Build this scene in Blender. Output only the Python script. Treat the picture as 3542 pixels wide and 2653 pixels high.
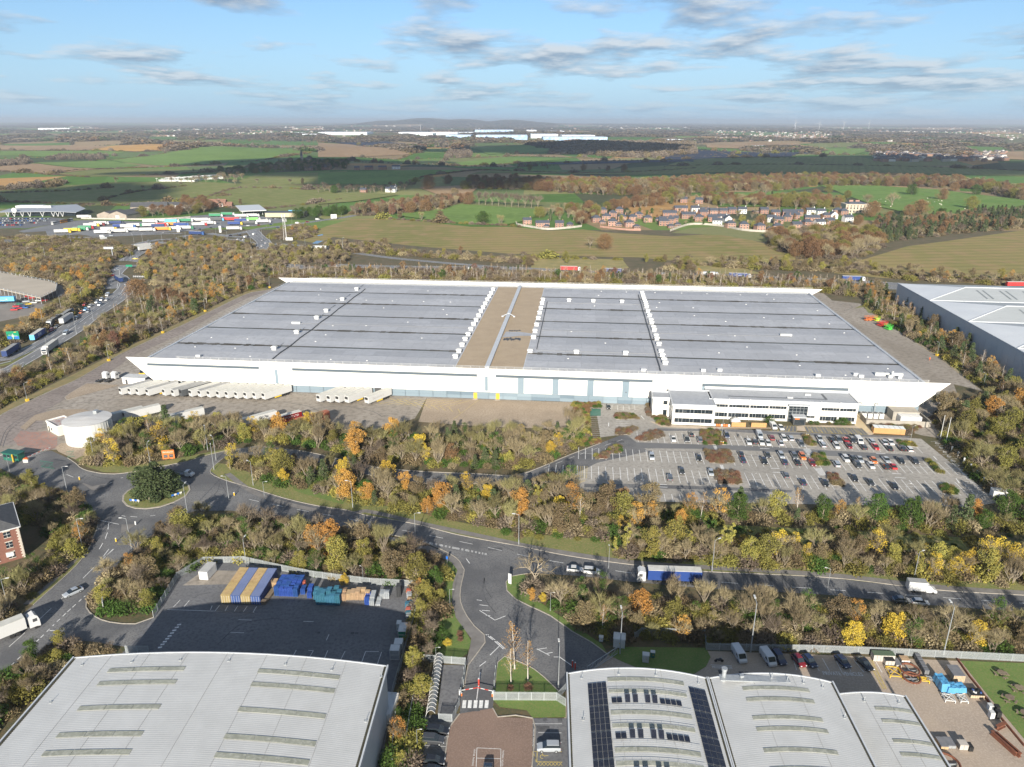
import bpy,math,random
from mathutils import Vector,Matrix,noise
from mathutils.geometry import delaunay_2d_cdt
R = random.Random(7)
rad = math.radians
for o in list(bpy.data.objects): bpy.data.objects.remove(o)
SC = bpy.context.scene
COL = SC.collection
# -- camera
CAM_H = 112.0; PITCH = 19.494
cd = bpy.data.cameras.new('camera'); cam = bpy.data.objects.new('camera',cd); COL.objects.link(cam)
cd.sensor_width = 36; cd.lens = 26.04; cd.clip_start = 1; cd.clip_end = 90000
cam.location = (0,0,CAM_H)
cam.rotation_euler = (Matrix.Rotation(rad(90 - PITCH),3,'X') @ Matrix.Rotation(0.002,3,'Z')).to_euler()
SC.camera = cam
# -- sky and sun
SUN_EL,SUN_AZ = 21.0,3.5           # shadows run away from the camera, 3.5 degrees to the right
W = bpy.data.worlds.new('World'); SC.world = W; W.use_nodes = True
nt = W.node_tree; N_ = nt.nodes; L_ = nt.links
for n in list(N_): N_.remove(n)
def nd(tree,t,**k):
	n = tree.nodes.new(t)
	for a,b in k.items(): setattr(n,a,b)
	return n
def val(n,i,v): n.inputs[i].default_value = v
out = nd(nt,'ShaderNodeOutputWorld'); bg = nd(nt,'ShaderNodeBackground'); sky = nd(nt,'ShaderNodeTexSky')
sky.sky_type = 'NISHITA'; sky.sun_disc = False; sky.sun_elevation = rad(SUN_EL); sky.sun_rotation = rad(180 + SUN_AZ)
sky.altitude = 100; sky.air_density = 1.0; sky.dust_density = 0.6; sky.ozone_density = 2.5
SKY_K = 0.082
val(bg,1,SKY_K)
tc = nd(nt,'ShaderNodeTexCoord'); sep = nd(nt,'ShaderNodeSeparateXYZ'); L_.new(tc.outputs['Generated'],sep.inputs[0])
def mth(tree,op,a,b=None,c=None,clamp=False):
	n = tree.nodes.new('ShaderNodeMath'); n.operation = op; n.use_clamp = clamp
	for i,v in enumerate((a,b,c)):
		if v is None: continue
		if isinstance(v,(int,float)): n.inputs[i].default_value = v
		else: tree.links.new(v,n.inputs[i])
	return n.outputs[0]
def ramp(tree,fac,stops,interp='LINEAR'):
	n = tree.nodes.new('ShaderNodeValToRGB'); cr = n.color_ramp; cr.interpolation = interp
	while len(cr.elements) < len(stops): cr.elements.new(0.5)
	for e,(p,c) in zip(cr.elements,stops):
		e.position = p; e.color = (c,c,c,1) if isinstance(c,(int,float)) else (*c,1)
	tree.links.new(fac,n.inputs[0]); return n.outputs[0]
def mixc(tree,fac,a,b,mode='MIX'):
	n = tree.nodes.new('ShaderNodeMix'); n.data_type = 'RGBA'; n.blend_type = mode
	for i,v in ((0,fac),(6,a),(7,b)):
		if isinstance(v,(int,float)): n.inputs[i].default_value = v
		elif isinstance(v,tuple): n.inputs[i].default_value = (*v,1)
		else: tree.links.new(v,n.inputs[i])
	return n.outputs[2]
def noisef(tree,vec,scale,detail=4,rough=.5,dist=0,dim='3D'):
	n = tree.nodes.new('ShaderNodeTexNoise'); n.noise_dimensions = dim
	if vec is not None: tree.links.new(vec,n.inputs['Vector'])
	n.inputs['Scale'].default_value = scale; n.inputs['Detail'].default_value = detail
	n.inputs['Roughness'].default_value = rough; n.inputs['Distortion'].default_value = dist
	return n.outputs[0]
# clouds: one deck about a kilometre up, seen in perspective all the way round
zc = mth(nt,'MAXIMUM',sep.outputs[2],0.0)
dz = mth(nt,'ADD',zc,0.085)
px = mth(nt,'DIVIDE',sep.outputs[0],dz); py = mth(nt,'DIVIDE',sep.outputs[1],dz)
cmb = nd(nt,'ShaderNodeCombineXYZ'); L_.new(px,cmb.inputs[0]); L_.new(mth(nt,'MULTIPLY',py,.8),cmb.inputs[1]); val(cmb,2,4.3)
n1 = noisef(nt,cmb.outputs[0],1.35,9,.55,.1)
n2 = noisef(nt,cmb.outputs[0],.45,2,.5)
# a shifted copy gives the clouds a lit top and a grey base
sh = nd(nt,'ShaderNodeVectorMath',operation='MULTIPLY'); L_.new(cmb.outputs[0],sh.inputs[0]); sh.inputs[1].default_value = (1,.965,1)
n1b = noisef(nt,sh.outputs[0],1.35,9,.55,.1)
dens = mth(nt,'ADD',mth(nt,'MULTIPLY',n1,.74),mth(nt,'MULTIPLY',n2,.26))
azb = mth(nt,'MULTIPLY',sep.outputs[0],.06)
dens = mth(nt,'ADD',dens,azb)
mask = ramp(nt,dens,[(.48,0),(.53,.45),(.585,.85),(.66,1)])
shade = mth(nt,'SUBTRACT',n1,n1b)
shade = mth(nt,'MULTIPLY_ADD',shade,7.0,.42,clamp=True)
ccol = mixc(nt,shade,(1.6,2.15,2.95),(4.7,5.0,5.3))
elev = ramp(nt,zc,[(0,1.0),(.035,.8),(.12,.3),(.3,0)])
skyc = mixc(nt,mth(nt,'MULTIPLY',elev,.72),sky.outputs[0],(5.1,6.3,7.3))
tint = mixc(nt,1.0,skyc,(.60,.75,.93),'MULTIPLY')
fade = ramp(nt,zc,[(0,.0),(.012,.35),(.05,.8),(.1,.95)])
full = mixc(nt,mth(nt,'MULTIPLY',mask,fade),tint,ccol)
L_.new(full,bg.inputs[0]); L_.new(bg.outputs[0],out.inputs[0])
sl = bpy.data.lights.new('sun','SUN'); so = bpy.data.objects.new('sun',sl); COL.objects.link(so)
sl.energy = 4.9; sl.angle = rad(.55); sl.color = (1,.93,.82)
a = rad(SUN_AZ); e = rad(SUN_EL)
so.rotation_euler = Vector((math.sin(a) * math.cos(e),math.cos(a) * math.cos(e),-math.sin(e))).to_track_quat('-Z','Y').to_euler()
so.location = (0,-200,400)
SC.view_settings.view_transform = 'Standard'; SC.view_settings.look = 'None'; SC.view_settings.gamma = 1
SC.view_settings.use_curve_mapping = False; SC.view_settings.exposure = 0.85
SC.cycles.max_bounces = 5; SC.cycles.diffuse_bounces = 2; SC.cycles.glossy_bounces = 2; SC.cycles.volume_bounces = 0
SC.cycles.transparent_max_bounces = 8
# -- survey: where a line of sight meets the ground
FF = 1600 * 1.60127; CX,CY = 1771,1326.5; TH = rad(PITCH); ROLL = .002
VW = {'D': (0,0,1 / 1.60127),'A': (0,380,1.8433),'B': (1100,380,1.7015),'C': (2300,380,1.7810),'E': (900,900,1.8433),
	  'F': (2000,900,1.4345),'G': (0,900,2.071),'1': (0,1400,1.8433),'2': (1100,1300,1.8433),'3': (2200,1300,1.8433),
	  '4': (2200,1750,1.6483),'5': (0,2000,1.58),'6': (1300,1850,2.064),'O': (2230,1320,2.1686),'L': (400,950,3.16),
	  'S': (0,640,3.16),'T': (500,640,3.16),'H': (1950,680,2.1067),'P': (740,1930,3.0722),'Q': (3000,2200,3.6587),
	  'R': (3000,980,2.345),'K': (0,1000,4.608),'J': (0,1480,3.16),'N': (0,1900,4.142)}
def smooth(a,b,x):
	t = min(1,max(0,(x - a) / (b - a))); return t * t * (3 - 2 * t)
def hgt(x,y):
	if y < 800: return 0.0
	k = smooth(800,1900,y) * (1 - .75 * smooth(6000,12000,y))
	h = k * (7 * math.sin(x / 310 + y / 520) + 6 * math.sin(y / 270 - x / 700 + 1.3) + 4 * math.sin(x / 150 + y / 190))
	if y > 12000:
		r = 135 * math.exp(-((y - 20000) / 3200) ** 2) * smooth(-4200,-2800,x) * (1 - smooth(-700,1900,x))
		h += r * (1 + .16 * math.sin(x / 420) + .12 * math.sin(x / 170 + 2)) + 16 * math.exp(-((y - 24000) / 3000) ** 2) * (1 + math.sin(x / 2600 + .6))
	return h
def ray(v,x,y):
	a,b,s = VW[v]; X = a + x / s - CX; Y = CY - (b + y / s); c,n = math.cos(ROLL),math.sin(ROLL); X,Y = c * X - n * Y,n * X + c * Y
	return (X,FF * math.cos(TH) + Y * math.sin(TH),-FF * math.sin(TH) + Y * math.cos(TH))
def at(v,x,y,z=0):
	d = ray(v,x,y); t = (z - CAM_H) / d[2]; return (d[0] * t,d[1] * t)
def far(v,x,y):
	d = ray(v,x,y)
	if d[2] >= -1: d = (d[0],d[1],-1)
	t = (0 - CAM_H) / d[2]
	if d[1] * t < 780: return (d[0] * t,d[1] * t)
	yy = 760.0
	while yy < 29000:
		t = yy / d[1]
		if CAM_H + d[2] * t <= hgt(d[0] * t,yy): break
		yy *= 1.003
	return (d[0] * t,d[1] * t)
def pts(s,z=0,v='D'):
	""" 'x,y x,y ...' -> ground points"""
	r = []
	for q in s.split():
		if ':' in q: v,q = q.split(':')
		x,y = q.split(','); r.append(at(v,float(x),float(y),z))
	return r
def fpts(s,v='D'):
	r = []
	for q in s.split():
		if ':' in q: v,q = q.split(':')
		x,y = q.split(','); r.append(far(v,float(x),float(y)))
	return r
def scr(x,y,z=0):
	"""screen x of a place, used only to word the labels from left to right"""
	d = y * math.cos(TH) + (CAM_H - z) * math.sin(TH); return x / max(d,1)
AL = rad(-5.45); UU = (math.cos(AL),math.sin(AL)); NN = (-UU[1],UU[0]); OO = at('D',272,772,13.5)
def BL(u,v): return (OO[0] + u * UU[0] + v * NN[0],OO[1] + u * UU[1] + v * NN[1])
def uv(p):
	dx,dy = p[0] - OO[0],p[1] - OO[1]; return (dx * UU[0] + dy * UU[1],dx * NN[0] + dy * NN[1])
# -- materials
MATS = {}
def lin(c): return tuple(1.5 * (((x / 255) + .055) / 1.055) ** 2.4 for x in c)
def mat(name,c1,c2=None,c3=None,s=1.0,s2=None,rough=.8,metal=0,bump=0,bs=None,lo=.35,hi=.65,rnd=0,streak=None,emit=None,spec=None,coat=0,det=6,lines=None):
	"""procedural material: large patches c1/c2, a second finer layer c3, roughness, bump"""
	if name in MATS: return MATS[name]
	m = bpy.data.materials.new(name); m.use_nodes = True; t = m.node_tree; b = t.nodes['Principled BSDF']
	b.inputs['Roughness'].default_value = rough; b.inputs['Metallic'].default_value = metal
	if spec is not None: b.inputs['Specular IOR Level'].default_value = spec
	if coat: b.inputs['Coat Weight'].default_value = coat; b.inputs['Coat Roughness'].default_value = .08
	tcn = t.nodes.new('ShaderNodeTexCoord'); vec = tcn.outputs['Object']
	if streak:
		mp = t.nodes.new('ShaderNodeMapping'); t.links.new(vec,mp.inputs[0]); mp.inputs['Rotation'].default_value = (0,0,streak[0]); mp.inputs['Scale'].default_value = streak[1]; vec = mp.outputs[0]
	col = None
	if c2 is not None:
		f = noisef(t,vec,s,det,.55); f = ramp(t,f,[(lo,0),(hi,1)])
		col = mixc(t,f,tuple(c1),tuple(c2))
		if c3 is not None:
			f2 = noisef(t,tcn.outputs['Object'],s2 or s * 6,5,.6); f2 = ramp(t,f2,[(.45,0),(.7,1)])
			col = mixc(t,f2,col,tuple(c3))
	if lines:   # drilled crop lines and tramlines
		wv = t.nodes.new('ShaderNodeTexWave'); mp2 = t.nodes.new('ShaderNodeMapping'); mp2.inputs['Rotation'].default_value = (0,0,lines[0]); t.links.new(tcn.outputs['Object'],mp2.inputs[0]); t.links.new(mp2.outputs[0],wv.inputs['Vector']); wv.inputs['Scale'].default_value = lines[1]; wv.inputs['Distortion'].default_value = 1.2; wv.inputs['Detail Scale'].default_value = .2
		col = mixc(t,1.0,col,ramp(t,wv.outputs['Fac'],[(.0,1 - lines[2]),(.5,1.0)]),'MULTIPLY')
	if rnd:
		oi = t.nodes.new('ShaderNodeObjectInfo'); hs = t.nodes.new('ShaderNodeHueSaturation')
		v = mth(t,'MULTIPLY_ADD',oi.outputs['Random'],rnd * 2,1 - rnd)
		t.links.new(v,hs.inputs['Value']); h = mth(t,'MULTIPLY_ADD',oi.outputs['Random'],.016,.492); t.links.new(h,hs.inputs['Hue'])
		if col is None: hs.inputs['Color'].default_value = (*c1,1)
		else: t.links.new(col,hs.inputs['Color'])
		col = hs.outputs[0]
	if col is None: b.inputs['Base Color'].default_value = (*c1,1)
	else: t.links.new(col,b.inputs['Base Color'])
	if bump:
		bn = t.nodes.new('ShaderNodeBump'); bn.inputs['Strength'].default_value = bump; bn.inputs['Distance'].default_value = .1
		t.links.new(noisef(t,tcn.outputs['Object'],bs or s * 8,4,.6),bn.inputs['Height']); t.links.new(bn.outputs[0],b.inputs['Normal'])
	if emit: b.inputs['Emission Color'].default_value = (*c1,1); b.inputs['Emission Strength'].default_value = emit
	MATS[name] = m; return m
def gm(name,*c,**k): return mat(name,*[tuple(min(.6,v * 1.38) for v in q) for q in c],**k)
# -- mesh building
class MB:
	def __init__(s): s.v = []; s.f = []; s.m = []
	def add(s,vs,fs,mi=0):
		n = len(s.v); s.v += [tuple(p) for p in vs]; s.f += [tuple(i + n for i in f) for f in fs]; s.m += [mi] * len(fs); return s
	def box(s,x,y,z,sx,sy,sz,rot=0,mi=0,taper=1.0):
		"""centre x,y; bottom z; full sizes"""
		c,n = math.cos(rot),math.sin(rot); vs = []
		for k,(zz,tp) in enumerate(((z,1),(z + sz,taper))):
			for a,b in ((-1,-1),(1,-1),(1,1),(-1,1)):
				px,py = a * sx / 2 * tp,b * sy / 2 * tp; vs.append((x + px * c - py * n,y + px * n + py * c,zz))
		return s.add(vs,[(3,2,1,0),(4,5,6,7),(0,1,5,4),(1,2,6,5),(2,3,7,6),(3,0,4,7)],mi)
	def prism(s,poly,z0,z1,mi=0):
		n = len(poly); ar = sum(poly[i][0] * poly[(i + 1) % n][1] - poly[(i + 1) % n][0] * poly[i][1] for i in range(n))
		if ar < 0: poly = poly[::-1]
		vs = [(p[0],p[1],z0) for p in poly] + [(p[0],p[1],z1) for p in poly]
		return s.add(vs,[tuple(range(n - 1,-1,-1)),tuple(range(n,2 * n))] + [(i,(i + 1) % n,n + (i + 1) % n,n + i) for i in range(n)],mi)
	def tube(s,p0,p1,r0,r1=None,n=6,mi=0,cap=True):
		p0,p1 = Vector(p0),Vector(p1); d = (p1 - p0)
		if d.length < 1e-6: return s
		d.normalize(); a = d.orthogonal().normalized(); b = d.cross(a); r1 = r0 if r1 is None else r1
		vs = [p0 + (a * math.cos(2 * math.pi * i / n) + b * math.sin(2 * math.pi * i / n)) * r0 for i in range(n)] + [p1 + (a * math.cos(2 * math.pi * i / n) + b * math.sin(2 * math.pi * i / n)) * r1 for i in range(n)]
		fs = [(i,(i + 1) % n,n + (i + 1) % n,n + i) for i in range(n)]
		if cap: fs += [tuple(range(n - 1,-1,-1)),tuple(range(n,2 * n))]
		return s.add(vs,fs,mi)
	def loft(s,secs,mi=0,caps=True):
		n = len(secs[0]); vs = [p for q in secs for p in q]; fs = []
		for k in range(len(secs) - 1):
			for i in range(n): j = (i + 1) % n; fs.append((k * n + i,k * n + j,(k + 1) * n + j,(k + 1) * n + i))
		if caps: fs += [tuple(range(n - 1,-1,-1)),tuple((len(secs) - 1) * n + i for i in range(n))]
		return s.add(vs,fs,mi)
	def quad(s,a,b,c,d,mi=0): return s.add([a,b,c,d],[(0,1,2,3)],mi)
	def mesh(s,name,mats,smooth_=False):
		me = bpy.data.meshes.new(name); me.from_pydata(s.v,[],s.f)
		for m in (mats if isinstance(mats,(list,tuple)) else [mats]): me.materials.append(m)
		if any(s.m): me.polygons.foreach_set('material_index',s.m)
		if smooth_: me.polygons.foreach_set('use_smooth',[True] * len(s.f))
		me.update(); return me
	def build(s,name,mats,parent=None,smooth_=False,**props):
		o = bpy.data.objects.new(name,s.mesh(name,mats,smooth_)); COL.objects.link(o); o.parent = parent
		for k,v in props.items(): o[k] = v
		return o
def link(name,me,parent=None,loc=None,rz=0,**props):
	o = bpy.data.objects.new(name,me); COL.objects.link(o); o.parent = parent
	if loc: o.location = loc
	if rz: o.rotation_euler[2] = rz
	for k,v in props.items(): o[k] = v
	return o
def thing(name,label,cat,loc=(0,0,0),rz=0,group=None):
	o = bpy.data.objects.new(name,None); COL.objects.link(o); o.location = loc if len(loc) == 3 else (*loc,0); o.rotation_euler[2] = rz
	o.empty_display_size = .5; o['label'] = label; o['category'] = cat
	if group: o['group'] = group
	return o
def tag(o,label,cat,group=None):
	o['label'] = label; o['category'] = cat
	if group: o['group'] = group
	return o
def kids(o): return o.children
def dup(o,loc,rz=0,label=None,group=None,sc=None,mats=None,zr=None):
	"""copy a thing with its parts and sub-parts; mats replaces one material of the body by another"""
	def cp(src,par):
		c = src.copy(); COL.objects.link(c); c.parent = par
		if mats and src.data is not None and hasattr(src.data,'materials'):
			for i,sl_ in enumerate(c.material_slots):
				nm = mats.get(sl_.material)
				if nm: sl_.link = 'OBJECT'; sl_.material = nm
		for ch in src.children: cp(ch,c)
		return c
	r = cp(o,None); r.location = loc if len(loc) == 3 else (*loc,0); r.rotation_euler[2] = rz
	if label: r['label'] = label
	if group: r['group'] = group
	if sc: r.scale = (sc,sc,sc) if isinstance(sc,(int,float)) else sc
	return r
def drop(o):
	for c in list(o.children): drop(c)
	bpy.data.objects.remove(o)
ORD = ['first','second','third','fourth','fifth','sixth','seventh','eighth','ninth','tenth','eleventh','twelfth']
def ordn(i):
	if i < 12: return ORD[i]
	n = i + 1; return '%d%s' % (n,{1: 'st',2: 'nd',3: 'rd'}.get(n % 10,'th') if n % 100 not in (11,12,13) else 'th')
def relabel(items):
	"""items: (object, phrase, where). Phrases that occur more than once get their place from the left."""
	d = {}
	for o,ph,wh in items: d.setdefault((ph,wh),[]).append(o)
	for (ph,wh),os_ in d.items():
		os_.sort(key=lambda o: scr(o.location.x,o.location.y))
		for i,o in enumerate(os_):
			if len(os_) == 1: o['label'] = '%s %s' % (ph,wh)
			elif i == len(os_) - 1 and len(os_) > 2: o['label'] = 'rightmost %s %s' % (ph,wh)
			else: o['label'] = '%s %s from left %s' % (ordn(i),ph,wh)
def inpoly(p,poly):
	x,y = p[0],p[1]; r = False; j = len(poly) - 1
	for i in range(len(poly)):
		xi,yi = poly[i][0],poly[i][1]; xj,yj = poly[j][0],poly[j][1]
		if (yi > y) != (yj > y) and x < (xj - xi) * (y - yi) / (yj - yi) + xi: r = not r
		j = i
	return r
def sheet(name,poly,z,m,**props):
	mb = MB(); n = len(poly); ar = sum(poly[i][0] * poly[(i + 1) % n][1] - poly[(i + 1) % n][0] * poly[i][1] for i in range(n))
	if ar < 0: poly = poly[::-1]
	mb.add([(p[0],p[1],z) for p in poly],[tuple(range(n))]); props.setdefault('kind','structure')
	return mb.build(name,m,**props)
def strip(mb,line,w,z,mi=0,h=0):
	"""a band of width w along a polyline (paint, kerb or path); h gives it a height"""
	n = len(line); L = []; Rr = []
	for i in range(n):
		a = Vector(line[max(0,i - 1)][:2]); b = Vector(line[min(n - 1,i + 1)][:2]); d = (b - a)
		if d.length < 1e-6: d = Vector((1,0))
		d.normalize(); p = Vector(line[i][:2]); q = Vector((-d.y,d.x)) * w / 2
		L.append(p + q); Rr.append(p - q)
	if not h:
		vs = [(p.x,p.y,z) for p in L] + [(p.x,p.y,z) for p in Rr]; mb.add(vs,[(n + i,n + i + 1,i + 1,i) for i in range(n - 1)],mi)
	else:
		mb.loft([[(Rr[i].x,Rr[i].y,z),(L[i].x,L[i].y,z),(L[i].x,L[i].y,z + h),(Rr[i].x,Rr[i].y,z + h)] for i in range(n)],mi)
def rsmp(line,step):
	"""resample a polyline through a smooth curve"""
	P = [Vector(p[:2]) for p in line]; out_ = []
	for i in range(len(P) - 1):
		p0 = P[max(0,i - 1)]; p1 = P[i]; p2 = P[i + 1]; p3 = P[min(len(P) - 1,i + 2)]
		k = max(1,int((p2 - p1).length / step))
		for j in range(k):
			t = j / k; out_.append(.5 * ((2 * p1) + (p2 - p0) * t + (2 * p0 - 5 * p1 + 4 * p2 - p3) * t * t + (3 * p1 - p0 - 3 * p2 + p3) * t ** 3))
	out_.append(P[-1]); return [(p.x,p.y) for p in out_]
def dashes(mb,line,w,z,on,off,mi=0):
	L = rsmp(line,.5); acc = 0; cur = []
	for i in range(1,len(L)):
		d = math.dist(L[i],L[i - 1]); acc += d
		if acc % (on + off) < on: cur = cur or [L[i - 1]]; cur.append(L[i])
		elif cur:
			if len(cur) > 1: strip(mb,[cur[0],cur[-1]],w,z,mi)
			cur = []
_font = None
def text(name,s,size,m,parent=None,mw=None,depth=.004,align='CENTER',**props):
	cu = bpy.data.curves.new('t','FONT'); cu.body = s; cu.size = size; cu.align_x = align; cu.align_y = 'CENTER'; cu.extrude = depth; cu.resolution_u = 2
	o = bpy.data.objects.new('t',cu); COL.objects.link(o); dg = bpy.context.evaluated_depsgraph_get()
	me = bpy.data.meshes.new_from_object(o.evaluated_get(dg)); bpy.data.objects.remove(o); bpy.data.curves.remove(cu)
	me.materials.clear(); me.materials.append(m)
	r = link(name,me,parent,**props)
	if mw is not None: r.matrix_local = mw
	return r
def frame(o,ex,ey):
	"""matrix whose local x runs along ex and local y along ey"""
	ex = Vector(ex).normalized(); ey = Vector(ey).normalized(); ez = ex.cross(ey)
	return Matrix(((ex.x,ey.x,ez.x,o[0]),(ex.y,ey.y,ez.y,o[1]),(ex.z,ey.z,ez.z,o[2]),(0,0,0,1)))

# -- materials
ASPH = gm('asphalt',(.088,.089,.093),(.15,.149,.148),(.07,.07,.074),s=.07,lo=.4,hi=.6,s2=2.2,rough=.9,bump=.3,bs=9,spec=.25)
ASPHD = gm('asphalt_dark',(.105,.107,.113),(.14,.141,.146),(.08,.08,.086),s=.1,s2=1.4,rough=.9,bump=.3,bs=9,spec=.25)
ASPHO = gm('asphalt_car_park',(.235,.22,.197),(.30,.28,.25),(.18,.168,.152),s=.05,s2=.8,rough=.92,spec=.2)
APRON = gm('concrete_apron',(.205,.18,.15),(.285,.255,.22),(.15,.13,.108),s=.045,s2=.5,rough=.9,spec=.2,streak=(.1,(1,.35,1)))
DIRT = gm('gravel_dirt',(.235,.185,.135),(.30,.24,.18),(.18,.14,.095),s=.08,s2=1.5,rough=.97,bump=.5,bs=3)
BRICKP = gm('brick_paving',(.175,.12,.092),(.145,.10,.078),(.21,.15,.12),s=.15,s2=3,rough=.9)
BRICKY = gm('brick_paving_yard',(.295,.238,.185),(.24,.195,.155),(.34,.28,.225),s=.1,s2=2.5,rough=.9)
GRASS = gm('grass',(.09,.12,.03),(.15,.15,.05),(.20,.16,.07),s=.15,s2=1.7,rough=.95,bump=.8,bs=5,lo=.3,hi=.7)
LAWN = gm('lawn',(.07,.125,.025),(.10,.15,.035),(.14,.145,.05),s=.2,s2=2.5,rough=.95,bump=.8,bs=6)
LITTER = mat('woodland_floor',(.06,.07,.028),(.13,.10,.055),(.15,.10,.05),s=.12,s2=1.3,rough=.97,bump=.8,bs=3)
KERB = mat('kerb_stone',(.42,.38,.32),(.32,.29,.25),s=1.5,rough=.9)
WHITE = mat('road_paint_white',(.85,.85,.83),(.6,.6,.59),s=1.2,rough=.8)
YELL = mat('road_paint_yellow',(.62,.47,.13),(.42,.34,.13),s=1.5,rough=.8)
PATH = gm('footpath',(.12,.112,.105),(.16,.15,.14),s=.4,rough=.92)
STEEL = mat('galvanised_steel',(.42,.44,.45),(.34,.36,.37),s=2,rough=.45,metal=.35)
GLASS = mat('dark_glass',(.02,.028,.035),rough=.08,spec=.8)
BLACK = mat('black_rubber',(.018,.018,.018),rough=.8)
WHITEP = mat('white_cladding',(.74,.715,.66),(.70,.68,.635),s=.06,rough=.5)
BLUEP = mat('blue_grey_cladding',(.17,.225,.265),(.20,.255,.295),s=.05,rough=.5)
DKTRIM = mat('dark_trim',(.06,.062,.065),rough=.5)
YPAINT = mat('yellow_paint',(.62,.41,.04),rough=.5)
WPAINT = mat('white_paint',(.60,.60,.59),rough=.4)
RPAINT = mat('red_paint',(.55,.05,.03),rough=.5)
GPAINT = mat('green_paint',(.02,.13,.09),rough=.5)
ORANGE = mat('orange_paint',(.62,.17,.04),rough=.5)
# -- ground as fields, out to the horizon
FPAL = [lin(c) for c in ((92,110,58),(78,104,52),(112,112,72),(122,106,80),(70,96,44),(100,104,66),(130,112,84),(84,98,60),(86,86,62),(60,70,46),(66,70,50),(150,118,76))]
FM = []
for i,c in enumerate(FPAL):
	FM.append(mat('field_%s' % ('meadow','pasture','stubble','plough','winter_wheat','grazing','bare_soil','rough_grass','fallow','wooded','copse','straw')[i],tuple(x * 1.0 for x in c),tuple(x * .82 for x in c),tuple(x * 1.12 for x in c),s=.004,s2=.03,rough=1,spec=.1,streak=(.5 + i,(1,.3,1))))
mb = MB()
ys = [820.0]
while ys[-1] < 31000: ys.append(ys[-1] * (1.105 if ys[-1] < 9000 else 1.17))
NX = 34; grid = []
for j,y in enumerate(ys):
	row = []
	for i in range(NX + 1):
		k = (i / NX - .5) * 2; jx = 0 if i in (0,NX) else R.uniform(-.33,.33) / NX * 2; jy = R.uniform(-.3,.3) * .09 * y if 0 < j < len(ys) - 1 else 0
		row.append(((k + jx) * (y * .95 + 500),y + jy))
	grid.append(row)
SUB = 5; hedge_lines = []; wood_cells = []
for j in range(len(ys) - 1):
	for i in range(NX):
		a,b,c,d = grid[j][i],grid[j][i + 1],grid[j + 1][i + 1],grid[j + 1][i]
		y = ys[j]; w = R.random() < (.12 if y < 3000 else .34 if y < 9000 else .5)
		mi = R.choice((9,10)) if w else R.choice((0,1,2,3,4,5,6,7,8,4,1,11))
		vs = []
		for q in range(SUB + 1):
			for p in range(SUB + 1):
				u,v = p / SUB,q / SUB
				X = (a[0] * (1 - u) + b[0] * u) * (1 - v) + (d[0] * (1 - u) + c[0] * u) * v; Y = (a[1] * (1 - u) + b[1] * u) * (1 - v) + (d[1] * (1 - u) + c[1] * u) * v
				vs.append((X,Y,hgt(X,Y)))
		mb.add(vs,[(q * (SUB + 1) + p,q * (SUB + 1) + p + 1,(q + 1) * (SUB + 1) + p + 1,(q + 1) * (SUB + 1) + p) for q in range(SUB) for p in range(SUB)],mi)
		if w: wood_cells.append((a,b,c,d,y))
		if R.random() < .85: hedge_lines.append((a,b,y))
		if R.random() < .7: hedge_lines.append((a,d,y))
me = mb.mesh('terrain',FM,True); terr = link('terrain',me,kind='structure')
# weld the field corners so the sheet is one surface
import bmesh
bm = bmesh.new(); bm.from_mesh(me); bmesh.ops.remove_doubles(bm,verts=bm.verts,dist=.05); bm.to_mesh(me); bm.free()
sheet('ground',[(-1300,-400),(1300,-400),(1300,grid[0][NX][1]),*[(p[0],p[1]) for p in grid[0][::-1]],(-1300,grid[0][0][1])],0.0,LITTER)
sheet('distant_ground',[(-60000,-20000),(60000,-20000),(60000,60000),(-60000,60000)],-14.0,FM[9])
FIELDS = []
def field(name,poly,mi,off=.35,step=40):
	"""a field draped over the rolling terrain"""
	m = FM[mi] if isinstance(mi,int) else mi
	ys_ = [p[1] for p in poly]; xs = [p[0] for p in poly]; step = max(step,(max(ys_) - min(ys_)) / 45,(max(xs) - min(xs)) / 45)
	P = []
	for i in range(len(poly)):
		a,b = poly[i],poly[(i + 1) % len(poly)]; k = max(1,int(math.dist(a,b) / step))
		P += [(a[0] + (b[0] - a[0]) * t / k,a[1] + (b[1] - a[1]) * t / k) for t in range(k)]
	n = len(P); inner = []
	y = min(ys_) + step / 2
	while y < max(ys_):
		x = min(xs) + step / 2
		while x < max(xs):
			if inpoly((x,y),poly): inner.append((x,y))
			x += step
		y += step
	vo,eo,fo,_,_,_ = delaunay_2d_cdt([Vector(p) for p in P + inner],[(i,(i + 1) % n) for i in range(n)],[],1,.01)
	mb = MB(); mb.add([(v.x,v.y,hgt(v.x,v.y) + off * max(1,v.y / 1500)) for v in vo],[tuple(f) for f in fo])
	o = mb.build(name,m,smooth_=True,kind='structure'); FIELDS.append(poly); return o
G1 = mat('field_green_bright',lin((94,116,58)),lin((82,102,52)),lin((102,120,66)),s=.01,s2=.1,rough=1,spec=.1)
G2 = mat('field_green_olive',lin((108,112,66)),lin((94,100,56)),lin((116,112,76)),s=.008,s2=.06,rough=1,spec=.1,streak=(.3,(1,.2,1)),lines=(.4,.02,.12))
G3 = mat('field_winter_crop',lin((126,114,76)),lin((106,104,62)),lin((132,112,82)),s=.006,s2=.05,rough=1,spec=.1,streak=(.2,(1,.12,1)),lines=(1.45,.022,.16))
S1 = mat('field_ploughed',lin((134,112,86)),lin((118,96,74)),lin((142,122,94)),s=.008,s2=.05,rough=1,spec=.1,streak=(.2,(1,.15,1)))
S2 = mat('field_stubble_gold',lin((168,132,78)),lin((150,116,70)),s=.01,rough=1,spec=.1)
PK = mat('parkland_grass',lin((84,112,52)),lin((98,116,62)),lin((76,98,46)),s=.01,s2=.08,rough=1,spec=.1)
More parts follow.
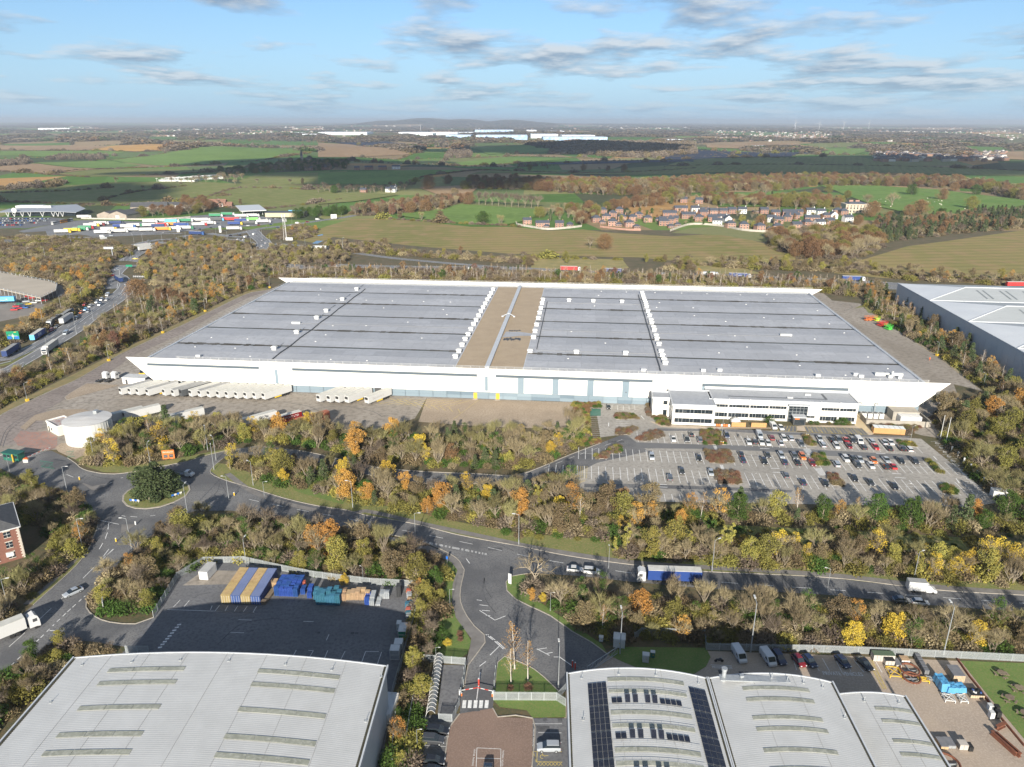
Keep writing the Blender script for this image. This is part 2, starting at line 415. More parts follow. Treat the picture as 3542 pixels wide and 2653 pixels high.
FV = [('field','0,436 0,412 100,406 230,395 420,392 600,402 720,416 735,432 560,452 420,440 330,446',G2),('field','180,446 330,440 400,432 500,422 640,420 900,404 720,404 520,396 430,404 330,424',G2),
	  ('field','A:0,340 250,345 630,380 300,415 0,392',S1),('field','A:330,412 700,378 1400,380 1300,400 850,420 560,430',G2),('field','A:0,262 560,262 830,268 700,286 300,300 0,290',G1),
	  ('field','A:570,258 700,232 1090,220 1110,235 1040,262 900,268',S2),('field','A:0,228 420,226 700,232 560,258 0,258',S1),('field','A:700,322 1080,276 1640,240 1980,272 1700,318 1300,350 1000,356',G1),
	  ('field','A:220,338 700,325 900,356 680,378',G1),('field','A:1520,455 1640,412 1900,408 2212,392 2212,470 1850,480 1560,478',G2),('field','B:0,372 420,360 880,356 640,392 540,440 0,440',G1),
	  ('field','B:0,195 200,205 560,262 300,275 0,280',S1),('field','B:810,312 1100,280 1500,292 1200,312 830,330',G1),('field','B:900,380 1000,358 2212,340 2212,375 1500,378',G2),
	  ('field','B:920,225 1250,205 1380,245 1000,265',G1),('field','C:0,350 220,300 1200,292 1400,340 2212,380 2212,410 1300,390 0,390',G2),
	  ('field','C:950,240 1290,238 1200,268 960,275',G1),('field','C:1490,218 2100,208 2150,222 1600,226',G1),('field','C:250,215 450,205 800,208 900,232 500,242 260,235',S1),('field','C:1870,262 2212,258 2212,310 1850,296',S1),
	  ('field','C:1290,262 1560,262 1700,300 1400,285',S1),('field','C:310,518 700,508 760,520 720,560 640,600 330,600',PK),('field','C:950,466 1300,470 1700,495 2150,550 2212,560 2212,590 1960,660 1680,668 1500,640 1310,600 1200,560 1050,500',PK),
	  ('field','B:450,625 560,592 850,560 900,562 1300,590 1380,600 1200,660 1100,682 800,668',G1),('field','B:590,460 860,448 940,462 840,540 700,500',S1),('field','B:0,500 260,490 480,505 200,545 0,560',G2)]
for nm,s,m in FV:
	field(nm,fpts(s,'D'),m,off=.35 + .03 * len(FIELDS))
BIGF = fpts('T:1600,590 B:40,690 200,640 440,640 900,690 1150,690 1350,712 1560,705 1700,722 2080,745 2212,738 C:300,765 520,800 640,830 780,900 900,935 D:1690,560 1600,575 1500,568 1380,556 1230,553 1100,548 900,532 720,512 T:1900,640','D')
def near(name,s,z,m,v='D',**k): return sheet(name,pts(s,0,v),z,m,**k)
sheet('field',BIGF,.05,G3)
near('field','D:2400,515 2212,497 2050,520 1960,532 1860,562 1800,590 1900,600 2100,612 2400,640',.052,G3)
near('grass_bank','D:1450,503 1490,493 1580,487 1700,497 1790,502 1700,520 1640,522 1560,508',.06,GRASS)
for s in ('B:1290,870 1790,880 1830,930 1700,960 1420,950 1250,930','C:170,960 420,955 600,1010 200,1010'): near('rough_grass_bank',s,.06,gm('rough_grass',lin((112,100,64)),lin((92,88,52)),s=.1,rough=1))
# -- yard, roads, paving
near('apron','L:1760,130 1690,160 1500,190 1400,225 1180,330 880,480 520,650 200,800 0,900 G:560,850 380,930 200,1015 60,1080 0,1115 D:-90,920 -90,975 J:0,310 560,240 760,230 1000,160 D:262,935 450,925 640,930 800,932 E:985,1010 1010,970 1060,880 1700,897 F:-20,690 340,700 D:1400,868 1420,905 1860,905 1990,940 2110,960 2060,830 F:2010,650 1800,480 1600,350 1420,240 1400,215 1260,200 D:1770,626 1700,620',.02,APRON)
near('service_road','L:1755,160 1500,192 1400,228 1180,335 880,485 520,655 200,805 0,905 G:560,855 380,935 200,1020 60,1085 0,1120 D:-90,925 -90,975 D:30,960 90,925 G:330,1075 460,1000 640,900 880,740 L:160,900 720,650 1150,400 1480,240',.026,gm('service_road_asphalt',(.17,.145,.13),(.23,.20,.18),(.12,.10,.09),s=.06,s2=.7,rough=.9,spec=.2,streak=(.95,(.25,1,1))))
near('gravel_area','E:1062,880 1700,896 2000,905 1990,1010 2000,1080 1400,1060 1010,1030',.03,DIRT)
near('dirt_island','G:465,985 500,955 620,885 850,895 830,905 570,975 480,1003',.14,DIRT); near('dirt_island','G:145,1200 250,1110 400,1072 600,1068 680,1095 660,1130 420,1150 260,1150 180,1220',.14,DIRT)
near('dirt_island','G:395,1345 440,1310 640,1330 760,1190 800,1280 600,1400 540,1430 420,1375',.14,DIRT)
near('brick_forecourt','G:95,1285 150,1222 235,1232 330,1225 410,1262 410,1340 350,1365 130,1330',.04,gm('brick_forecourt',(.24,.17,.145),(.17,.13,.115),(.3,.13,.09),s=.2,s2=.9,rough=.9))
near('estate_road','D:-90,1450 0,1366 N:480,800 700,600 900,420 1100,230 1270,0 J:1020,1200 1060,1110 1055,1000 960,900 830,790 740,710 560,650 300,600 130,500 0,440 D:-90,1000 -90,958 J:0,312 560,250 740,330 830,390 870,430 960,470 1080,495 1250,505 1470,480 1800,415 2080,360 D:437,986 491,973 560,962 637,972 687,981 805,1008 904,1018 1026,1023.5 1110,1027 1161,1012 1230,983 1297,957.5 1350,936 1420,945 1420,1041 1209,1041 968,1046 880,1040 790,1025 690,1000 600,985 540,983 500,985 481,991 454,1017 475,1033 542,1054 620,1078 687,1093 749,1102 789,1113 897,1132 992,1156 1117,1179 1229,1201 1365,1220 1510,1234 1791,1248 2018,1274 2212,1286 2320,1293 2320,1332 2212,1322 2018,1308 1791,1285 1510,1270 1365,1257 1250,1244 1150,1238 1102,1246 1093,1258 1095,1276 1114,1294.5 1145,1310 1190,1331 1235.5,1364 1278,1388 1314,1415.5 1268,1454 1222,1492 1206,1493 1154,1446 1090,1418.5 1075,1431 1069,1488 1067,1505 1064.5,1530 993,1542 996,1503 1004,1482 1011.5,1437 1030,1412.5 1048,1388 1046,1371.6 1024,1352 1008.5,1331 995,1301 995,1270 1003,1231 993,1213 969,1195 904,1168 800,1148 700,1132 600,1118 500,1103 420,1104 407,1108 363,1130 300,1178 245,1232 205,1272 190,1287 186,1312 205.5,1332 237,1344 292.5,1348 332,1334 300,1372 277,1398 241,1393 200,1386 136,1381 105,1401 27,1436 -90,1530',.034,ASPH)
near('loading_yard','D:277,1398 300,1372 332,1334 339,1311 383,1250.5 440,1216.5 528.5,1215 610,1233.5 677.6,1247 799,1262.4 897,1267.6 902.6,1294.5 890,1350 868,1430 848,1497 830,1620 815,1700 160,1700 162,1430 250,1425',.04,ASPHD)
near('concrete_strip','D:440,1232 560,1234 556,1245 510,1302 478,1303 500,1262 395,1265',.046,APRON)
CPB = 'D:1275,872 1400,868 1420,905 1440,918 1560,926 1900,942 1990,948 2130,1062 2160,1085 2100,1095 1420,1084 1250,1082 1209,1041 1290,1000 1400,975 1352,938 1297,945 1290,900'
near('car_park',CPB,.044,ASPHO)
near('car_park_aisle','3:0,425 400,438 800,448 1250,478 1650,498 1830,518 1850,548 1640,532 1250,512 800,480 400,466 0,462',.05,gm('aisle_asphalt',(.105,.105,.106),(.125,.125,.126),s=.1,rough=.9))
near('car_park_aisle','3:-330,690 0,690 700,715 1000,730 990,745 400,725 0,715 -330,712',.05,ASPH)
near('car_park_aisle','3:130,335 800,345 860,358 1480,378 1750,385 1740,395 1400,388 840,372 540,352 150,352',.05,ASPHD)
near('footway','O:60,300 200,325 530,340 900,348 1200,330 1560,330 1640,330 1720,392 1700,402 1190,372 930,352 400,352 120,340 40,300',.055,gm('block_footway',(.40,.33,.25),(.33,.27,.21),s=.5,rough=.9))
near('footway','O:1585,205 1640,260 1740,380 1700,395 1575,330',.057,gm('buff_paving',(.48,.36,.22),(.40,.30,.19),s=.6,rough=.9))
near('disabled_bays','O:985,332 1140,332 1145,378 945,372',.06,ASPHD); near('disabled_bays','O:1195,335 1630,350 1680,400 1215,380',.06,ASPHD)
near('brick_paving','D:993,1542 1064.5,1530 1075,1549 1150.7,1551.7 1149,1720 945,1720 958.6,1657 972,1570',.045,BRICKP)
near('parking_bays','D:895,1547 993,1542 972,1570 958,1657 945,1720 860,1720',.04,ASPH)
near('parking_bays','D:1150.7,1551.7 1150,1720 1240,1720 1236,1552',.04,ASPHD)
near('yard_paving','D:1525,1406 1700,1412 1878,1419 2075,1428 2140,1510 2212,1596 2330,1740 1210,1740 1222,1492 1268,1454 1314,1415 1345,1430 1400,1452 1490,1462 1525,1440 1535,1420',.03,BRICKY)
for s in ('D:1075,1431 1090,1418.5 1154,1446 1206,1493 1206,1499 1064,1500',): near('lawn',s,.1,LAWN)
near('cage_floor','6:450,930 640,935 600,1210 545,1330 440,1290 470,1000',.08,ASPHD)
near('lawn','D:1064.5,1512 1222,1512 1222,1550 1150,1551 1138,1535 1080,1528',.09,LAWN)
near('lawn','D:1314,1415.5 1345,1398 1525,1400 1535,1420 1525,1440 1490,1462 1400,1452 1345,1430',.09,LAWN)
near('lawn','D:2075,1428 2400,1440 2400,1800 2212,1596 2140,1510',.09,LAWN)
near('verge','D:1102,1246 1130,1240 1160,1262 1150,1290 1230,1345 1300,1392 1314,1415.5 1278,1388 1235.5,1364 1190,1331 1145,1310 1114,1294.5 1095,1276 1093,1258',.1,LAWN)
near('verge','D:960,1215 968,1200 988,1222 985,1260 975,1300 985,1335 1005,1362 1018,1385 1010,1412 990,1425 940,1420 960,1380 945,1330 950,1260',.06,LAWN)
near('footpath','D:969,1195 993,1213 1003,1231 995,1270 995,1301 1008.5,1331 1024,1352 1046,1371.6 1048,1388 1030,1412.5 1012,1437 1005,1437 1015,1400 1018,1380 1003,1360 985,1335 976,1300 978,1262 988,1232 975,1215 950,1205 880,1180 820,1165 830,1158 900,1170',.1,PATH)
near('verge','D:454,1017 475,1033 542,1054 620,1078 687,1093 749,1102 789,1113 897,1132 992,1156 1117,1179 1229,1201 1365,1220 1510,1234 1791,1248 2018,1274 2320,1293 2320,1262 2018,1246 1791,1222 1510,1208 1365,1193 1229,1170 1117,1150 992,1128 897,1105 789,1085 687,1060 560,1030 500,1005 470,1000',.08,GRASS)
near('verge','G:540,1430 700,1340 900,1480 1160,1440 1640,1350 1640,1362 1200,1470 960,1522 860,1524 740,1520 620,1480',.08,GRASS)
near('verge','N:480,800 700,600 900,420 1100,230 1270,0 1230,0 1060,210 850,400 640,600 430,790',.1,GRASS); near('footpath','N:430,790 640,600 850,400 1060,210 1160,90 1090,120 980,220 760,430 560,600 330,790',.06,PATH)
near('verge','L:1690,160 1500,190 1400,225 1180,330 880,480 520,650 200,800 0,900 G:560,850 380,930 200,1015 60,1080 0,1115 D:-90,915 -90,890 0,872 G:200,975 560,800 L:0,860 200,760 520,610 880,440 1180,290 1400,190 1600,140',.03,gm('verge_brown',(.13,.12,.05),(.2,.15,.07),s=.2,rough=1))
near('verge','F:1370,240 1420,232 1440,262 1480,262 1640,360 1780,470 2010,640 2040,640 1800,440 1600,320 1480,235 1400,225',.03,GRASS)
near('grass_slope','D:1090,1150 1300,1165 1420,1185 1400,1205 1229,1192 1100,1170',.09,GRASS); near('grass_slope','D:600,1025 700,1040 760,1062 740,1090 640,1062',.09,LAWN); near('grass_slope','D:1480,1130 1900,1150 2212,1170 2212,1215 1850,1190 1480,1160',.09,GRASS)
PW = rsmp(pts('1:1450,440 1620,560 1900,650 2212,700 2:300,862 700,952 1000,1015 1300,1080 1600,1133 2000,1190 4:400,352 1100,395 1700,462 2212,497 2500,510'),4); mb = MB(); strip(mb,PW,2.0,.1); mb.build('footpath',PATH,kind='structure')
# roundabout island, splitter islands
RC = at('D',339,1066); near('lawn','J:1345,800 1350,740 1400,690 1470,655 1560,600 1700,560 1850,550 1980,575 2060,625 2075,680 2030,745 1900,815 1750,865 1600,885 1480,880 1390,850',.14,GRASS)
KB = MB()
def kerb(s,step=2.5,w=.22,h=.13,v='D',closed=False):
	P = pts(s,0,v); P = P + [P[0]] if closed else P; strip(KB,rsmp(P,step),w,.03,0,h)
kerb('J:1345,800 1350,740 1400,690 1470,655 1560,600 1700,560 1850,550 1980,575 2060,625 2075,680 2030,745 1900,815 1750,865 1600,885 1480,880 1390,850',closed=True,w=.5,h=.14)
kerb('J:740,330 830,390 870,430 960,470 1080,495 1250,505 1470,480 1800,415 2080,360 D:437,986 491,973'); kerb('D:481,991 454,1017 475,1033 542,1054 620,1078 687,1093 749,1102 789,1113 897,1132 992,1156 1117,1179 1229,1201 1365,1220 1510,1234 1791,1248 2018,1274 2212,1286 2320,1293')
kerb('D:637,972 687,981 805,1008 904,1018 1026,1023.5 1110,1027 1161,1012 1230,983 1297,957.5'); kerb('D:790,1025 880,1040 968,1046 1209,1041')
kerb('D:800,1148 904,1168 969,1195 993,1213 1003,1231 995,1270 995,1301 1008.5,1331 1024,1352 1046,1371.6 1048,1388 1030,1412.5 1011.5,1437 1004,1482'); kerb('D:1150,1238 1102,1246 1093,1258 1095,1276 1114,1294.5 1145,1310 1190,1331 1235.5,1364 1278,1388 1314,1415.5')
kerb('D:1206,1493 1154,1446 1090,1418.5 1075,1431 1069,1488'); kerb('D:1064.5,1530 1075,1549 1150.7,1551.7 1149,1657'); kerb('D:993,1542 972,1570 958.6,1657')
kerb('N:480,800 700,600 900,420 1100,230 1270,0 J:1020,1200 1060,1110 1055,1000 960,900 830,790 740,710'); kerb('D:190,1287 186,1312 205.5,1332 237,1344 292.5,1348 332,1334')
kerb('L:1500,190 1400,225 1180,330 880,480 520,650 200,800 0,900 G:560,850 380,930 200,1015 60,1080 0,1115',w=.3); kerb('G:465,985 500,955 620,885'); kerb('G:465,985 480,1003 570,975')
KB.build('kerb',KERB,kind='structure')
for s in ('J:870,590 1010,640 1230,600 1160,640 1040,690 1000,680','J:1330,1060 1490,1055 1400,1120 1320,1160','J:1225,1290 1300,1215 1330,1200 1260,1275'):
	sheet('traffic_island',pts(s),.13,PATH)
# -- painted markings
mb = MB(); zm = .052
dashes(mb,pts('D:538,1079 650,1102 748,1120 846,1141 963,1164 1042,1180 1180,1210 1365,1238 1525,1255 1707,1268 1851,1278 2135,1298 2300,1310'),.15,zm,4,5)
dashes(mb,pts('N:1630,0 1437,172 1140,465 858,732 480,1083 235,1310 0,1510 -250,1760'),.15,zm,5,4)
dashes(mb,pts('N:1225,665 900,960 560,1290 170,1657 0,1820'),.2,zm,1,.9)
for d in (0,.5): dashes(mb,[(x,y + d) for x,y in pts('6:290,45 520,90 800,145')],.2,zm,.6,.4)
for d in (0,.45): dashes(mb,[(x + d,y) for x,y in pts('6:785,712 860,770 925,830')],.2,zm,.8,.4)
for s in ('6:720,465 757,470','6:740,500 800,508','6:757,540 813,544','6:785,575 817,578','6:740,540 850,610','6:850,610 925,580','6:815,860 880,797','6:1150,820 1220,808','6:1210,850 1262,840','6:1150,815 1240,862','6:1270,873 1310,873','6:1310,872 1400,935','6:740,940 785,905','6:720,1178 745,980','6:645,170 670,205','N:710,1165 925,1170','J:1190,1040 1180,1110','J:1175,1145 1150,1215','J:1125,1260 1085,1327','N:1480,105 1560,0','N:1510,105 1620,0','J:730,510 800,540','J:1190,605 1225,597','J:1320,550 1345,543','J:1380,528 1405,521','J:1050,995 1075,1005','J:1090,1010 1300,1055','J:1330,960 1370,968','J:1425,970 1500,975','J:1640,965 1700,955'): strip(mb,pts(s),.18,zm)
dashes(mb,pts('2:700,655 960,690 1200,700'),.12,zm,3,3); dashes(mb,pts('2:1440,590 1700,490 1960,400'),.12,zm,3,3)
for i in range(5): # zebra bars at the gate
	x = 620 + i * 40; strip(mb,pts('6:%d,1182 %d,1238' % (x + 14,x + 8)),.75,zm)
for y in range(9): strip(mb,pts('5:%d,%d %d,%d' % (990 - 13 * y,253 + 15.5 * y,968 - 13 * y,256 + 15.5 * y)),.5,zm)
for s in ('P:10,567 415,580','P:10,567 60,505','P:115,570 150,508','P:215,572 255,508','P:312,575 355,512','P:415,580 455,515','P:260,657 400,662','P:950,675 1060,678','P:175,792 320,797','P:1195,875 1222,815','P:825,1073 875,980','P:1160,1100 1210,985','P:1340,1095 1395,990','P:1562,1130 1612,995','P:1732,1143 1782,1000','P:1612,995 1750,995','P:1005,985 1058,985','P:1000,1080 1055,990','5:948,158 985,120','5:1005,158 1035,122','5:1150,175 1160,150','5:915,172 1390,188'): strip(mb,pts(s),.12,zm)
# fade marks of the right yard
for s in ('4:425,907 545,912','4:1062,870 1105,945','4:1132,868 1172,945','4:1238,875 1300,950','4:1195,872 1225,945','4:1000,870 1045,942','4:895,870 915,935','4:1365,885 1402,950'): strip(mb,pts(s),.12,zm)
# car park bays
def bayrow(u0,u1,vc,dep,double=True,skip=()):
	k = 0; u = u0
	while u <= u1:
		if not any(a < u < b for a,b in skip):
			strip(mb,[BL(u,vc - dep),BL(u,vc + (dep if double else 0))],.17,zm + .006)
		u += 2.42
	if double:
		for a,b in [(u0,u1)]: strip(mb,[BL(u0,vc),BL(u1,vc)],.1,zm + .004)
bayrow(222,246,-34.3,4.9,skip=((244,255),)); bayrow(256,284,-34.3,4.9); bayrow(289,324,-34.3,4.9)
bayrow(200,244,-51.2,4.9); bayrow(254,285,-51.2,4.9); bayrow(291,331,-51.2,4.9)
bayrow(190,248,-66.4,4.9); bayrow(256,283,-66.4,4.9); bayrow(290,328,-66.4,4.9)
bayrow(196,250,-79.5,4.8,False)
for k in range(11): # bays of the small park beside the office
	y = 260 + 13.2 * k; strip(mb,pts('2:1733,%.1f 1803,%.1f' % (y,y + 2)),.12,zm)
for k in range(5): y = 290 + 14 * k; strip(mb,pts('2:1900,%.1f 1980,%.1f' % (y,y + 2)),.12,zm); strip(mb,pts('2:%d,188 %d,218' % (1875 + 36 * k,1873 + 37 * k)),.12,zm)
for s in ('3:860,590 915,592','3:870,615 925,617','3:790,463 850,465','3:1530,494 1590,497','3:1630,622 1690,626','3:1650,648 1720,653','3:125,692 195,694','3:130,708 200,711','3:1895,512 1920,538','3:2040,655 2062,685','2:1853,300 1853,322','2:2060,255 2080,278'): strip(mb,pts(s),.3,zm)
for v_,n_,w_ in (('3:1085,465 1120,508',7,2.6),('3:1160,590 1195,636',7,2.6),('3:500,445 515,475',6,1.2),('3:543,568 553,598',6,1.2)):
	p,q = pts(v_)
	for k in range(n_):
		t = (k + .5) / n_; x,y = p[0] + (q[0] - p[0]) * t,p[1] + (q[1] - p[1]) * t; strip(mb,[(x - w_ / 2,y),(x + w_ / 2,y)],.4,zm + .008)
# wheelchair bays down the right edge
for k in range(13):
	t = k / 12; x0,y0,x1,y1 = 1750 + 225 * t,900 + 265 * t,1800 + 245 * t,898 + 262 * t
	strip(mb,pts('F:%.1f,%.1f %.1f,%.1f' % (x0,y0,x1,y1)),.1,zm)
	if k < 12:
		c = at('F',(x0 + x1) / 2 + 8,(y0 + y1) / 2 + 11)
		for r_ in (.75,): strip(mb,[(c[0] + r_ * math.cos(a_ * .6),c[1] + r_ * math.sin(a_ * .6)) for a_ in range(9)],.16,zm)
		strip(mb,[(c[0] - .1,c[1] + 1.4),(c[0] - .1,c[1]),(c[0] + .9,c[1])],.18,zm)
# motorway-side chevrons and visitor bays
for s in ('6:1160,1413 1325,1415','6:1160,1480 1330,1482','6:1120,1350 1328,1350','6:340,1505 500,1512','6:450,1440 522,1443','6:722,1522 893,1530','6:722,1595 893,1600','6:722,1522 716,1657','6:893,1530 891,1657','6:360,1340 380,1380'): strip(mb,pts(s),.1,zm)
mb.build('road_marking',WHITE,kind='structure')
TYRE = mat('tyre_mark',(.06,.06,.063),(.12,.12,.125),s=.8,rough=.85); mb = MB()   # tyre marks, repair patches, covers
for s in ('2:1090,1060 1180,1085 1250,1120','2:1060,1290 1065,1350 1110,1420','6:780,290 765,400 800,490 860,560','1:1340,440 1400,490 1440,560','1:1290,620 1380,560 1400,500','J:1000,520 1200,560 1400,520','N:620,930 760,925','G:0,1330 60,1200 240,1090 500,1030 700,1020','G:20,1340 80,1210 260,1100 520,1040','G:600,1010 900,1000 1300,1020','E:300,960 500,930 700,960 780,1000','E:100,900 300,930 420,990','F:1290,225 1330,215 1360,235 1320,250','5:1060,110 1090,90 1150,80','P:40,920 300,700 700,640','6:900,1000 1000,900 1150,800','3:200,480 600,500 900,520','3:0,710 300,712 600,735'): strip(mb,rsmp(pts(s),1.5),.22,zm - .004)
for v,x,y,w,d in (('P',405,773,.8,.7),('P',1110,795,.8,.7),('P',1472,800,.8,.7),('P',1517,801,.8,.7),('P',1578,803,.8,.7),('P',1345,1108,1,.8),('6',1208,1315,.9,.9),('6',1315,1325,.9,.9),('4',600,952,1,.8),('4',632,953,.8,.8),('4',740,957,1,1),('4',480,945,.8,1.2),('2',900,985,3,1),('2',1130,1105,4,1.5),('6',700,1250,2.4,.8),('6',1195,1385,2.5,1.4),('1',700,1010,1,1),('2',1900,420,6,2)): c = at(v,x,y); mb.add([(c[0] + a * w / 2,c[1] + b * d / 2,zm - .002) for a,b in ((-1,-1),(1,-1),(1,1),(-1,1))],[(0,1,2,3)])
mb.build('tyre_marks_and_covers',TYRE,kind='structure')
mb = MB()
strip(mb,[BL(157,-1.5),BL(150,-24)],.12,zm)
for k in range(9): strip(mb,[BL(118 + k * 4,-2.5 - k * 1.3),BL(126 + k * 3.2,-10 - k * .9)],.2,zm); strip(mb,[BL(126 + k * 3.4,-3),BL(116 + k * 3.6,-11)],.2,zm - .003)
for s in ('F:1420,232 1500,285 1600,350 1700,425 1800,490 1900,570 2010,650','F:1428,232 1508,285 1608,350 1708,425 1808,490 1908,570 2018,650','4:1322,885 1408,1045','4:1345,880 1428,1043'): strip(mb,rsmp(pts(s),5),.16,zm)
for k in range(22): t = k / 21; strip(mb,pts('4:%.1f,%.1f %.1f,%.1f' % (1322 + 86 * t,885 + 160 * t,1345 + 83 * t,882 + 161 * t)),.1,zm)
for a_,b_,n_ in (('O:1195,337 1630,352','O:1215,380 1680,400',19),('O:985,334 1135,333','O:945,370 1140,376',7)):
	p,q = pts(a_); r_,s_ = pts(b_)
	strip(mb,[p,q],.12,.066); strip(mb,[r_,s_],.12,.066)
	for k in range(n_ + 1):
		t = k / n_; A = (p[0] + (q[0] - p[0]) * t,p[1] + (q[1] - p[1]) * t); B = (r_[0] + (s_[0] - r_[0]) * t,r_[1] + (s_[1] - r_[1]) * t)
		strip(mb,[A,B],.12,.07)
		if k % 3 == 1 and k < n_:
			A2 = (A[0] + 1.2,A[1]); strip(mb,[A,(B[0] + 1.2,B[1])],.1,.074); strip(mb,[(A[0] + .0,(A[1] + B[1]) / 2),(B[0] + 1,B[1])],.1,.078)
for k in range(7):
	strip(mb,pts('6:%d,1550 %d,1625' % (1120 + k * 6,1150 - k * 5)),.1,zm) if k < 2 else None
	strip(mb,pts('6:%d,1622 %d,1650' % (1150 + k * 26,1175 + k * 26)),.1,zm); strip(mb,pts('6:%d,1650 %d,1622' % (1150 + k * 26,1175 + k * 26)),.1,zm + .004)
for s in ('6:1120,1548 1328,1550','6:1120,1548 1116,1657','6:1152,1550 1150,1620','6:1150,1620 1328,1624'): strip(mb,pts(s),.12,zm + .008)
c = at('6',1190,1585); strip(mb,[(c[0] + .45 * math.cos(a_ * .7),c[1] + .45 * math.sin(a_ * .7)) for a_ in range(8)],.12,zm); strip(mb,[(c[0],c[1] + .8),(c[0],c[1] + .2),(c[0] + 1.1,c[1] + .25)],.12,zm)
for k in range(7): strip(mb,pts('2:%d,%d %d,%d' % (1632,575 + 13 * k,1718,580 + 11 * k)),.1,zm); strip(mb,pts('2:%d,578 %d,655' % (1632 + 14 * k,1640 + 12 * k)),.1,zm + .004)
mb.build('yellow_marking',YELL,kind='structure')
mb = MB(); mb.add([(*BL(u,v),.05) for u,v in [(0,0)] * 0] or [(*p,.055) for p in pts('2:1735,210 1803,212 1803,256 1733,254')],[(0,1,2,3)]); mb.build('green_bays',GPAINT,kind='structure')
def ground_text(name,s,v,x0,y0,x1,y1,m=WHITE,asp=1.0,z=.056):
	p,q = at(v,x0,y0),at(v,x1,y1); d = Vector((q[0] - p[0],q[1] - p[1],0)); L = d.length; d.normalize(); up = Vector((-d.y,d.x,0))
	o = text(name,s,1,m,kind='structure',depth=0.001); w = max(v_.co.x for v_ in o.data.vertices) - min(v_.co.x for v_ in o.data.vertices)
	k = L / w; f = frame(((p[0] + q[0]) / 2,(p[1] + q[1]) / 2,z),d,up); o.matrix_world = f @ Matrix.Diagonal((k,k * asp,1,1)); return o
ground_text('painted_lettering','PRIVATE VEHICLES','4',1066,955,1292,962,asp=1.5); ground_text('painted_lettering','MOTORCYCLES','4',435,920,548,924,asp=1.6)
ground_text('painted_lettering','VISITOR  PARKING','6',1130,1385,1124,1510,asp=1.0); ground_text('painted_lettering','VISITOR  PARKING','6',706,1530,690,1650,asp=1.0); ground_text('painted_lettering','VISITOR  PARKING','6',903,1655,911,1540,asp=1.0)

# -- the big warehouse, built in its own frame: x along the front, y back
ROOFM = mat('roof_membrane',(.37,.38,.405),(.42,.43,.455),(.345,.355,.38),s=.05,s2=.5,rough=.75,spec=.3,streak=(0,(1,.3,1)))
# the membrane is laid in sheets of slightly different age
t = ROOFM.node_tree; bk = t.nodes.new('ShaderNodeTexBrick'); tcn = [n for n in t.nodes if n.bl_idname == 'ShaderNodeTexCoord'][0]; t.links.new(tcn.outputs['Object'],bk.inputs[0])
bk.inputs['Scale'].default_value = .035; bk.inputs['Color1'].default_value = (.93,.93,.93,1); bk.inputs['Color2'].default_value = (1.06,1.06,1.06,1); bk.inputs['Mortar'].default_value = (.82,.82,.82,1); bk.inputs['Mortar Size'].default_value = .004
b = t.nodes['Principled BSDF']; src = b.inputs['Base Color'].links[0].from_socket; t.links.new(mixc(t,1.0,src,bk.outputs['Color'],'MULTIPLY'),b.inputs['Base Color'])
GUT = mat('dirty_gutter',(.045,.04,.032),(.16,.16,.155),(.09,.075,.05),s=.25,s2=1.2,rough=.9,streak=(0,(.2,1.5,1)),lo=.42,hi=.62)
GRAV = mat('roof_gravel',(.40,.31,.21),(.34,.26,.175),(.45,.36,.26),s=.15,s2=2.5,rough=.98)
TRIM = mat('pale_flashing',(.55,.57,.59),(.48,.50,.52),s=.8,rough=.5)
LTG = mat('light_grey_metal',(.62,.62,.60),(.52,.52,.50),s=.6,rough=.5)
wh = thing('warehouse','vast white flat-roofed distribution warehouse with pointed ends and a brown gravel strip across its roof','warehouse',(*BL(0,0),0),AL)
D_ = 166.0; X0,X1 = 10.0,337.0; RZ = 13.0
mb = MB()   # walls
mb.box((X0 + X1) / 2,D_ / 2 + .4,0,X1 - X0,D_ - .8,RZ - .15); mb.build('wall',BLUEP,wh)
def endplate(y0,y1,z0,z1,tipx,slope):
	m_ = MB(); n = [(tipx,z1),(X0 + slope,z0),(X1 - slope,z0),(347 - tipx,z1)]
	vs = [(x,y0,z) for x,z in n] + [(x,y1,z) for x,z in n]
	m_.add(vs,[(0,1,2,3),(7,6,5,4),(1,0,4,5),(2,1,5,6),(3,2,6,7),(0,3,7,4)]); return m_
endplate(-.35,0.0,3.25,13.8,0,1.5).build('front_cladding',WHITEP,wh); endplate(D_ + 6,D_ + 6.5,5,14.6,0,6).build('rear_cladding',WHITEP,wh)
mb = MB(); mb.box((X0 + X1) / 2,D_ + 3,RZ - .6,X1 - X0,6,.5); mb.build('rear_walkway',LTG,wh)
S_ = [(9.6,60.7,10.45,11.3),(75.5,156.3,10.3,11.2),(164.2,229.7,10.3,11.2),(249.9,308.1,9.4,10.4),(67.6,68.9,3.8,10.2),(159.6,160.9,3.8,10.2),(173.6,176.2,3.3,10.3),(188.2,190.8,3.3,10.3),(202.8,205.5,3.3,10.3),(217.4,220.2,3.3,10.3),(249.9,251.0,3.3,9.4)]
BLUED = mat('slate_blue_cladding',(.075,.10,.12),(.09,.115,.135),s=.1,rough=.5)
for a_,b_,c_,d_ in S_:
	mb = MB(); e_ = .25 if b_ - a_ > 10 else 0; mb.box((a_ + b_) / 2,-.38,c_ - e_,b_ - a_,.12,d_ - c_ + e_); mb.build('cladding_stripe',BLUED if c_ > 5 else BLUEP,wh)
pm = [MB().box(0,0,0,5.9,.1,1.45).mesh('cladding_panel',m_) for m_ in (BLUEP,mat('blue_panel_pale',(.22,.28,.32),rough=.45),mat('blue_panel_deep',(.13,.18,.22),rough=.45))]
for k in range(54):
	for r_ in range(2):
		i = R.choice((0,0,1,0,2)) if R.random() < .5 else 0
		link('cladding_panel',pm[i],wh,(X0 + 3 + k * 6.05,-.06,.1 + r_ * 1.52))
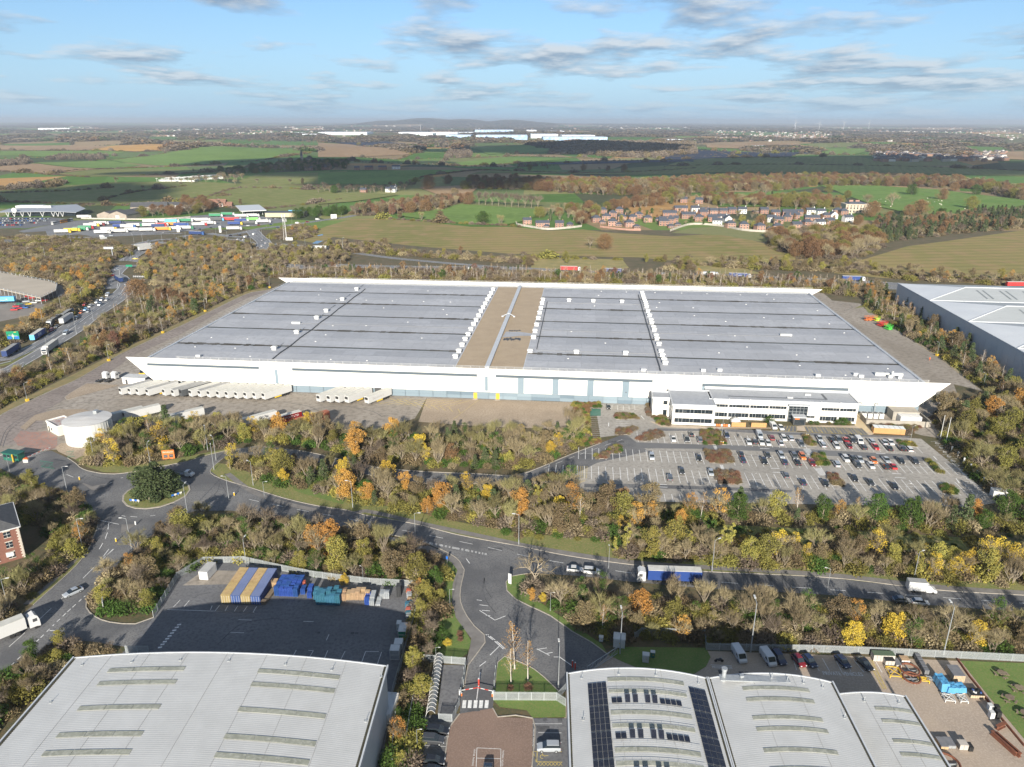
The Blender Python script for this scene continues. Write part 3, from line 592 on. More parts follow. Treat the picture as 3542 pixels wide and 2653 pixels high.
# horizontal sheet joints of the white front, real steps
mb = MB()
for z in (5.0,6.8,8.6,12.2): mb.box(173,-.352,z,340 - (13.8 - z) * 2,.03,.035)
for k in range(57): mb.box(8 + k * 6,-.353,4.2,.03,.03,9)
mb.build('cladding_joint',mat('joint',(.62,.61,.58),rough=.7),wh,kind='stuff')
# roof bays between the valleys
VY = [1.2,25.6,54.2,83.3,111.6,140.3,D_]
SX = [(X0,146.4),(175.8,X1)]
def bay(x0,x1,y0,y1,name='roof_bay'):
	m_ = MB(); yc = (y0 + y1) / 2; n = 14; g = 1.0
	for i in range(n):
		a_ = x0 + (x1 - x0) * i / n; b2 = x0 + (x1 - x0) * (i + 1) / n
		m_.add([(a_,y0 + g,RZ),(b2,y0 + g,RZ),(b2,yc,RZ + .35),(a_,yc,RZ + .35),(b2,y1 - g,RZ),(a_,y1 - g,RZ)],[(0,1,2,3),(3,2,4,5)])
	m_.build(name,ROOFM,wh)
for (a_,b_) in SX:
	cuts = [a_] + ([65,b_] if a_ < 100 else [235.5,b_])
	for i in range(6):
		for c0,c1 in zip(cuts[:-1],cuts[1:]): bay(c0,c1,VY[i],VY[i + 1])
for y in VY[1:-1]:
	for (a_,b_) in SX:
		mb = MB()
		n = int((b_ - a_) / 2.2)
		for i in range(n):   # ragged dirt along each valley gutter
			x = a_ + (b_ - a_) * (i + .5) / n; w = 1.0 + R.random() * 2.0 * (1 + math.sin(x / 23 + y)) * .7
			mb.add([(x - 1.2,y - w * .55,RZ + .0135 * max(0,w * .55 - 1) + .05),(x + 1.2,y - w * .5,RZ + .0135 * max(0,w * .5 - 1) + .05),(x + 1.2,y,RZ + .012),(x - 1.2,y,RZ + .012),(x + 1.2,y + w * .5,RZ + .0135 * max(0,w * .5 - 1) + .05),(x - 1.2,y + w * .5,RZ + .0135 * max(0,w * .5 - 1) + .05)],[(0,1,2,3),(3,2,4,5)])
		mb.build('valley_gutter',GUT,wh)
mb = MB(); mb.box(161.1,D_ / 2,RZ - .1,29.2,D_ - 2,.35); mb.build('gravel_strip',GRAV,wh)
mb = MB(); mb.box(160.4,84,RZ + .25,1.5,167,.9); mb.box(160.4,84,RZ + 1.15,2.0,167,.12); mb.build('strip_parapet',TRIM,wh)
mb = MB(); mb.tube((157.6,90.5,RZ + .6),(160.4,93,RZ + 1.4),.25); mb.tube((163.4,90.5,RZ + .6),(160.4,93,RZ + 1.4),.25); mb.box(157.4,90,RZ + .2,1,1,.6); mb.box(163.6,90,RZ + .2,1,1,.6); mb.build('parapet_stair',TRIM,wh)
mb = MB()
def blob(x,y,sx,sy,n=14):
	P = [(x + math.cos(2 * math.pi * i / n) * sx * R.uniform(.6,1.1),y + math.sin(2 * math.pi * i / n) * sy * R.uniform(.5,1.2),RZ + .262) for i in range(n)]; mb.add(P,[tuple(range(n))])
for k in range(9): blob(163 + k * .9,48.5 - R.random() * 2.4,.7,2.2)
for k in range(5): blob(164 + k * 1.2,62 + R.random() * 1.5,.6,1.6)
for k in range(5): blob(170 + k * 1.1,53.6 + R.random(),.7,.8)
mb.build('bare_roof_patch',DKTRIM,wh)
mb = MB(); mb.add([(x,y,RZ + .275) for x,y in ((161.6,50),(165,51),(170,53.5),(175.6,54),(175.6,58),(169,60.6),(166,60),(162.4,60.4))],[tuple(range(8))]); mb.build('bare_membrane_patch',ROOFM,wh)
# edge flashings and side parapets
for nm,x,w in (('side_parapet',X0 - .3,1.0),('side_parapet',X1 + .3,1.0)):
	mb = MB(); mb.box(x,D_ / 2,RZ - 1.2,w,D_,1.75); mb.build(nm,TRIM,wh)
mb = MB(); mb.box(146.5,84,RZ,.35,164,.4); mb.box(175.7,84,RZ,.35,164,.4); mb.build('strip_flashing',TRIM,wh)
mb = MB()
for x in (X0 + .1,X1 - .1):
	for y in range(4,166,4): mb.box(x - .3,y,RZ + .5,.08,.08,1.1)
	for z in (RZ + 1.0,RZ + 1.6): mb.box(x - .3,D_ / 2,z,.07,D_ - 4,.07)
for k in range(86):
	mb.box(24 + k * 3.7,.4,RZ + .3,.09,.09,1.3); mb.box(20 + k * 3.7,D_ + 5.6,RZ + 1.2,.09,.09,1.3)
for z in (RZ + 1.05,RZ + 1.55): mb.box(181,.4,z,316,.09,.09); mb.box(181,D_ + 5.6,z + .9,320,.09,.09)
mb.build('guard_rail',LTG,wh)
# roof plant: cowled fan units
def fan_unit():
	m1 = MB(); m1.box(0,0,0,2.1,1.7,1.2,taper=.86); m2 = MB(); m2.box(0,0,1.18,2.6,2.1,.5,taper=.94); m2.box(0,0,1.68,1.8,1.5,.16)
	return m1.mesh('roof_fan',WPAINT),m2.mesh('cowl',LTG)
fa,fb = fan_unit()
UN = [(60.3,147),(60.2,119),(60,91),(60.1,75.5),(60,47),(60,19)] + [(144.6,14.9 + i * 9.3) for i in range(16)] + [(176.8,y) for y in (130,121,110,98,87,73,61,50,27)]
UN += [(236 - .02 * i,14.8 + y) for i,y in enumerate((0,5,12,18,29,39,44,54,59,69,74,83,94,104,109,114,119,124,129,134,139))] + [(192,129.6),(206,129.5),(222.5,129.6),(197.7,27.9),(219.8,28.4)]
def rz_at(y):
	for i in range(6):
		if VY[i] <= y <= VY[i + 1]:
			c = (VY[i] + VY[i + 1]) / 2; return RZ + max(0,.35 * (1 - abs(y - c) / (c - VY[i] - 1)))
	return RZ
for x,y in UN:
	o = link('roof_fan',fa,wh,(x,y,rz_at(y) - .05)); link('cowl',fb,o)
vm = MB().box(0,0,0,.75,.55,.25,taper=.8).mesh('roof_vent',LTG)
for i in range(6):
	yc = (VY[i] + VY[i + 1]) / 2
	for x in range(22,333,17):
		if 140 < x < 182: continue
		for dy in (-5.5,5.5):
			if R.random() < .32: xx = x + R.uniform(-3,3); link('roof_vent',vm,wh,(xx,yc + dy + R.uniform(-1,1),rz_at(yc + dy) - .02))
mb = MB()
for a_,b_,w,h in (((64.9,149.7),(65.1,4.7),.45,.3),((233.2,150),(233.0,5.2),.5,.45),((179.5,126),(179.6,31.5),.4,.3)):
	n = 40
	for i in range(n):
		y0,y1 = b_[1] + (a_[1] - b_[1]) * i / n,b_[1] + (a_[1] - b_[1]) * (i + 1) / n; mb.box(a_[0],(y0 + y1) / 2,rz_at((y0 + y1) / 2) + .1,w,abs(y1 - y0),h)
mb.build('cable_tray',DKTRIM,wh)
DUCT = mat('roof_duct',(.19,.20,.22),rough=.6)
for x0,x1,y,w_,h_ in ((54.4,143,65.2,.55,.2),(180,235,64.8,.55,.2),(238,301,65.3,.55,.2),(180,232,124.8,.35,.25),(180,234,30.2,.35,.25)): MB().box((x0 + x1) / 2,y,rz_at(y) + .05,x1 - x0,w_,h_).build('duct_run',DUCT,wh)
for k in range(6): x,y = UN[k]; MB().box(x - .2,y + 8,rz_at(y + 8) + .03,.5,15,.06).build('duct_run',DUCT,wh)
mb = MB(); mb.box(299.4,67,rz_at(67),5.5,1.6,.9); mb.build('air_handler',LTG,wh); mb = MB(); mb.box(52.8,65,rz_at(65),4.5,1.5,.9); mb.build('air_handler',LTG,wh)
mb = MB(); mb.box(326.5,9,RZ + .3,11,1.3,1.2); mb.box(326,6.2,RZ + .3,1.6,1.4,1.1); mb.box(329.5,5.6,RZ + .3,1.4,1.2,1); mb.tube((327,6.6,RZ + 1),(327,6.6,RZ + 3),.4,n=8); mb.build('roof_plant',LTG,wh)
for x,y in ((297,5),(313,8),(314.5,6),(31,4.8),(226,5),(251,7),(258,8.3)): mb = MB(); mb.box(x,y,RZ + .2,1.9,1.5,1.1); mb.build('roof_box',WPAINT,wh)
mb = MB()
for x in (155.4,165.0): mb.box(x,-.2,.15,1.5,.16,2.6)
mb.box(235.5,-.2,.15,1.5,.16,2.6); mb.build('yellow_door',YPAINT,wh)
for x in (155.4,165.0): mb = MB(); mb.box(x,-.9,.02,2.2,1.4,.14); mb.build('door_step',KERB,wh)
mb = MB()
for x in list(range(22,72,4)) + [52,56] + list(range(97,120,4)): mb.box(x,-.3,.9,2.8,.5,2.6)
mb.build('dock_shelter',DKTRIM,wh)
for x in range(30,330,27): mb = MB(); mb.box(x,-.42,5.2,.5,.25,.3); mb.build('floodlight',DKTRIM,wh)
# -- office block on the front
off = thing('office_block','white two-storey office with long dark window bands in front of the vast warehouse','office',(*BL(0,0),0),AL)
OROOF = mat('office_roof',(.34,.355,.38),(.39,.405,.43),(.31,.325,.35),s=.08,s2=.6,rough=.7)
def oblock(x0,x1,y0,y1,h,name):
	mb = MB(); mb.box((x0 + x1) / 2,(y0 + y1) / 2,.02,x1 - x0,y1 - y0,h); mb.build(name + '_wall',WHITEP,off)
	mb = MB(); mb.box((x0 + x1) / 2,(y0 + y1) / 2,h - .0,x1 - x0 - .5,y1 - y0 - .5,.12); mb.build(name + '_roof',OROOF,off)
	mb = MB(); e = .35
	mb.box((x0 + x1) / 2,y0 - .1,h - .25,x1 - x0 + .8,e,.6); mb.box((x0 + x1) / 2,y1 - .3,h + .0,x1 - x0,e,.55); mb.box(x0 - .1,(y0 + y1) / 2,h - .25,e,y1 - y0 - .3,.6); mb.box(x1 + .1,(y0 + y1) / 2,h - .25,e,y1 - y0 - .3,.6); mb.build(name + '_fascia',TRIM,off)
oblock(251.2,308.2,-13,-.5,8.3,'main'); oblock(236,252.2,-20.7,-4,8.3,'west'); oblock(229,236.2,-12.8,-6,8.0,'entrance')
def window_band(x0,x1,y,z0,z1,n):
	mb = MB(); mb.box((x0 + x1) / 2,y,z0,x1 - x0,.14,z1 - z0); o = mb.build('window_band',GLASS,off)
	for k in range(n + 1): mb = MB(); mb.box(x0 + (x1 - x0) * k / n,y - .06,z0,.12,.2,z1 - z0); mb.build('mullion',STEEL if k % 3 else DKTRIM,o)
for x0,x1,n in ((253,258.4,5),(259,266.6,6),(267.2,274,6),(274.6,281,6),(294.5,301,6),(301.5,307.4,5)):
	window_band(x0,x1,-13.08,5.2,6.3,n)
	if x0 < 290: window_band(x0,x1,-13.08,1.1,2.8,n)
window_band(294.2,300.6,-13.08,.9,2.7,6); window_band(301.4,307.4,-13.08,.9,2.7,5); window_band(288.8,292.2,-13.08,1.9,2.7,2)
window_band(237,251.3,-20.78,5.0,6.6,10); window_band(237,251.3,-20.78,1.1,2.8,10)
for z in (.3,4.9): mb = MB(); mb.box(236.0 - .05,-18.8,z,.14,1.6,2.4 if z < 1 else 1.5); mb.build('side_window',GLASS,off)
mb = MB(); mb.box(234.0,-12.9,.2,1.5,.14,2.8); mb.box(234.0,-12.9,5.3,1.6,.14,1.6); mb.build('side_window',GLASS,off)
mb = MB()
for x in (258.7,266.9,274.3,294.0,301.2): mb.box(x,-13.3,.02,.25,.3,8.9)
mb.build('column',WPAINT,off)
mb = MB(); mb.box(285.6,-13.0,.05,7.4,.5,7.2); o = mb.build('entrance_glazing',GLASS,off)
mb = MB()
for k in range(6): mb.box(282.1 + k * 1.4,-13.3,.05,.08,.1,7.2)
for z in (1.5,2.9,4.3,5.7): mb.box(285.6,-13.3,z,7.2,.1,.08)
mb.build('glazing_bar',STEEL,o)
mb = MB(); mb.box(285.6,-13.4,7.3,8.4,3.4,.35); mb.build('entrance_canopy',TRIM,off)
mb = MB(); mb.box(285.6,-15,.05,4.6,3.6,3.1); p_ = mb.build('porch',DKTRIM,off)
mb = MB(); mb.box(285.6,-15,3.16,5.0,4.0,.25); mb.build('porch_roof',TRIM,p_); mb = MB(); mb.box(285.6,-16.83,.3,3.8,.08,2.0); mb.build('glass_door',GLASS,p_)
mb = MB(); mb.box(284.6,-16.85,2.45,1.7,.08,.5,0); mb.build('porch_sign',ORANGE,p_)
mb = MB(); mb.box(278,-9.5,8.44,38,.8,.16); mb.box(297,-6.5,8.44,.8,6.2,.16); mb.build('roof_walkway',mat('rubber_walkway',(.12,.13,.145),rough=.8),off)
for x,y in ((283,-9.3),(291,-5)): mb = MB(); mb.box(x,y,8.42,2.2,1,.5); mb.build('roof_box',WPAINT,off)
# plant compound at the right end
BLOCKW = mat('block_wall',(.36,.33,.28),(.30,.275,.235),s=.6,rough=.9)
def at2(v,x,y): return at(v,x,y)
pc = thing('plant_compound','walled plant yard with chiller units and pipes beside the office end','plant',(*BL(0,0),0),AL)
mb = MB(); mb.box(324,-13.6,.03,24,.3,2.2); mb.box(312,-10.2,.03,.3,6.6,2.2); mb.box(336,-8,.03,.3,11,2.2); mb.build('block_wall',BLOCKW,pc)
mb = MB(); mb.box(329,-4.5,.03,10,6,3.6); mb.build('plant_room',BLOCKW,pc); mb = MB(); mb.box(329.5,-9,.05,8,4.6,3); mb.build('generator_box',WPAINT,pc)
for x in (313.5,315.8,318,320.2): mb = MB(); mb.box(x,-5.5,.05,1.8,2.4,2.0); o = mb.build('chiller',LTG,pc); mb = MB(); mb.tube((x,-5.5,2.05),(x,-5.5,2.3),.7,n=10); mb.build('fan',DKTRIM,o)
for x in (312.8,319.2):
	mb = MB(); mb.tube((x,-1.5,.1),(x,-1.5,4.6),.16,n=8); mb.tube((x,-1.5,4.6),(x + .8,-1.7,5.1),.16,n=8); mb.tube((x + .8,-1.7,5.1),(x + 1.4,-2.0,4.2),.16,n=8); mb.build('flue',STEEL,pc)
TIMB = mat('orange_timber',(.56,.31,.12),(.46,.25,.10),(.62,.36,.16),s=.6,s2=5,rough=.8,streak=(0,(4,1,.3)))
p0,p1 = at('O',1715,388),at('O',1950,402); L = math.dist(p0,p1); ang = math.atan2(p1[1] - p0[1],p1[0] - p0[0])
cs = thing('cycle_shelter','long slatted orange timber shelter with glass roof at the car park edge','shelter',(*p0,0),ang)
sl_ = MB().box(0,0,0,.28,.06,2.2).mesh('slat',TIMB)
for k in range(int(L / .34)): link('slat',sl_,cs,(.17 + k * .34,0,.1))
mb = MB(); mb.box(L / 2,2.9,.08,L,.08,2.2); mb.box(.04,1.45,.08,.08,2.9,2.2); mb.box(L - .04,1.45,.08,.08,2.9,2.2); mb.build('side_screen',TIMB,cs)
for k in range(6): mb = MB(); mb.box(L * (k + .5) / 6,1.4,2.42,L / 6 - .12,3.1,.07); mb.build('roof_panel',mat('pale_glass',(.55,.6,.62),rough=.2),cs)
for x0,x1,y in ((650,762,338),(798,912,341)):
	p0,p1 = at('O',x0,y),at('O',x1,y + 3); L = math.dist(p0,p1); ang = math.atan2(p1[1] - p0[1],p1[0] - p0[0])
	f_ = thing('timber_screen','orange slatted timber screen beside the %s of the office front' % ('red barrier' if x0 < 700 else 'round green shrub'),'screen',(*p0,0),ang)
	for k in range(int(L / .34)): link('slat',sl_,f_,(.17 + k * .34,0,-.35))
bar = thing('barrier','low orange and white plastic barrier in front of the office left wing','barrier',(*at('O',515,333),0),math.atan2(*(lambda a_,b_: (b_[1] - a_[1],b_[0] - a_[0]))(at('O',515,333),at('O',650,338))))
for k in range(7): mb = MB(); mb.box(.45 + k * .92,0,.05,.86,.3,.9,taper=.8); mb.build('segment',ORANGE if k % 3 else WPAINT,bar)
gz = thing('canvas_canopy','grey domed garden canopy between the orange timber screens','canopy',(*at('O',680,302),0))
mb = MB(); mb.loft([[(-2,y * .8,.05),(-1.5,y,1.1),(0,y,1.9),(1.5,y,1.1),(2,y * .8,.05)] for y in (-1.4,0,1.4)]); mb.build('canopy_shell',LTG,gz,True)
# -- round tank and its pump house
tc_ = (-157.0,253.5); tk = thing('water_tank','big round pale grey water tank beside the yard gate','tank',(*tc_,0))
mb = MB(); mb.tube((0,0,.05),(0,0,8.2),8.0,n=48,cap=True); mb.build('shell',mat('tank_cladding',(.60,.60,.57),(.54,.54,.52),s=.2,rough=.55,streak=(0,(3,3,.1))),tk,False)
mb = MB(); mb.tube((0,0,8.2),(0,0,9.0),8.25,.3,n=48); mb.build('roof',mat('tank_roof',(.56,.55,.53),(.40,.37,.35),s=.25,rough=.7,streak=(1.2,(.3,1.4,1)),lo=.5,hi=.75),tk)
mb = MB()
for k in range(48): a_ = 2 * math.pi * k / 48; mb.box(8.03 * math.cos(a_),8.03 * math.sin(a_),.3,.06,.05,7.8,a_)
mb.build('cladding_rib',LTG,tk,kind='stuff')
mb = MB(); mb.box(1,4.6,8.3,1.3,1.6,1.4); mb.box(1,5.8,8.1,.9,1.2,.9); mb.build('hatch',STEEL,tk)
p0 = at('G',345,1218); ph = thing('pump_house','low cream pump house tucked against the round tank','building',(*p0,0),rad(-38))
mb = MB(); mb.box(4.8,3.2,.05,9.5,6.4,3.6); mb.build('wall',mat('cream_wall',(.72,.68,.58),rough=.7),ph)
mb = MB(); mb.box(4.8,3.2,3.66,8.9,5.8,.08); mb.build('roof',mat('patched_roof',(.36,.35,.34),(.5,.49,.47),(.38,.12,.08),s=.5,s2=1.4,rough=.8),ph)
mb = MB()
for x,y,a_,b_ in ((4.8,.0,9.8,.35),(4.8,6.4,9.8,.35),(0,3.2,.35,6.0),(9.6,3.2,.35,6.0)): mb.box(x,y,3.5,a_,b_,.65)
mb.build('parapet',WHITEP,ph)
for x in (1.6,3.9): mb = MB(); mb.box(x,-.03,.9 if x > 2 else .1,.9,.12,1.1 if x > 2 else 2.1); mb.build('door' if x < 2 else 'window',DKTRIM,ph)
# -- the ribbed roofs at the bottom of the picture
RIB = mat('ribbed_roof_sheet',(.57,.57,.555),(.52,.52,.505),s=.25,rough=.5,metal=.15,rnd=.0)
SKYL = mat('rooflight',(.33,.335,.27),(.24,.245,.20),(.42,.42,.36),s=.4,s2=1.5,rough=.35)
def barrel(name,label,x0,x1,yb,yf,ze,rise,rot,lights,cat='warehouse',pan=None,arch=True):
	"""arched ribbed roof; x across, y runs back from yf to yb; frame turned by rot about (x0,yb)"""
	t_ = thing(name,label,cat,(x0,yb,0),rot); w = x1 - x0; d = yb - yf
	def zt(x): u = (x / w) * 2 - 1; return ze + rise * (1 - u * u)
	nx = 20; step = .42; n = int(d / step); m_ = MB(); vs = []; rows = []
	for k in range(n):
		y = -k * step; rows += [(y,.0),(y - .24,.0),(y - .27,.01),(y - .39,.01)]
	for y,dzz in rows:
		for i in range(nx + 1): x = w * i / nx; vs.append((x,y,zt(x) + dzz))
	m_.add(vs,[((r_ + 1) * (nx + 1) + i,(r_ + 1) * (nx + 1) + i + 1,r_ * (nx + 1) + i + 1,r_ * (nx + 1) + i) for r_ in range(len(rows) - 1) for i in range(nx)])
	rf = m_.build('roof',RIB,t_)
	m_ = MB(); P = [(0,.05)] + [(w,.05)] + [(w * i / 10,zt(w * i / 10) - .12) for i in range(10,-1,-1)]
	m_.add([(x,-.2,z) for x,z in P] + [(x,-d,z) for x,z in P],[tuple(range(len(P) - 1,-1,-1)),tuple(range(len(P),2 * len(P)))] + [(i,(i + 1) % len(P),len(P) + (i + 1) % len(P),len(P) + i) for i in range(len(P)) if i != 0])
	m_.build('wall',mat('grey_cladding',(.40,.43,.46),(.36,.39,.42),s=.2,rough=.5),t_)
	m_ = MB(); nx2 = 16
	m_.loft([[(w * i / nx2,.05,zt(w * i / nx2) - .5),(w * i / nx2,.28,zt(w * i / nx2) - .5),(w * i / nx2,.28,zt(w * i / nx2) + .12),(w * i / nx2,.05,zt(w * i / nx2) + .12)] for i in range(nx2 + 1)]); m_.build('eaves_trim',TRIM,t_)
	for x,s in ((-.25,1),(w + .25,-1)):
		m_ = MB(); m_.box(x,-d / 2,ze - .5,.3,d + .6,.75); m_.build('parapet',TRIM,t_)
		m_ = MB(); m_.box(x + s * .42,-d / 2,ze - .02,.5,d,.08); m_.build('gutter',mat('mossy_gutter',(.03,.028,.02),(.07,.065,.035),s=2,rough=.95),t_)
	for (a_,b_,y,dy,nseg) in lights:
		for q in range(nseg):
			xa,xb = a_ + (b_ - a_) * q / nseg + .04,a_ + (b_ - a_) * (q + 1) / nseg - .04; m_ = MB(); k = 6
			m_.loft([[(xa + (xb - xa) * i / k,y - dy,zt(xa + (xb - xa) * i / k) + .06),(xa + (xb - xa) * i / k,y,zt(xa + (xb - xa) * i / k) + .06),(xa + (xb - xa) * i / k,y,zt(xa + (xb - xa) * i / k) + .10),(xa + (xb - xa) * i / k,y - dy,zt(xa + (xb - xa) * i / k) + .10)] for i in range(k + 1)])
			m_.build('rooflight',SKYL,t_)
	m_ = MB(); k = max(3,int(w / 7))
	for i in range(1,k):
		m_.box(w * i / k,-d / 2,zt(w * i / k) + .045,.05,d,.02)
	m_.build('sheet_lap',mat('lap',(.36,.36,.35),rough=.6),t_)
	return t_,zt,w
AF = rad(-2.6)
la,lz,lw = barrel('warehouse','pale ribbed arched roof shed with two columns of dirty rooflights, bottom left corner',-86.2,-24.3,119.5,60,12.0,2.2,rad(-2.0),[(a_,b_,y,1.1,3) for a_,b_ in ((9.5,24.5),(38.5,54)) for y in (-3.9,-7.4,-13.6,-19.7,-23.6,-29,-34)])
def hook(t_,zt,xs):
	for x,y in xs:
		m_ = MB(); z = zt(x); m_.tube((x,y,z),(x + .15,y + .2,z + .75),.05); m_.box(x,y,z,.5,.5,.12); m_.build('roof_anchor',STEEL,t_)
hook(la,lz,[(3,-2.2),(13,-2.2),(22.5,-2),(32,-2),(43,-2.2),(52,-2.6),(61.5,-2.8),(3,-12),(61,-14)])
BRP = mat('wall_corrugated',(.32,.36,.40),rough=.5)
ra,rz_,rw = barrel('warehouse','ribbed arched roof shed carrying black solar panels and pale rooflight strips, bottom centre right',11.0,37.3,116.2,60,11.3,1.8,AF,[(7.2,21.6,y,1.0,4) for y in (-2.3,-5.3,-10.6,-13.6,-18.9,-21.7,-26,-29)])
rb,rbz,rbw = barrel('warehouse','ribbed arched roof shed with chimney flue, between the solar roof and the small shed',38.0,61.0,115.0,60,11.3,1.6,AF,[(5.2,17.5,y,.9,3) for y in (-3.2,-6,-10.4,-13,-17.6,-21.5,-26)])
rc,rcz,rcw = barrel('warehouse','small lower ribbed roof shed crossed by a long pole shadow, bottom right',63.6,76.2,115.6,60,7.0,.7,AF,[(5.2,12.2,y,.8,2) for y in (-3.6,-6.7,-11.4,-14.4,-19)])
hook(ra,rz_,[(2.5,-1.6),(9.5,-1.4),(16.5,-1.4),(2.3,-12),(24.5,-1.8)]); hook(rb,rbz,[(14,-1.5),(17,-1.6),(20.5,-1.9),(22,-9)]); hook(rc,rcz,[(4,-2),(10.5,-2)])
m_ = MB(); m_.tube((2.3,-1.0,11.4),(2.3,-1.0,14.4),.42,n=12); m_.tube((2.3,-1,14.4),(2.3,-1,14.8),.55,n=12); m_.build('flue',STEEL,rb)
m_ = MB(); m_.tube((5.6,-1.2,12),(5.6,-1.2,13.4),.2,n=8); m_.box(5.6,-1.2,13.2,.7,.7,.3); m_.tube((11.2,-1.2,12),(11.2,-1.2,14),.1,n=8); m_.box(8,-1.3,rbz(8) - .05,13,1.6,.2); m_.build('vent_pipe',STEEL,rb)
PVM = mat('solar_cell',(.012,.014,.022),(.02,.022,.034),s=1,rough=.15,spec=.7); PVF = mat('panel_frame',(.14,.145,.155),rough=.4,metal=.5)
def pv(t_,zt,w,x,y,sx,sy,tilt=0):
	m_ = MB(); z0,z1 = zt(x) + .16,zt(x + sx) + .16; h0 = .75 if tilt else 0
	A,B,C,D = (x,y - sy,z0),(x + sx,y - sy,z1),(x + sx,y,z1 + h0),(x,y,z0 + h0)
	m_.add([A,B,C,D] + [(p[0],p[1],p[2] + .05) for p in (A,B,C,D)],[(3,2,1,0),(0,1,5,4),(1,2,6,5),(2,3,7,6),(3,0,4,7)],1)
	e = .035; lp = lambda a_,b_,t: tuple(a_[i] + (b_[i] - a_[i]) * t for i in range(3))
	q = [(p[0],p[1],p[2] + .052) for p in (A,B,C,D)]; c = lp(q[0],q[2],.5); m_.add([lp(p,c,e * 1.6) for p in q],[(0,1,2,3)],0); m_.add(q,[(0,1,2,3)],1)
	m_.v[-4:] = [(p[0],p[1],p[2] - .004) for p in q]; m_.build('solar_panel',[PVM,PVF],t_)
for r_ in range(14):
	for c in range(4): pv(ra,rz_,rw,3.5 + c * .86,-3.6 - r_ * 1.42 - (.25 * (r_ // 4)),.82,1.36)
for r_ in range(14):
	for c in range(3): pv(ra,rz_,rw,22.3 + c * 1.06,-3.6 - r_ * 1.42 - (.25 * (r_ // 4)),1.02,1.36)
for y in (-7.7,-15.9,-24):
	for x in (7.6,8.55,10.0,11.4,13.6,14.9,16.3,17.3,18.3,19.3): pv(ra,rz_,rw,x,y,.9,1.25,tilt=x in (10.0,11.4,13.6,14.9))
m_ = MB()
for y in (-5.8,-10.1,-14,-18.2,-22,-26.3):
	for i in range(10):
		xa = 7 + i * 1.48; m_.tube((xa,y,rz_(xa) + .1),(xa,y,rz_(xa) + .45),.025,n=4); m_.tube((xa,y,rz_(xa) + .45),(xa + 1.48,y,rz_(xa + 1.48) + .45),.025,n=4)
m_.build('safety_wire',STEEL,ra,kind='stuff')
# tall mast behind the camera side whose shadow crosses the small roof
mast = thing('pylon_mast','tall steel mast standing at the near corner of the small shed','mast',(77.0,83.5,0)); m_ = MB(); m_.tube((0,0,0),(0,0,17.0),.45,.3,n=10); m_.build('pole',STEEL,mast)
# -- second big shed on the right
w2 = thing('warehouse','huge grey-walled shed with white hipped roof panels at the right edge','warehouse',(249.5,473.5,0),rad(-6.6))
GW = mat('blue_grey_wall',(.46,.50,.54),(.50,.54,.58),s=.03,rough=.45,metal=.1); LW = 262; HW = 13.6
m_ = MB(); m_.box(120,-LW / 2,.05,240,LW,HW - .1); m_.build('wall',GW,w2)
pn = MB().box(0,0,0,.08,5.6,HW - .6).mesh('wall_panel',GW)
for k in range(46): link('wall_panel',pn,w2,(-.05,-2.9 - k * 5.68,.2))
RWH = mat('white_roof_sheet',(.66,.68,.69),(.60,.62,.64),s=.06,rough=.5); RGY = mat('grey_roof_sheet',(.40,.42,.42),(.44,.46,.46),s=.1,rough=.6,streak=(0,(1,5,1)))
BY = [0,49,98,147,196,245]; HR = 3.4
for a_,b_ in zip(BY[:-1],BY[1:]):
	c = (a_ + b_) / 2
	m_ = MB(); m_.add([(0,-a_,HW),(0,-b_,HW),(30,-c,HW + HR)],[(0,1,2)]); m_.build('hip',RWH,w2)
	m_ = MB(); m_.add([(0,-b_,HW),(240,-b_,HW),(240,-c,HW + HR),(30,-c,HW + HR)],[(0,1,2,3)]); m_.build('roof_slope',RGY,w2)
	m_ = MB(); m_.add([(240,-a_,HW),(0,-a_,HW),(30,-c,HW + HR),(240,-c,HW + HR)],[(0,1,2,3)]); m_.build('roof_slope',RGY,w2)
	m_ = MB(); m_.tube((0,-b_,HW + .1),(30,-c,HW + HR + .1),.35,n=4); m_.tube((30,-c,HW + HR + .1),(240,-c,HW + HR + .1),.3,n=4); m_.tube((0,-b_,HW + .1),(240,-b_,HW + .1),.4,n=4); m_.build('ridge_flashing',TRIM,w2)
	for k in range(14):
		for dx in (0,3.4):
			x = 34 + k * 13 + dx; m_ = MB(); t0,t1 = .2,.8
			P = lambda x,t: (x,-c - (b_ - c) * t,HW + HR * (1 - t) + .12)
			q = [P(x,t0),P(x + .9,t0),P(x + .9,t1),P(x,t1)]; m_.add(q + [(p[0],p[1],p[2] - .15) for p in q],[(3,2,1,0),(4,5,6,7)[::-1],(0,1,5,4),(2,3,7,6)]); m_.build('rooflight',mat('rooflight_grey',(.22,.24,.24),rough=.4),w2)
m_ = MB(); m_.box(-.2,-LW / 2,HW - .1,.5,LW,.5); m_.build('eaves_trim',TRIM,w2)
# -- brick office block at the left edge
ROOFT = mat('slate_roof',(.07,.072,.075),(.10,.10,.102),s=1.2,rough=.8); RBR = mat('red_brick',(.20,.088,.062),(.165,.075,.055),(.24,.115,.08),s=.7,s2=4,rough=.9); QU = mat('pale_stone',(.50,.45,.38),rough=.85)
c0 = at('J',425,1325); bb = thing('brick_office','red brick office block with pale stone corner quoins and slate roof at the left edge','office',(c0[0] - 1.2,c0[1] - 4,0),rad(38.0))
WB,DB,HB = 34,16,9.6     # local: x to the left along the wall facing the road
m_ = MB(); m_.box(-WB / 2,DB / 2,.02,WB,DB,HB); m_.build('wall',RBR,bb)
m_ = MB(); e = .5; m_.add([(-WB - e,-e,HB),(e,-e,HB),(e,DB + e,HB),(-WB - e,DB + e,HB),(-WB + 8,DB / 2,HB + 3.2),(-8,DB / 2,HB + 3.2)],[(0,1,5,4),(1,2,5),(2,3,4,5),(3,0,4),(3,2,1,0)]); m_.build('roof',ROOFT,bb)
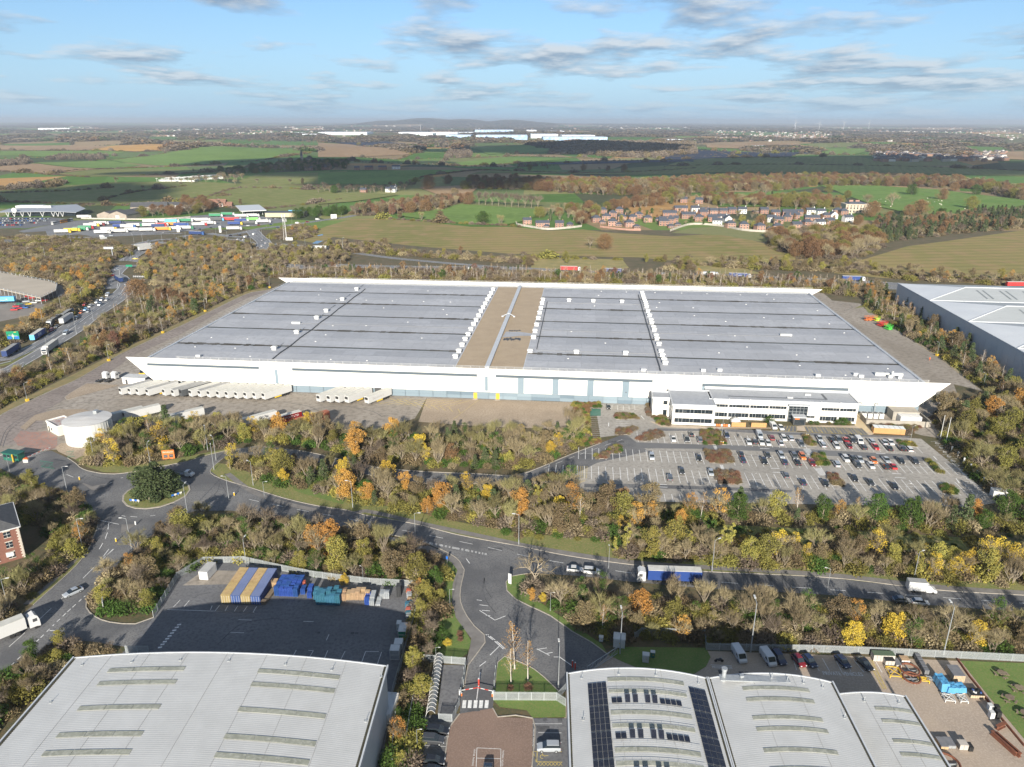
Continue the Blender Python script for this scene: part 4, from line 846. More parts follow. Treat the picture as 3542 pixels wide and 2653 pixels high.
m_ = MB()
for x,y,a_,b_ in ((-WB / 2,-e,WB + 1.2,.2),(e,DB / 2,.2,DB + 1.2),(-WB / 2,DB + e,WB + 1.2,.2)): m_.box(x,y,HB - .22,a_,b_,.25)
m_.build('gutter',WPAINT,bb)
for k in range(22):
	w_ = .75 if k % 2 else .5; m_ = MB(); m_.box(-w_ / 2 + .04,-.04,.1 + k * .43,w_,.12,.36); m_.box(.04,w_ / 2 - .1,.1 + k * .43,.12,w_,.36); m_.build('quoin',QU,bb)
for f_ in range(3):
	for k in range(9):
		x = -2.8 - k * 3.5; z = 1.0 + f_ * 3.1; m_ = MB(); m_.box(x,-.02,z,1.5,.1,1.7); o = m_.build('window',GLASS,bb); m_ = MB(); m_.box(x,-.07,z + 1.7,1.8,.16,.22); m_.box(x,-.07,z - .14,1.7,.2,.14); m_.build('lintel',QU,o); m_ = MB(); m_.box(x,-.09,z,.07,.06,1.7); m_.box(x,-.09,z + .85,1.5,.06,.07); m_.build('frame',WPAINT,o)
for f_ in range(3):
	for k in range(4):
		y = 2.4 + k * 3.7; z = 1.0 + f_ * 3.1; m_ = MB(); m_.box(.02,y,z,.1,1.5,1.7); o = m_.build('window',GLASS,bb); m_ = MB(); m_.box(.07,y,z + 1.7,.16,1.8,.22); m_.build('lintel',QU,o)
m_ = MB(); m_.box(-3.2,-.12,1.5,1.7,.06,1.4); m_.build('sign',WPAINT,bb)
# -- decked car park, top left
P_ = [at('G',*p,4) for p in ((-250,40),(30,92),(350,150),(410,172),(400,215),(290,270),(0,205),(-250,160))]
dk = thing('car_deck','two-level steel car deck with sandy concrete top beside the dual carriageway','car park'); DECK = mat('deck_concrete',(.46,.40,.32),(.40,.35,.28),s=.08,rough=.9)
m_ = MB(); m_.prism(P_,3.5,4.0); m_.build('deck',DECK,dk)
m_ = MB()
for i in range(8):
	a_,b_ = Vector(P_[i]),Vector(P_[(i + 1) % 8]); n = max(2,int((b_ - a_).length / 5))
	for k in range(n): p = a_ + (b_ - a_) * k / n; m_.box(p.x,p.y,0,.3,.3,5.1)
	for z in (4.4,5.0): m_.tube((a_.x,a_.y,z),(b_.x,b_.y,z),.06,n=4)
m_.build('railing',STEEL,dk)
sheet('deck_yard',pts('G:-250,60 480,180 470,250 250,290 330,320 200,400 0,440 -250,440'),.03,mat('deck_yard_asphalt',(.26,.23,.2),(.2,.18,.16),s=.1,rough=.9))

# -- vehicles
CARCOL = {'white': (.6,.6,.59),'silver': (.40,.43,.46),'grey': (.13,.14,.15),'dark grey': (.05,.053,.058),'black': (.014,.015,.018),'dark blue': (.018,.03,.07),'blue': (.04,.12,.35),'red': (.45,.02,.02),'dark red': (.18,.012,.015),'orange': (.65,.17,.03),'green': (.03,.22,.10),'yellow': (.7,.5,.04),'pale blue': (.12,.45,.75)}
PAINT = {k: mat(k.replace(' ','_') + '_car_paint',c,rough=.32,coat=.7,metal=.15 if k in ('silver','grey') else 0) for k,c in CARCOL.items()}
LAMP = mat('headlamp',(.75,.77,.78),rough=.15,spec=.8); TAIL = mat('tail_lamp',(.45,.01,.01),rough=.3)
wheel_me = MB()
for y in (-.1,.1): pass
wheel_me.tube((0,-.11,0),(0,.11,0),.32,n=12); WHEEL = wheel_me.mesh('wheel',BLACK)
HUB = MB().tube((0,-.12,0),(0,.12,0),.19,n=8).mesh('hub',STEEL)
BASEP = PAINT['white']
def car(kind,label,L=4.3,W_=1.8,H=1.46):
	t_ = thing('car',label,'car'); h = W_ / 2; k = L / 4.3
	if kind == 'van':
		belt = 1.15; st = [(-2.15,.45,1.9,.96),(-2.1,.3,H,1),(.9,.28,H,1),(1.0,.28,H - .02,1),(1.75,.28,1.12,.97),(2.1,.3,.95,.93),(2.16,.4,.8,.86)]
	else:
		b = .93 if kind != 'suv' else 1.08; st = [(-2.13,.42,.72,.86),(-2.08,.28,b - .04,.93),(-1.5,.24,b,.99),(0,.22,b,1),(1.0,.22,b - .03,.99),(1.8,.25,b - .17,.93),(2.08,.28,b - .3,.86),(2.14,.38,.58,.78)]
	secs = []
	for x,zb,zt,w in st:
		x *= k; w *= h; secs.append([(x,-w * .92,zb),(x,w * .92,zb),(x,w,zb + (zt - zb) * .35),(x,w * .99,zt - .12),(x,w * .86,zt),(x,-w * .86,zt),(x,-w * .99,zt - .12),(x,-w,zb + (zt - zb) * .35)])
	MB().loft(secs).build('body',BASEP,t_)
	if kind == 'van':
		m_ = MB(); m_.add([(1.08 * k,-h * .82,H - .1),(1.08 * k,h * .82,H - .1),(1.74 * k,h * .84,1.18),(1.74 * k,-h * .84,1.18)],[(0,3,2,1)]); m_.add([(x,s * (h + .012),z) for s in (1,) for x,z in ((.5,1.2),(1.5,1.2),(1.0,H - .3),(.5,H - .3))],[(0,1,2,3)]); m_.add([(x,-(h + .012),z) for x,z in ((.5,1.2),(1.5,1.2),(1.0,H - .3),(.5,H - .3))],[(3,2,1,0)]); m_.build('windscreen',GLASS,t_)
	else:
		if kind == 'estate' or kind == 'suv': cs_ = [(-2.05,b - .02,.84,.0),(-1.75,H - .06,.72,0),(.35,H - .03,.72,0),(1.15,b - .04,.86,0)]
		elif kind == 'saloon': cs_ = [(-1.75,b - .02,.84,0),(-.95,H - .06,.70,0),(.2,H - .02,.70,0),(1.1,b - .04,.86,0)]
		else: cs_ = [(-1.98,b - .02,.84,0),(-1.4,H - .06,.72,0),(.3,H - .02,.72,0),(1.15,b - .04,.86,0)]
		p = [(x * k,z,w * h) for x,z,w,_ in cs_]; b0,r0,r1,b1 = p
		vs = [(b0[0],-b0[2],b0[1]),(b0[0],b0[2],b0[1]),(b1[0],b1[2],b1[1]),(b1[0],-b1[2],b1[1]),(r0[0],-r0[2],r0[1]),(r0[0],r0[2],r0[1]),(r1[0],r1[2],r1[1]),(r1[0],-r1[2],r1[1])]
		MB().add(vs,[(0,3,7,4),(2,1,5,6),(1,0,4,5),(3,2,6,7),(4,7,6,5)]).build('window',GLASS,t_)
		MB().loft([[(x,-w,z),(x,w,z),(x,w * .9,z + .05),(x,-w * .9,z + .05)] for x,z,w in ((r0[0] - .06,r0[1] - .01,r0[2] + .02),(r0[0] + .3,H - .03,r0[2] + .03),(r1[0] - .2,H - .02,r1[2] + .03),(r1[0] + .04,r1[1] - .01,r1[2] + .02))]).build('roof',BASEP,t_)
	for sx in (-1.3,1.32):
		for s in (-1,1): o = link('wheel',WHEEL,t_,(sx * k,s * (h - .1),.32)); link('hub',HUB,o)
	for s in (-1,1):
		MB().box(2.08 * k,s * h * .68,.58,.12,.32,.14).build('headlight',LAMP,t_); MB().box(-2.08 * k,s * h * .72,.68,.1,.28,.16).build('tail_light',TAIL,t_)
	return t_
PROTO = {'hatch': car('hatch','x',4.1,1.76,1.48),'saloon': car('saloon','x',4.6,1.82,1.44),'estate': car('estate','x',4.6,1.82,1.5),'suv': car('suv','x',4.5,1.86,1.66),'van': car('van','x',4.9,1.92,2.0)}
LBL = []
def put_car(p,ang,colr,kind,where,group,z=.04,sc=None,name='parked_car'):
	o = dup(PROTO[kind],(p[0],p[1],z),ang,mats={BASEP: PAINT[colr]},group=group,sc=sc); o.name = name if kind != 'van' else name.replace('car','van')
	ph = '%s %s' % (colr,{'hatch': 'hatchback','saloon': 'saloon car','estate': 'estate car','suv': 'tall car','van': 'van'}[kind]); o['category'] = 'van' if kind == 'van' else 'car'
	LBL.append((o,ph,where)); return o
R2 = random.Random(3)
def bay_u(p,vt):
	u,v = uv(p); return BL(u,vt)
KN = lambda: R2.choice(('hatch','hatch','saloon','estate','suv'))
CP = {'back rank of the top car park row': (-31.9,'349,372,black 574,378,dark_blue 780,375,silver,van 861,395,dark_red 940,400,white 981,398,silver 1165,400,silver 1241,405,black 1287,408,grey 1333,410,red 1374,410,dark_grey 1417,415,white,van 1495,417,silver 1577,424,silver 1620,428,white'),
	  'front rank of the top car park row': (-36.8,'237,405,white 322,408,dark_grey 404,408,grey 717,425,white 752,420,dark_grey 797,425,white 840,432,white 918,428,silver 1049,435,grey 1184,438,silver 1274,447,white 1356,448,dark_red 1447,457,dark_grey 1523,454,red 1612,465,black 1690,464,black 1738,470,white'),
	  'back rank of the middle car park row': (-48.8,'664,497,black 833,502,dark_grey 919,502,silver 1003,507,grey 1054,512,orange 1332,530,white 1375,525,dark_grey 1421,532,silver 1511,541,orange 1587,532,silver 1681,541,black 1768,540,dark_grey'),
	  'front rank of the middle car park row': (-53.8,'99,515,silver 397,522,black 677,535,dark_blue 812,542,black 942,548,dark_blue 1022,549,black 1116,552,dark_red 1270,560,silver 1405,566,dark_grey 1491,570,white 1585,577,black 1627,572,red'),
	  'back rank of the lowest car park row': (-64.0,'290,610,dark_grey 475,619,silver 950,634,grey 1387,655,black'),'front rank of the lowest car park row': (-69.0,'214,652,grey 1056,675,dark_blue 1200,685,black 1476,665,dark_grey 1637,700,black')}
for wh_,(vt,s) in CP.items():
	for q in s.split():
		f_ = q.split(','); p = at('3',float(f_[0]),float(f_[1]) + 5); kd = f_[3] if len(f_) > 3 else KN(); pp = BL(round((uv(p)[0] - .9) / 1.21) * 1.21 * 0 + uv(p)[0],uv(p)[1] * .6 + vt * .4)
		put_car(pp,AL + rad(90 + R2.uniform(-2,2)) * (1 if R2.random() < .4 else -1) ,f_[2].replace('_',' '),kd,'in the ' + wh_,'cars in the warehouse car park',z=.05)
for v,x,y,c,kd,ang,wh_,nm in (('3',874,322,'white','van',-90,'in front of the office beside the round green shrub','parked_car'),('3',923,330,'white','hatch',-90,'in front of the office left of the disabled bays','parked_car'),('2',1852,198,'black','hatch',-90,'alone against the warehouse wall in the small car park','parked_car'),
	('4',587,850,'white','van',-82,'beside the motorcycle bay under the palisade fence','parked_car'),('4',752,868,'white','van',-80,'second from the motorcycle bay, under the palisade fence','parked_car'),('4',815,865,'dark blue','suv',-80,'beside the shorter white van under the palisade fence','parked_car'),('4',928,880,'dark red','hatch',-78,'alone of its colour in the private vehicles yard','parked_car'),('4',990,882,'dark blue','hatch',-77,'beside the dark red car in the private vehicles yard','parked_car'),('4',1178,885,'dark blue','hatch',-76,'above the letters of the private vehicles marking','parked_car'),('4',1303,897,'black','saloon',-75,'nearest the yellow cross in the private vehicles yard','parked_car'),
	('6',440,1395,'black','estate',-5,'topmost of the cars left of the brick paving','parked_car'),('6',408,1462,'dark grey','suv',-5,'second down of the cars left of the brick paving','parked_car'),('6',415,1612,'black','hatch',-5,'third down of the cars left of the brick paving','parked_car'),('6',410,1680,'black','saloon',-5,'lowest of the cars left of the brick paving','parked_car'),('6',1235,1515,'silver','suv',180,'in the visitor bay beside the solar roof','parked_car'),('6',800,1700,'grey','suv',90,'in the visitor bay in the middle of the brick paving','parked_car'),
	('N',1045,610,'silver','saloon',-128,'driving down the left road towards the camera','car'),('2',1640,1232,'white','saloon',-8,'first of two white cars behind the bare tree on the main road','car'),('2',1745,1245,'white','suv',-8,'second of two white cars behind the bare tree on the main road','car'),('4',1515,535,'grey','saloon',-8,'under the branches by the white box van','car'),('4',1620,548,'white','hatch',-8,'under the branches below the white box van','car'),
	('6',300,1680,'black','hatch',0,'',None),('G',500,900,'x','x',0,'',None)):
	if nm is None: continue
	off_ = 0 if v != '2' else 0
	put_car(at(v,x,y,.6),rad(ang),c,kd,wh_,None,name=nm)
for o in [l[0] for l in LBL[-21:]]:
	if 'group' in o: del o['group']
# dual carriageway cars (left) and bridge traffic
def traffic(v,s,ang,where,group='cars on the dual carriageway'):
	for q in s.split():
		f_ = q.split(','); put_car(at(v,float(f_[0]),float(f_[1]),.5),ang + rad(R2.uniform(-2,2)),f_[2].replace('_',' '),f_[3] if len(f_) > 3 else KN(),where,group,name='car')
DCA = math.atan2(*(lambda a_,b_: (b_[1] - a_[1],b_[0] - a_[0]))(at('K',600,1000),at('K',1750,180)))
traffic('K','1345,245,red 1435,270,white 1360,330,pale_blue 1290,370,orange 1405,355,silver 1225,465,dark_grey 1545,205,silver 1620,165,white 1700,170,white 1590,245,silver 1715,95,white,van 905,595,grey 820,655,dark_red',DCA + math.pi,'queueing on the dual carriageway at the left')
traffic('K','1050,705,silver,van',DCA + math.pi,'coming towards the camera on the near carriageway')
traffic('T','1290,665,white 1330,632,white 1292,603,silver 1280,740,grey 1245,770,white 1235,735,dark_grey 1150,808,black 1085,598,white 1025,595,white 1105,570,white,van 1200,540,white,van 1040,548,dark_grey 940,553,black 1140,568,black',rad(75),'at the far bridge junction','cars at the motorway junction')
traffic('T','1605,442,white 1670,418,white,van 1460,468,dark_blue 1380,432,dark_blue 1890,377,white,van 1780,403,dark_red 730,468,black 860,463,dark_grey 1130,443,white 1250,438,dark_red 610,484,black',rad(20),'on the road past the service area','cars at the motorway junction')
traffic('S','1600,640,red 1630,612,black 1120,562,white,van 1215,553,silver 300,550,white 320,818,white 1480,805,yellow',rad(10),'near the slip road at the left','cars at the motorway junction')
traffic('B','900,937,white,van 2035,967,white 98,920,white',rad(-8),'on the motorway behind the warehouse','cars on the motorway')
traffic('G','1015,143,white 800,110,red 840,68,silver 915,172,silver 935,180,white 320,287,red 292,145,black',rad(60),'near the small roundabout at the upper left','cars at the motorway junction')
traffic('J','5,5,white',0,'x') if False else None
# -- lorries
TW = MB().tube((0,-.16,0),(0,.16,0),.5,n=12).mesh('wheel',BLACK)
def trailer_mesh(parent,top,side=None,L=13.6,x0=-13.6,curtain=None,H=4.0,rear=None):
	MB().box(x0 + L / 2,0,1.15,L,2.5,H - 1.2).build('trailer_body',side or WPAINT,parent)
	MB().box(x0 + L / 2,0,H - .06,L - .1,2.42,.1).build('trailer_roof',top,parent)
	m_ = MB(); m_.box(x0 + L / 2,0,.85,L,.9,.3); m_.box(x0 + 1.4 + L - 3.4,.7,.1,.12,.12,.9); m_.box(x0 + 1.4 + L - 3.4,-.7,.1,.12,.12,.9); m_.box(x0 + .1,0,.45,.15,2.3,.2); m_.build('chassis',DKTRIM,parent)
	for k in range(3):
		for s in (-1,1): link('wheel',TW,parent,(x0 + 2.2 + k * 1.32,s * 1.05,.5))
def cab(parent,m,x=0):
	m_ = MB(); m_.loft([[(x + a_,-1.22,z0),(x + a_,1.22,z0),(x + a_,1.22,z1),(x + a_,-1.22,z1)] for a_,z0,z1 in ((.15,.7,3.3),(1.5,.7,3.75),(2.05,.5,3.2),(2.3,.45,2.2),(2.32,.45,1.2))]); m_.build('cab',m,parent)
	m_ = MB(); m_.loft([[(x + a_,-1.1,z0),(x + a_,1.1,z0),(x + a_,1.1,z1),(x + a_,-1.1,z1)] for a_,z0,z1 in ((2.12,2.15,3.0),(2.335,2.0,2.2))]); m_.build('windscreen',GLASS,parent)
	m_ = MB(); m_.box(x + 2.33,0,.75,.05,1.9,.9); m_.box(x + 1.4,1.225,2.0,.9,.03,.8); m_.box(x + 1.4,-1.225,2.0,.9,.03,.8); m_.build('grille',DKTRIM,parent)
	m_ = MB(); m_.box(x - 2.2,0,.6,5.6,.9,.3); m_.build('tractor_chassis',DKTRIM,parent)
	for a_ in (1.5,-2.3,-3.5) if True else ():
		for s in (-1,1): link('wheel',TW,parent,(x + a_,s * 1.05,.5))
	for s in (-1,1): MB().box(x + 2.34,s * .9,.8,.06,.4,.22).build('headlight',LAMP,parent)
CURT = {k: mat(k.replace(' ','_') + '_curtain',c,rough=.6) for k,c in {'white': (.50,.50,.485),'grey': (.40,.41,.42),'blue': (.012,.045,.20),'dark blue': (.012,.035,.13),'red': (.50,.03,.03),'green': (.03,.22,.10),'light green': (.16,.50,.10),'yellow': (.70,.45,.03),'pale blue': (.12,.45,.70),'dark grey': (.07,.075,.08),'silver': (.45,.46,.47),'orange': (.62,.25,.04)}.items()}

ROOFW = mat('trailer_roof_white',(.60,.59,.54),(.5,.49,.44),s=.7,rough=.7); ROOFG = mat('trailer_roof_grey',(.33,.33,.32),(.28,.28,.27),s=.7,rough=.7)
lorry0 = thing('lorry','x','lorry'); trailer_mesh(lorry0,ROOFW,CURT['white'],x0=-14.0); cab(lorry0,PAINT['white'])
def lorry(v,x,y,ang,side,cabc,label,z=0,group=None,roof='white',frac=None,q=None):
	"""x,y: where the middle of the lorry stands"""
	p = at(v,x,y,2.0) if q is None else q; dx,dy = math.cos(ang) * 6,math.sin(ang) * 6
	o = dup(lorry0,(p[0] + dx,p[1] + dy,z + .05),ang,label=label,group=group,mats={CURT['white']: CURT[side],PAINT['white']: PAINT[cabc],ROOFW: ROOFW if roof == 'white' else ROOFG}); o.name = 'lorry'; return o
def side_text(o,s,m,size,x=-7,z=2.4,side=-1,name='lettering',mw=None):
	f_ = frame((x,side * 1.262,z),(1 if side < 0 else -1,0,0),(0,0,1)); return text(name,s,size,m,o,f_,depth=.005)
RUSTO = mat('faded_red_orange',(.42,.13,.07),(.34,.11,.06),s=.5,rough=.7)
o = lorry('4',190,395,rad(176.5),'blue','white','white cab lorry with bright blue side curtain on the main road under bare trees')
o = lorry('N',-45,1215,rad(46),'white','white','white box lorry entering at the left edge of the left road'); text('lettering','DAVISON',1.1,DKTRIM,o,frame((-8,0,4.06),(0,-1,0),(1,0,0)),depth=.005)
o = lorry('K',610,725,DCA,'blue','dark blue','blue box lorry with big white lettering on the dual carriageway',roof='white'); side_text(o,'EVRi',mat('lettering_white',(.72,.75,.78),rough=.6),2.3,z=2.5)
MB().box(-14.03,0,1.2,.05,2.4,2.7).build('rear_door',CURT['pale blue'],o)
o = lorry('K',180,975,DCA,'dark blue','dark blue','dark blue lorry with grey roof beneath the green direction sign',roof='grey'); lorry('K',1070,400,DCA,'dark grey','dark blue','grey-roofed dark lorry, farther of the three lorries in the dual carriageway queue',roof='grey'); lorry('K',1060,470,DCA,'silver','white','silver sided lorry, nearer lane of the dual carriageway queue',roof='grey')
lorry('K',860,505,DCA + math.pi,'dark grey','silver','black tractor and dark trailer facing the camera in the dual carriageway queue',roof='grey'); lorry('K',800,920,DCA + math.pi,'white','white','white lorry facing the camera on the near carriageway behind birches')
o = lorry('B',1485,935,rad(-7),'red','white','white cab lorry with red curtain on the motorway behind the warehouse')
o = lorry('B',1743,948,rad(-7),'blue','white','blue curtained lorry with white lettering on the motorway, right of the red one'); side_text(o,'POOL TRANSPORTERS',WPAINT,1.1,z=2.6)
lorry('C',262,1012,rad(-7),'silver','white','silver lorry on the motorway, third from the left behind the warehouse',roof='grey'); o = lorry('C',460,1022,rad(-7),'blue','white','blue lorry with white lettering, right of the silver one on the motorway'); side_text(o,'HOLLAND',WPAINT,1.4,z=2.6)
lorry('C',1160,1040,rad(-7),'blue','white','blue lorry half hidden by birches near the second shed'); lorry('F',2180,120,rad(0),'red','white','red curtained lorry beyond the grey shed roof, right edge'); lorry('A',2045,880,rad(-6),'white','black','white and black striped lorry on the slip road above the birches')
lorry('G',850,133,DCA + .5,'dark blue','dark blue','dark blue grey-roofed lorry at the small roundabout, upper left',roof='grey'); lorry('S',1605,690,rad(58),'white','white','nearer white lorry crossing the first motorway bridge',z=.1); lorry('S',1560,665,rad(58),'white','white','farther white lorry crossing the first motorway bridge',z=.1); lorry('T',1215,795,rad(-105),'white','white','white lorry coming over the second motorway bridge'); o = lorry('T',570,525,rad(-8),'dark blue','blue','dark blue lorry leaving the service area by the junction')
# lorry park rows
LP = 'S:685,505,white,yellow S:790,490,yellow,yellow S:880,480,green,white S:940,462,green,red S:1000,437,white,yellow S:1060,428,white,dark_red S:1110,415,silver,white S:1270,410,dark_blue,dark_blue S:1320,445,blue,blue S:1400,450,white,blue S:1470,437,white,green S:1190,478,white,yellow S:1120,513,white,white S:1310,500,white,white S:1450,485,white,silver S:1610,487,white,white S:1780,478,orange,yellow S:1890,472,white,white S:2030,465,white,green S:1640,395,white,white S:1760,388,white,yellow S:1880,392,pale_blue,white S:2030,385,green,white S:2120,378,white,yellow S:1760,432,red,white S:1870,425,orange,yellow S:1980,432,blue,blue S:1640,435,white,white T:640,378,white,white T:790,375,dark_grey,pale_blue T:900,370,red,white T:980,372,red,white T:1060,385,blue,white T:1190,372,light_green,white T:600,428,white,red T:700,412,white,white T:990,418,blue,yellow T:1150,412,dark_grey,white T:980,472,white,white T:1060,335,white,white T:1180,330,white,white T:780,330,green,white T:910,315,green,white T:1645,290,pale_blue,pale_blue S:920,345,white,white T:160,445,dark_blue,red T:1300,395,white,white'
ll = []
for q in LP.split():
	v,f_ = q.split(':'); x,y,a_,b_ = f_.split(','); o = lorry(v,float(x),float(y),rad(8 + R2.uniform(-3,3)),a_.replace('_',' '),b_.replace('_',' '),'',group='lorries in the service area',roof=R2.choice(('white','grey')))
	ll.append((o,'%s curtained lorry with %s cab' % (a_.replace('_',' '),b_.replace('_',' ')) if a_ != b_ else '%s lorry' % a_.replace('_',' '),'in the service area lorry park'))
relabel(ll); drop(lorry0)
# coaches
# trailers standing at the docks
tr0 = thing('trailer','x','trailer'); trailer_mesh(tr0,ROOFW,CURT['white'],x0=0); MB().box(13.72,0,2.6,.25,1.5,1.0).build('fridge_unit',BLACK,tr0)
sb = mat('sidebar_yellow',(.75,.5,.03),rough=.5); MB().box(7.2,1.2,.55,3.4,.06,.5).build('side_guard',sb,tr0)
trl = []
DK = [('G',x,y,c) for x,y,c in ((870,968,'w'),(935,968,'w'),(992,972,'w'),(1062,975,'w'),(1180,975,'w'),(1245,980,'w'),(1300,980,'g'),(1370,982,'w'),(1435,985,'w'),(1500,988,'w'),(1567,990,'w'),(1630,993,'w'),(1697,996,'w'),(1762,998,'w'),(1827,1000,'w'),(1892,1003,'w'))] + [('E',x,y,'w') for x,y in ((375,908),(440,910),(495,912),(555,914),(682,918))]
for v,x,y,c in DK:
	p = at(v,x,y,.6); u,vv = uv(p); ang = AL + rad(-122 if v == 'G' else -120); back = (p[0] - math.cos(ang) * 13.4,p[1] - math.sin(ang) * 13.4)
	o = dup(tr0,(*back,.03),ang,group='white trailers parked against the warehouse front',mats={CURT['white']: CURT['dark grey'],ROOFW: ROOFG} if c == 'g' else ({ROOFW: ROOFG} if R2.random() < .35 else None)); o.name = 'trailer'
	if c == 'g': o['label'] = 'only dark grey box trailer in the row along the warehouse front'
	else: trl.append((o,'white refrigerated trailer','in the long row at the warehouse front' if v == 'G' else 'in the short row of five at the warehouse front'))
	if v == 'E' and x == 682: side_text(o,"Sainsbury's",mat('lettering_grey',(.35,.33,.33),rough=.6),1.5,x=8,z=2.6,side=1)
relabel(trl)
for v,x,y,c,lb in (('1',790,45,'w','white trailer behind the tree belt, second from the round tank'),('1',900,30,'w','long white trailer behind the tree belt, beside the tank lorry bay'),('1',1180,50,'w','white trailer alone behind the tree belt'),('1',1650,70,'w','white trailer beside the dark red one behind the tree belt'),('1',1810,72,'r','dark red trailer with white lettering behind the tree belt'),('1',1990,72,'o','orange red trailer partly hidden by treetops')):
	p = at(v,x,y,3.5); ang = AL + rad(-132); o = dup(tr0,(p[0] - math.cos(ang) * 7,p[1] - math.sin(ang) * 7,.03),ang,label=lb,mats={'r': {CURT['white']: PAINT['dark red']},'o': {CURT['white']: RUSTO,ROOFW: RUSTO}}.get(c)); o.name = 'trailer'
	if c == 'r': side_text(o,'TRANSPORT LTD',WPAINT,1.2,x=6,z=2.9,side=1)
drop(tr0)
p = at('G',50,285,2.5); am = thing('trailer','sky blue box trailer with a white curved arrow smile beneath the car deck','trailer',(p[0] + 6,p[1] - 1,1.2),rad(8)); trailer_mesh(am,CURT['pale blue'],CURT['pale blue'])
m_ = MB(); P = [(-9.5 + 5.5 * t / 10,-1.27,2.5 - .8 * math.sin(math.pi * t / 10)) for t in range(11)]
for a_,b_ in zip(P[:-1],P[1:]): m_.tube(a_,b_,.12,n=4)
m_.tube(P[-1],(P[-1][0] - .8,-1.27,2.75),.12,n=4); m_.tube(P[-1],(P[-1][0] - .1,-1.27,1.7),.12,n=4); m_.build('arrow_mark',WPAINT,am)
for i,(x,y) in enumerate(((745,835),(808,835))):
	p = at('G',x,y,1.6); o = thing('tractor_unit','white lorry tractor unit without trailer, %s of the pair near the warehouse corner' % ('left' if i == 0 else 'right'),'lorry',(*p,.03),rad(72)); cab(o,PAINT['white'])
# flatbed truck at the roundabout, box van, motorcycles
fb_ = thing('flatbed_truck','white cab flatbed truck with empty grey tray circling the roundabout','truck',(*at('J',2030,510,.6),.05),rad(-8))
m_ = MB(); m_.loft([[(a_,-.95,z0),(a_,.95,z0),(a_,.95,z1),(a_,-.95,z1)] for a_,z0,z1 in ((.2,.4,2.1),(1.2,.4,2.15),(1.9,.4,1.35),(2.7,.4,1.1),(2.8,.5,.8))]); m_.build('cab',PAINT['white'],fb_)
m_ = MB(); m_.add([(1.26,-.85,2.08),(1.26,.85,2.08),(1.88,.87,1.4),(1.88,-.87,1.4)],[(0,3,2,1)]); m_.build('windscreen',GLASS,fb_)
m_ = MB(); m_.box(-2,0,.75,4.2,2.0,.1); m_.box(-2,1,.85,4.2,.06,.4); m_.box(-2,-1,.85,4.2,.06,.4); m_.box(-4.1,0,.85,.06,2,.4); m_.box(.08,0,.85,.08,2,1.2); m_.build('tray',mat('tray_grey',(.22,.23,.24),rough=.5),fb_)
for x in (-2.8,1.9):
	for s in (-1,1): link('wheel',WHEEL,fb_,(x,s * .85,.34))
bv = thing('box_van','white box van with grey roof on the main road at the right','van',(*at('4',1640,470,1),.05),rad(-8)); MB().box(-1.8,0,.7,4.4,2.1,2.4).build('box',PAINT['white'],bv); MB().box(-1.8,0,3.1,4.3,2.0,.05).build('box_roof',ROOFG,bv)
m_ = MB(); m_.loft([[(a_,-.95,.4),(a_,.95,.4),(a_,.95,z1),(a_,-.95,z1)] for a_,z1 in ((.4,2.3),(1.2,2.25),(2.0,1.35),(2.8,1.1),(2.9,.8))]); m_.build('cab',PAINT['white'],bv); MB().add([(1.26,-.85,2.2),(1.26,.85,2.2),(1.98,.87,1.4),(1.98,-.87,1.4)],[(0,3,2,1)]).build('windscreen',GLASS,bv)
for x in (-2.6,2.0):
	for s in (-1,1): link('wheel',WHEEL,bv,(x,s * .9,.34))
def moto(v,x,y,a_,lb):
	t_ = thing('motorcycle',lb,'motorcycle',(*at(v,x,y),.05),a_)
	for s in (-.7,.7): m_ = MB(); m_.tube((s,-.07,.32),(s,.07,.32),.32,n=12); m_.build('wheel',BLACK,t_)
	m_ = MB(); m_.loft([[(x_,-w,z0),(x_,w,z0),(x_,w,z1),(x_,-w,z1)] for x_,w,z0,z1 in ((-.7,.08,.7,.85),(-.2,.16,.4,.8),(.25,.17,.4,1.0),(.6,.1,.7,.95))]); m_.build('body',DKTRIM,t_); m_ = MB(); m_.tube((.5,-.35,1.05),(.5,.35,1.05),.025); m_.tube((.5,0,1.05),(.7,0,.35),.04); m_.build('handlebar',STEEL,t_)
moto('4',472,890,0,'black motorcycle above the motorcycles marking'); moto('3',652,388,1.2,'dark motorcycle parked in the top row of the warehouse car park')
# massed tiny cars in front of the services building and beyond the deck: low bodies with cabins, no parts
cm = {}
for c in CARCOL:
	m_ = MB(); m_.loft([[(x,-w,.3),(x,w,.3),(x,w * .95,z),(x,-w * .95,z)] for x,w,z in ((-2.1,.8,.8),(-1.9,.88,.95),(1.2,.88,.95),(2.0,.84,.75),(2.1,.7,.6))]); m_.loft([[(x,-w,.9),(x,w,.9),(x,w * .85,z),(x,-w * .85,z)] for x,w,z in ((-1.9,.8,1.0),(-1.4,.8,1.42),(.3,.8,1.42),(1.1,.8,.95))],1); m_.box(-.5,0,1.42,1.6,1.3,.05); cm[c] = m_.mesh('car',[PAINT[c],GLASS])
ml = []
def lot(v,x0,y0,x1,y1,rows,n,fill,where,x2=None):
	for r_ in range(rows):
		for k in range(n):
			if R2.random() > fill: continue
			t_,s = k / n,r_ / max(1,rows - 1); x = x0 + (x1 - x0) * t_; y = y0 + (y1 - y0) * s; c = R2.choice(('white','silver','silver','grey','black','dark grey','red','blue','dark blue','white'))
			p = at(v,x + R2.uniform(-2,2),y); o = link('parked_car',cm[c],None,(p[0],p[1],.05),rad(84 + R2.uniform(-4,4))); tag(o,'','car','cars parked in ' + where); ml.append((o,c + ' car','row %s of the car park in ' % ORD[r_] + where))
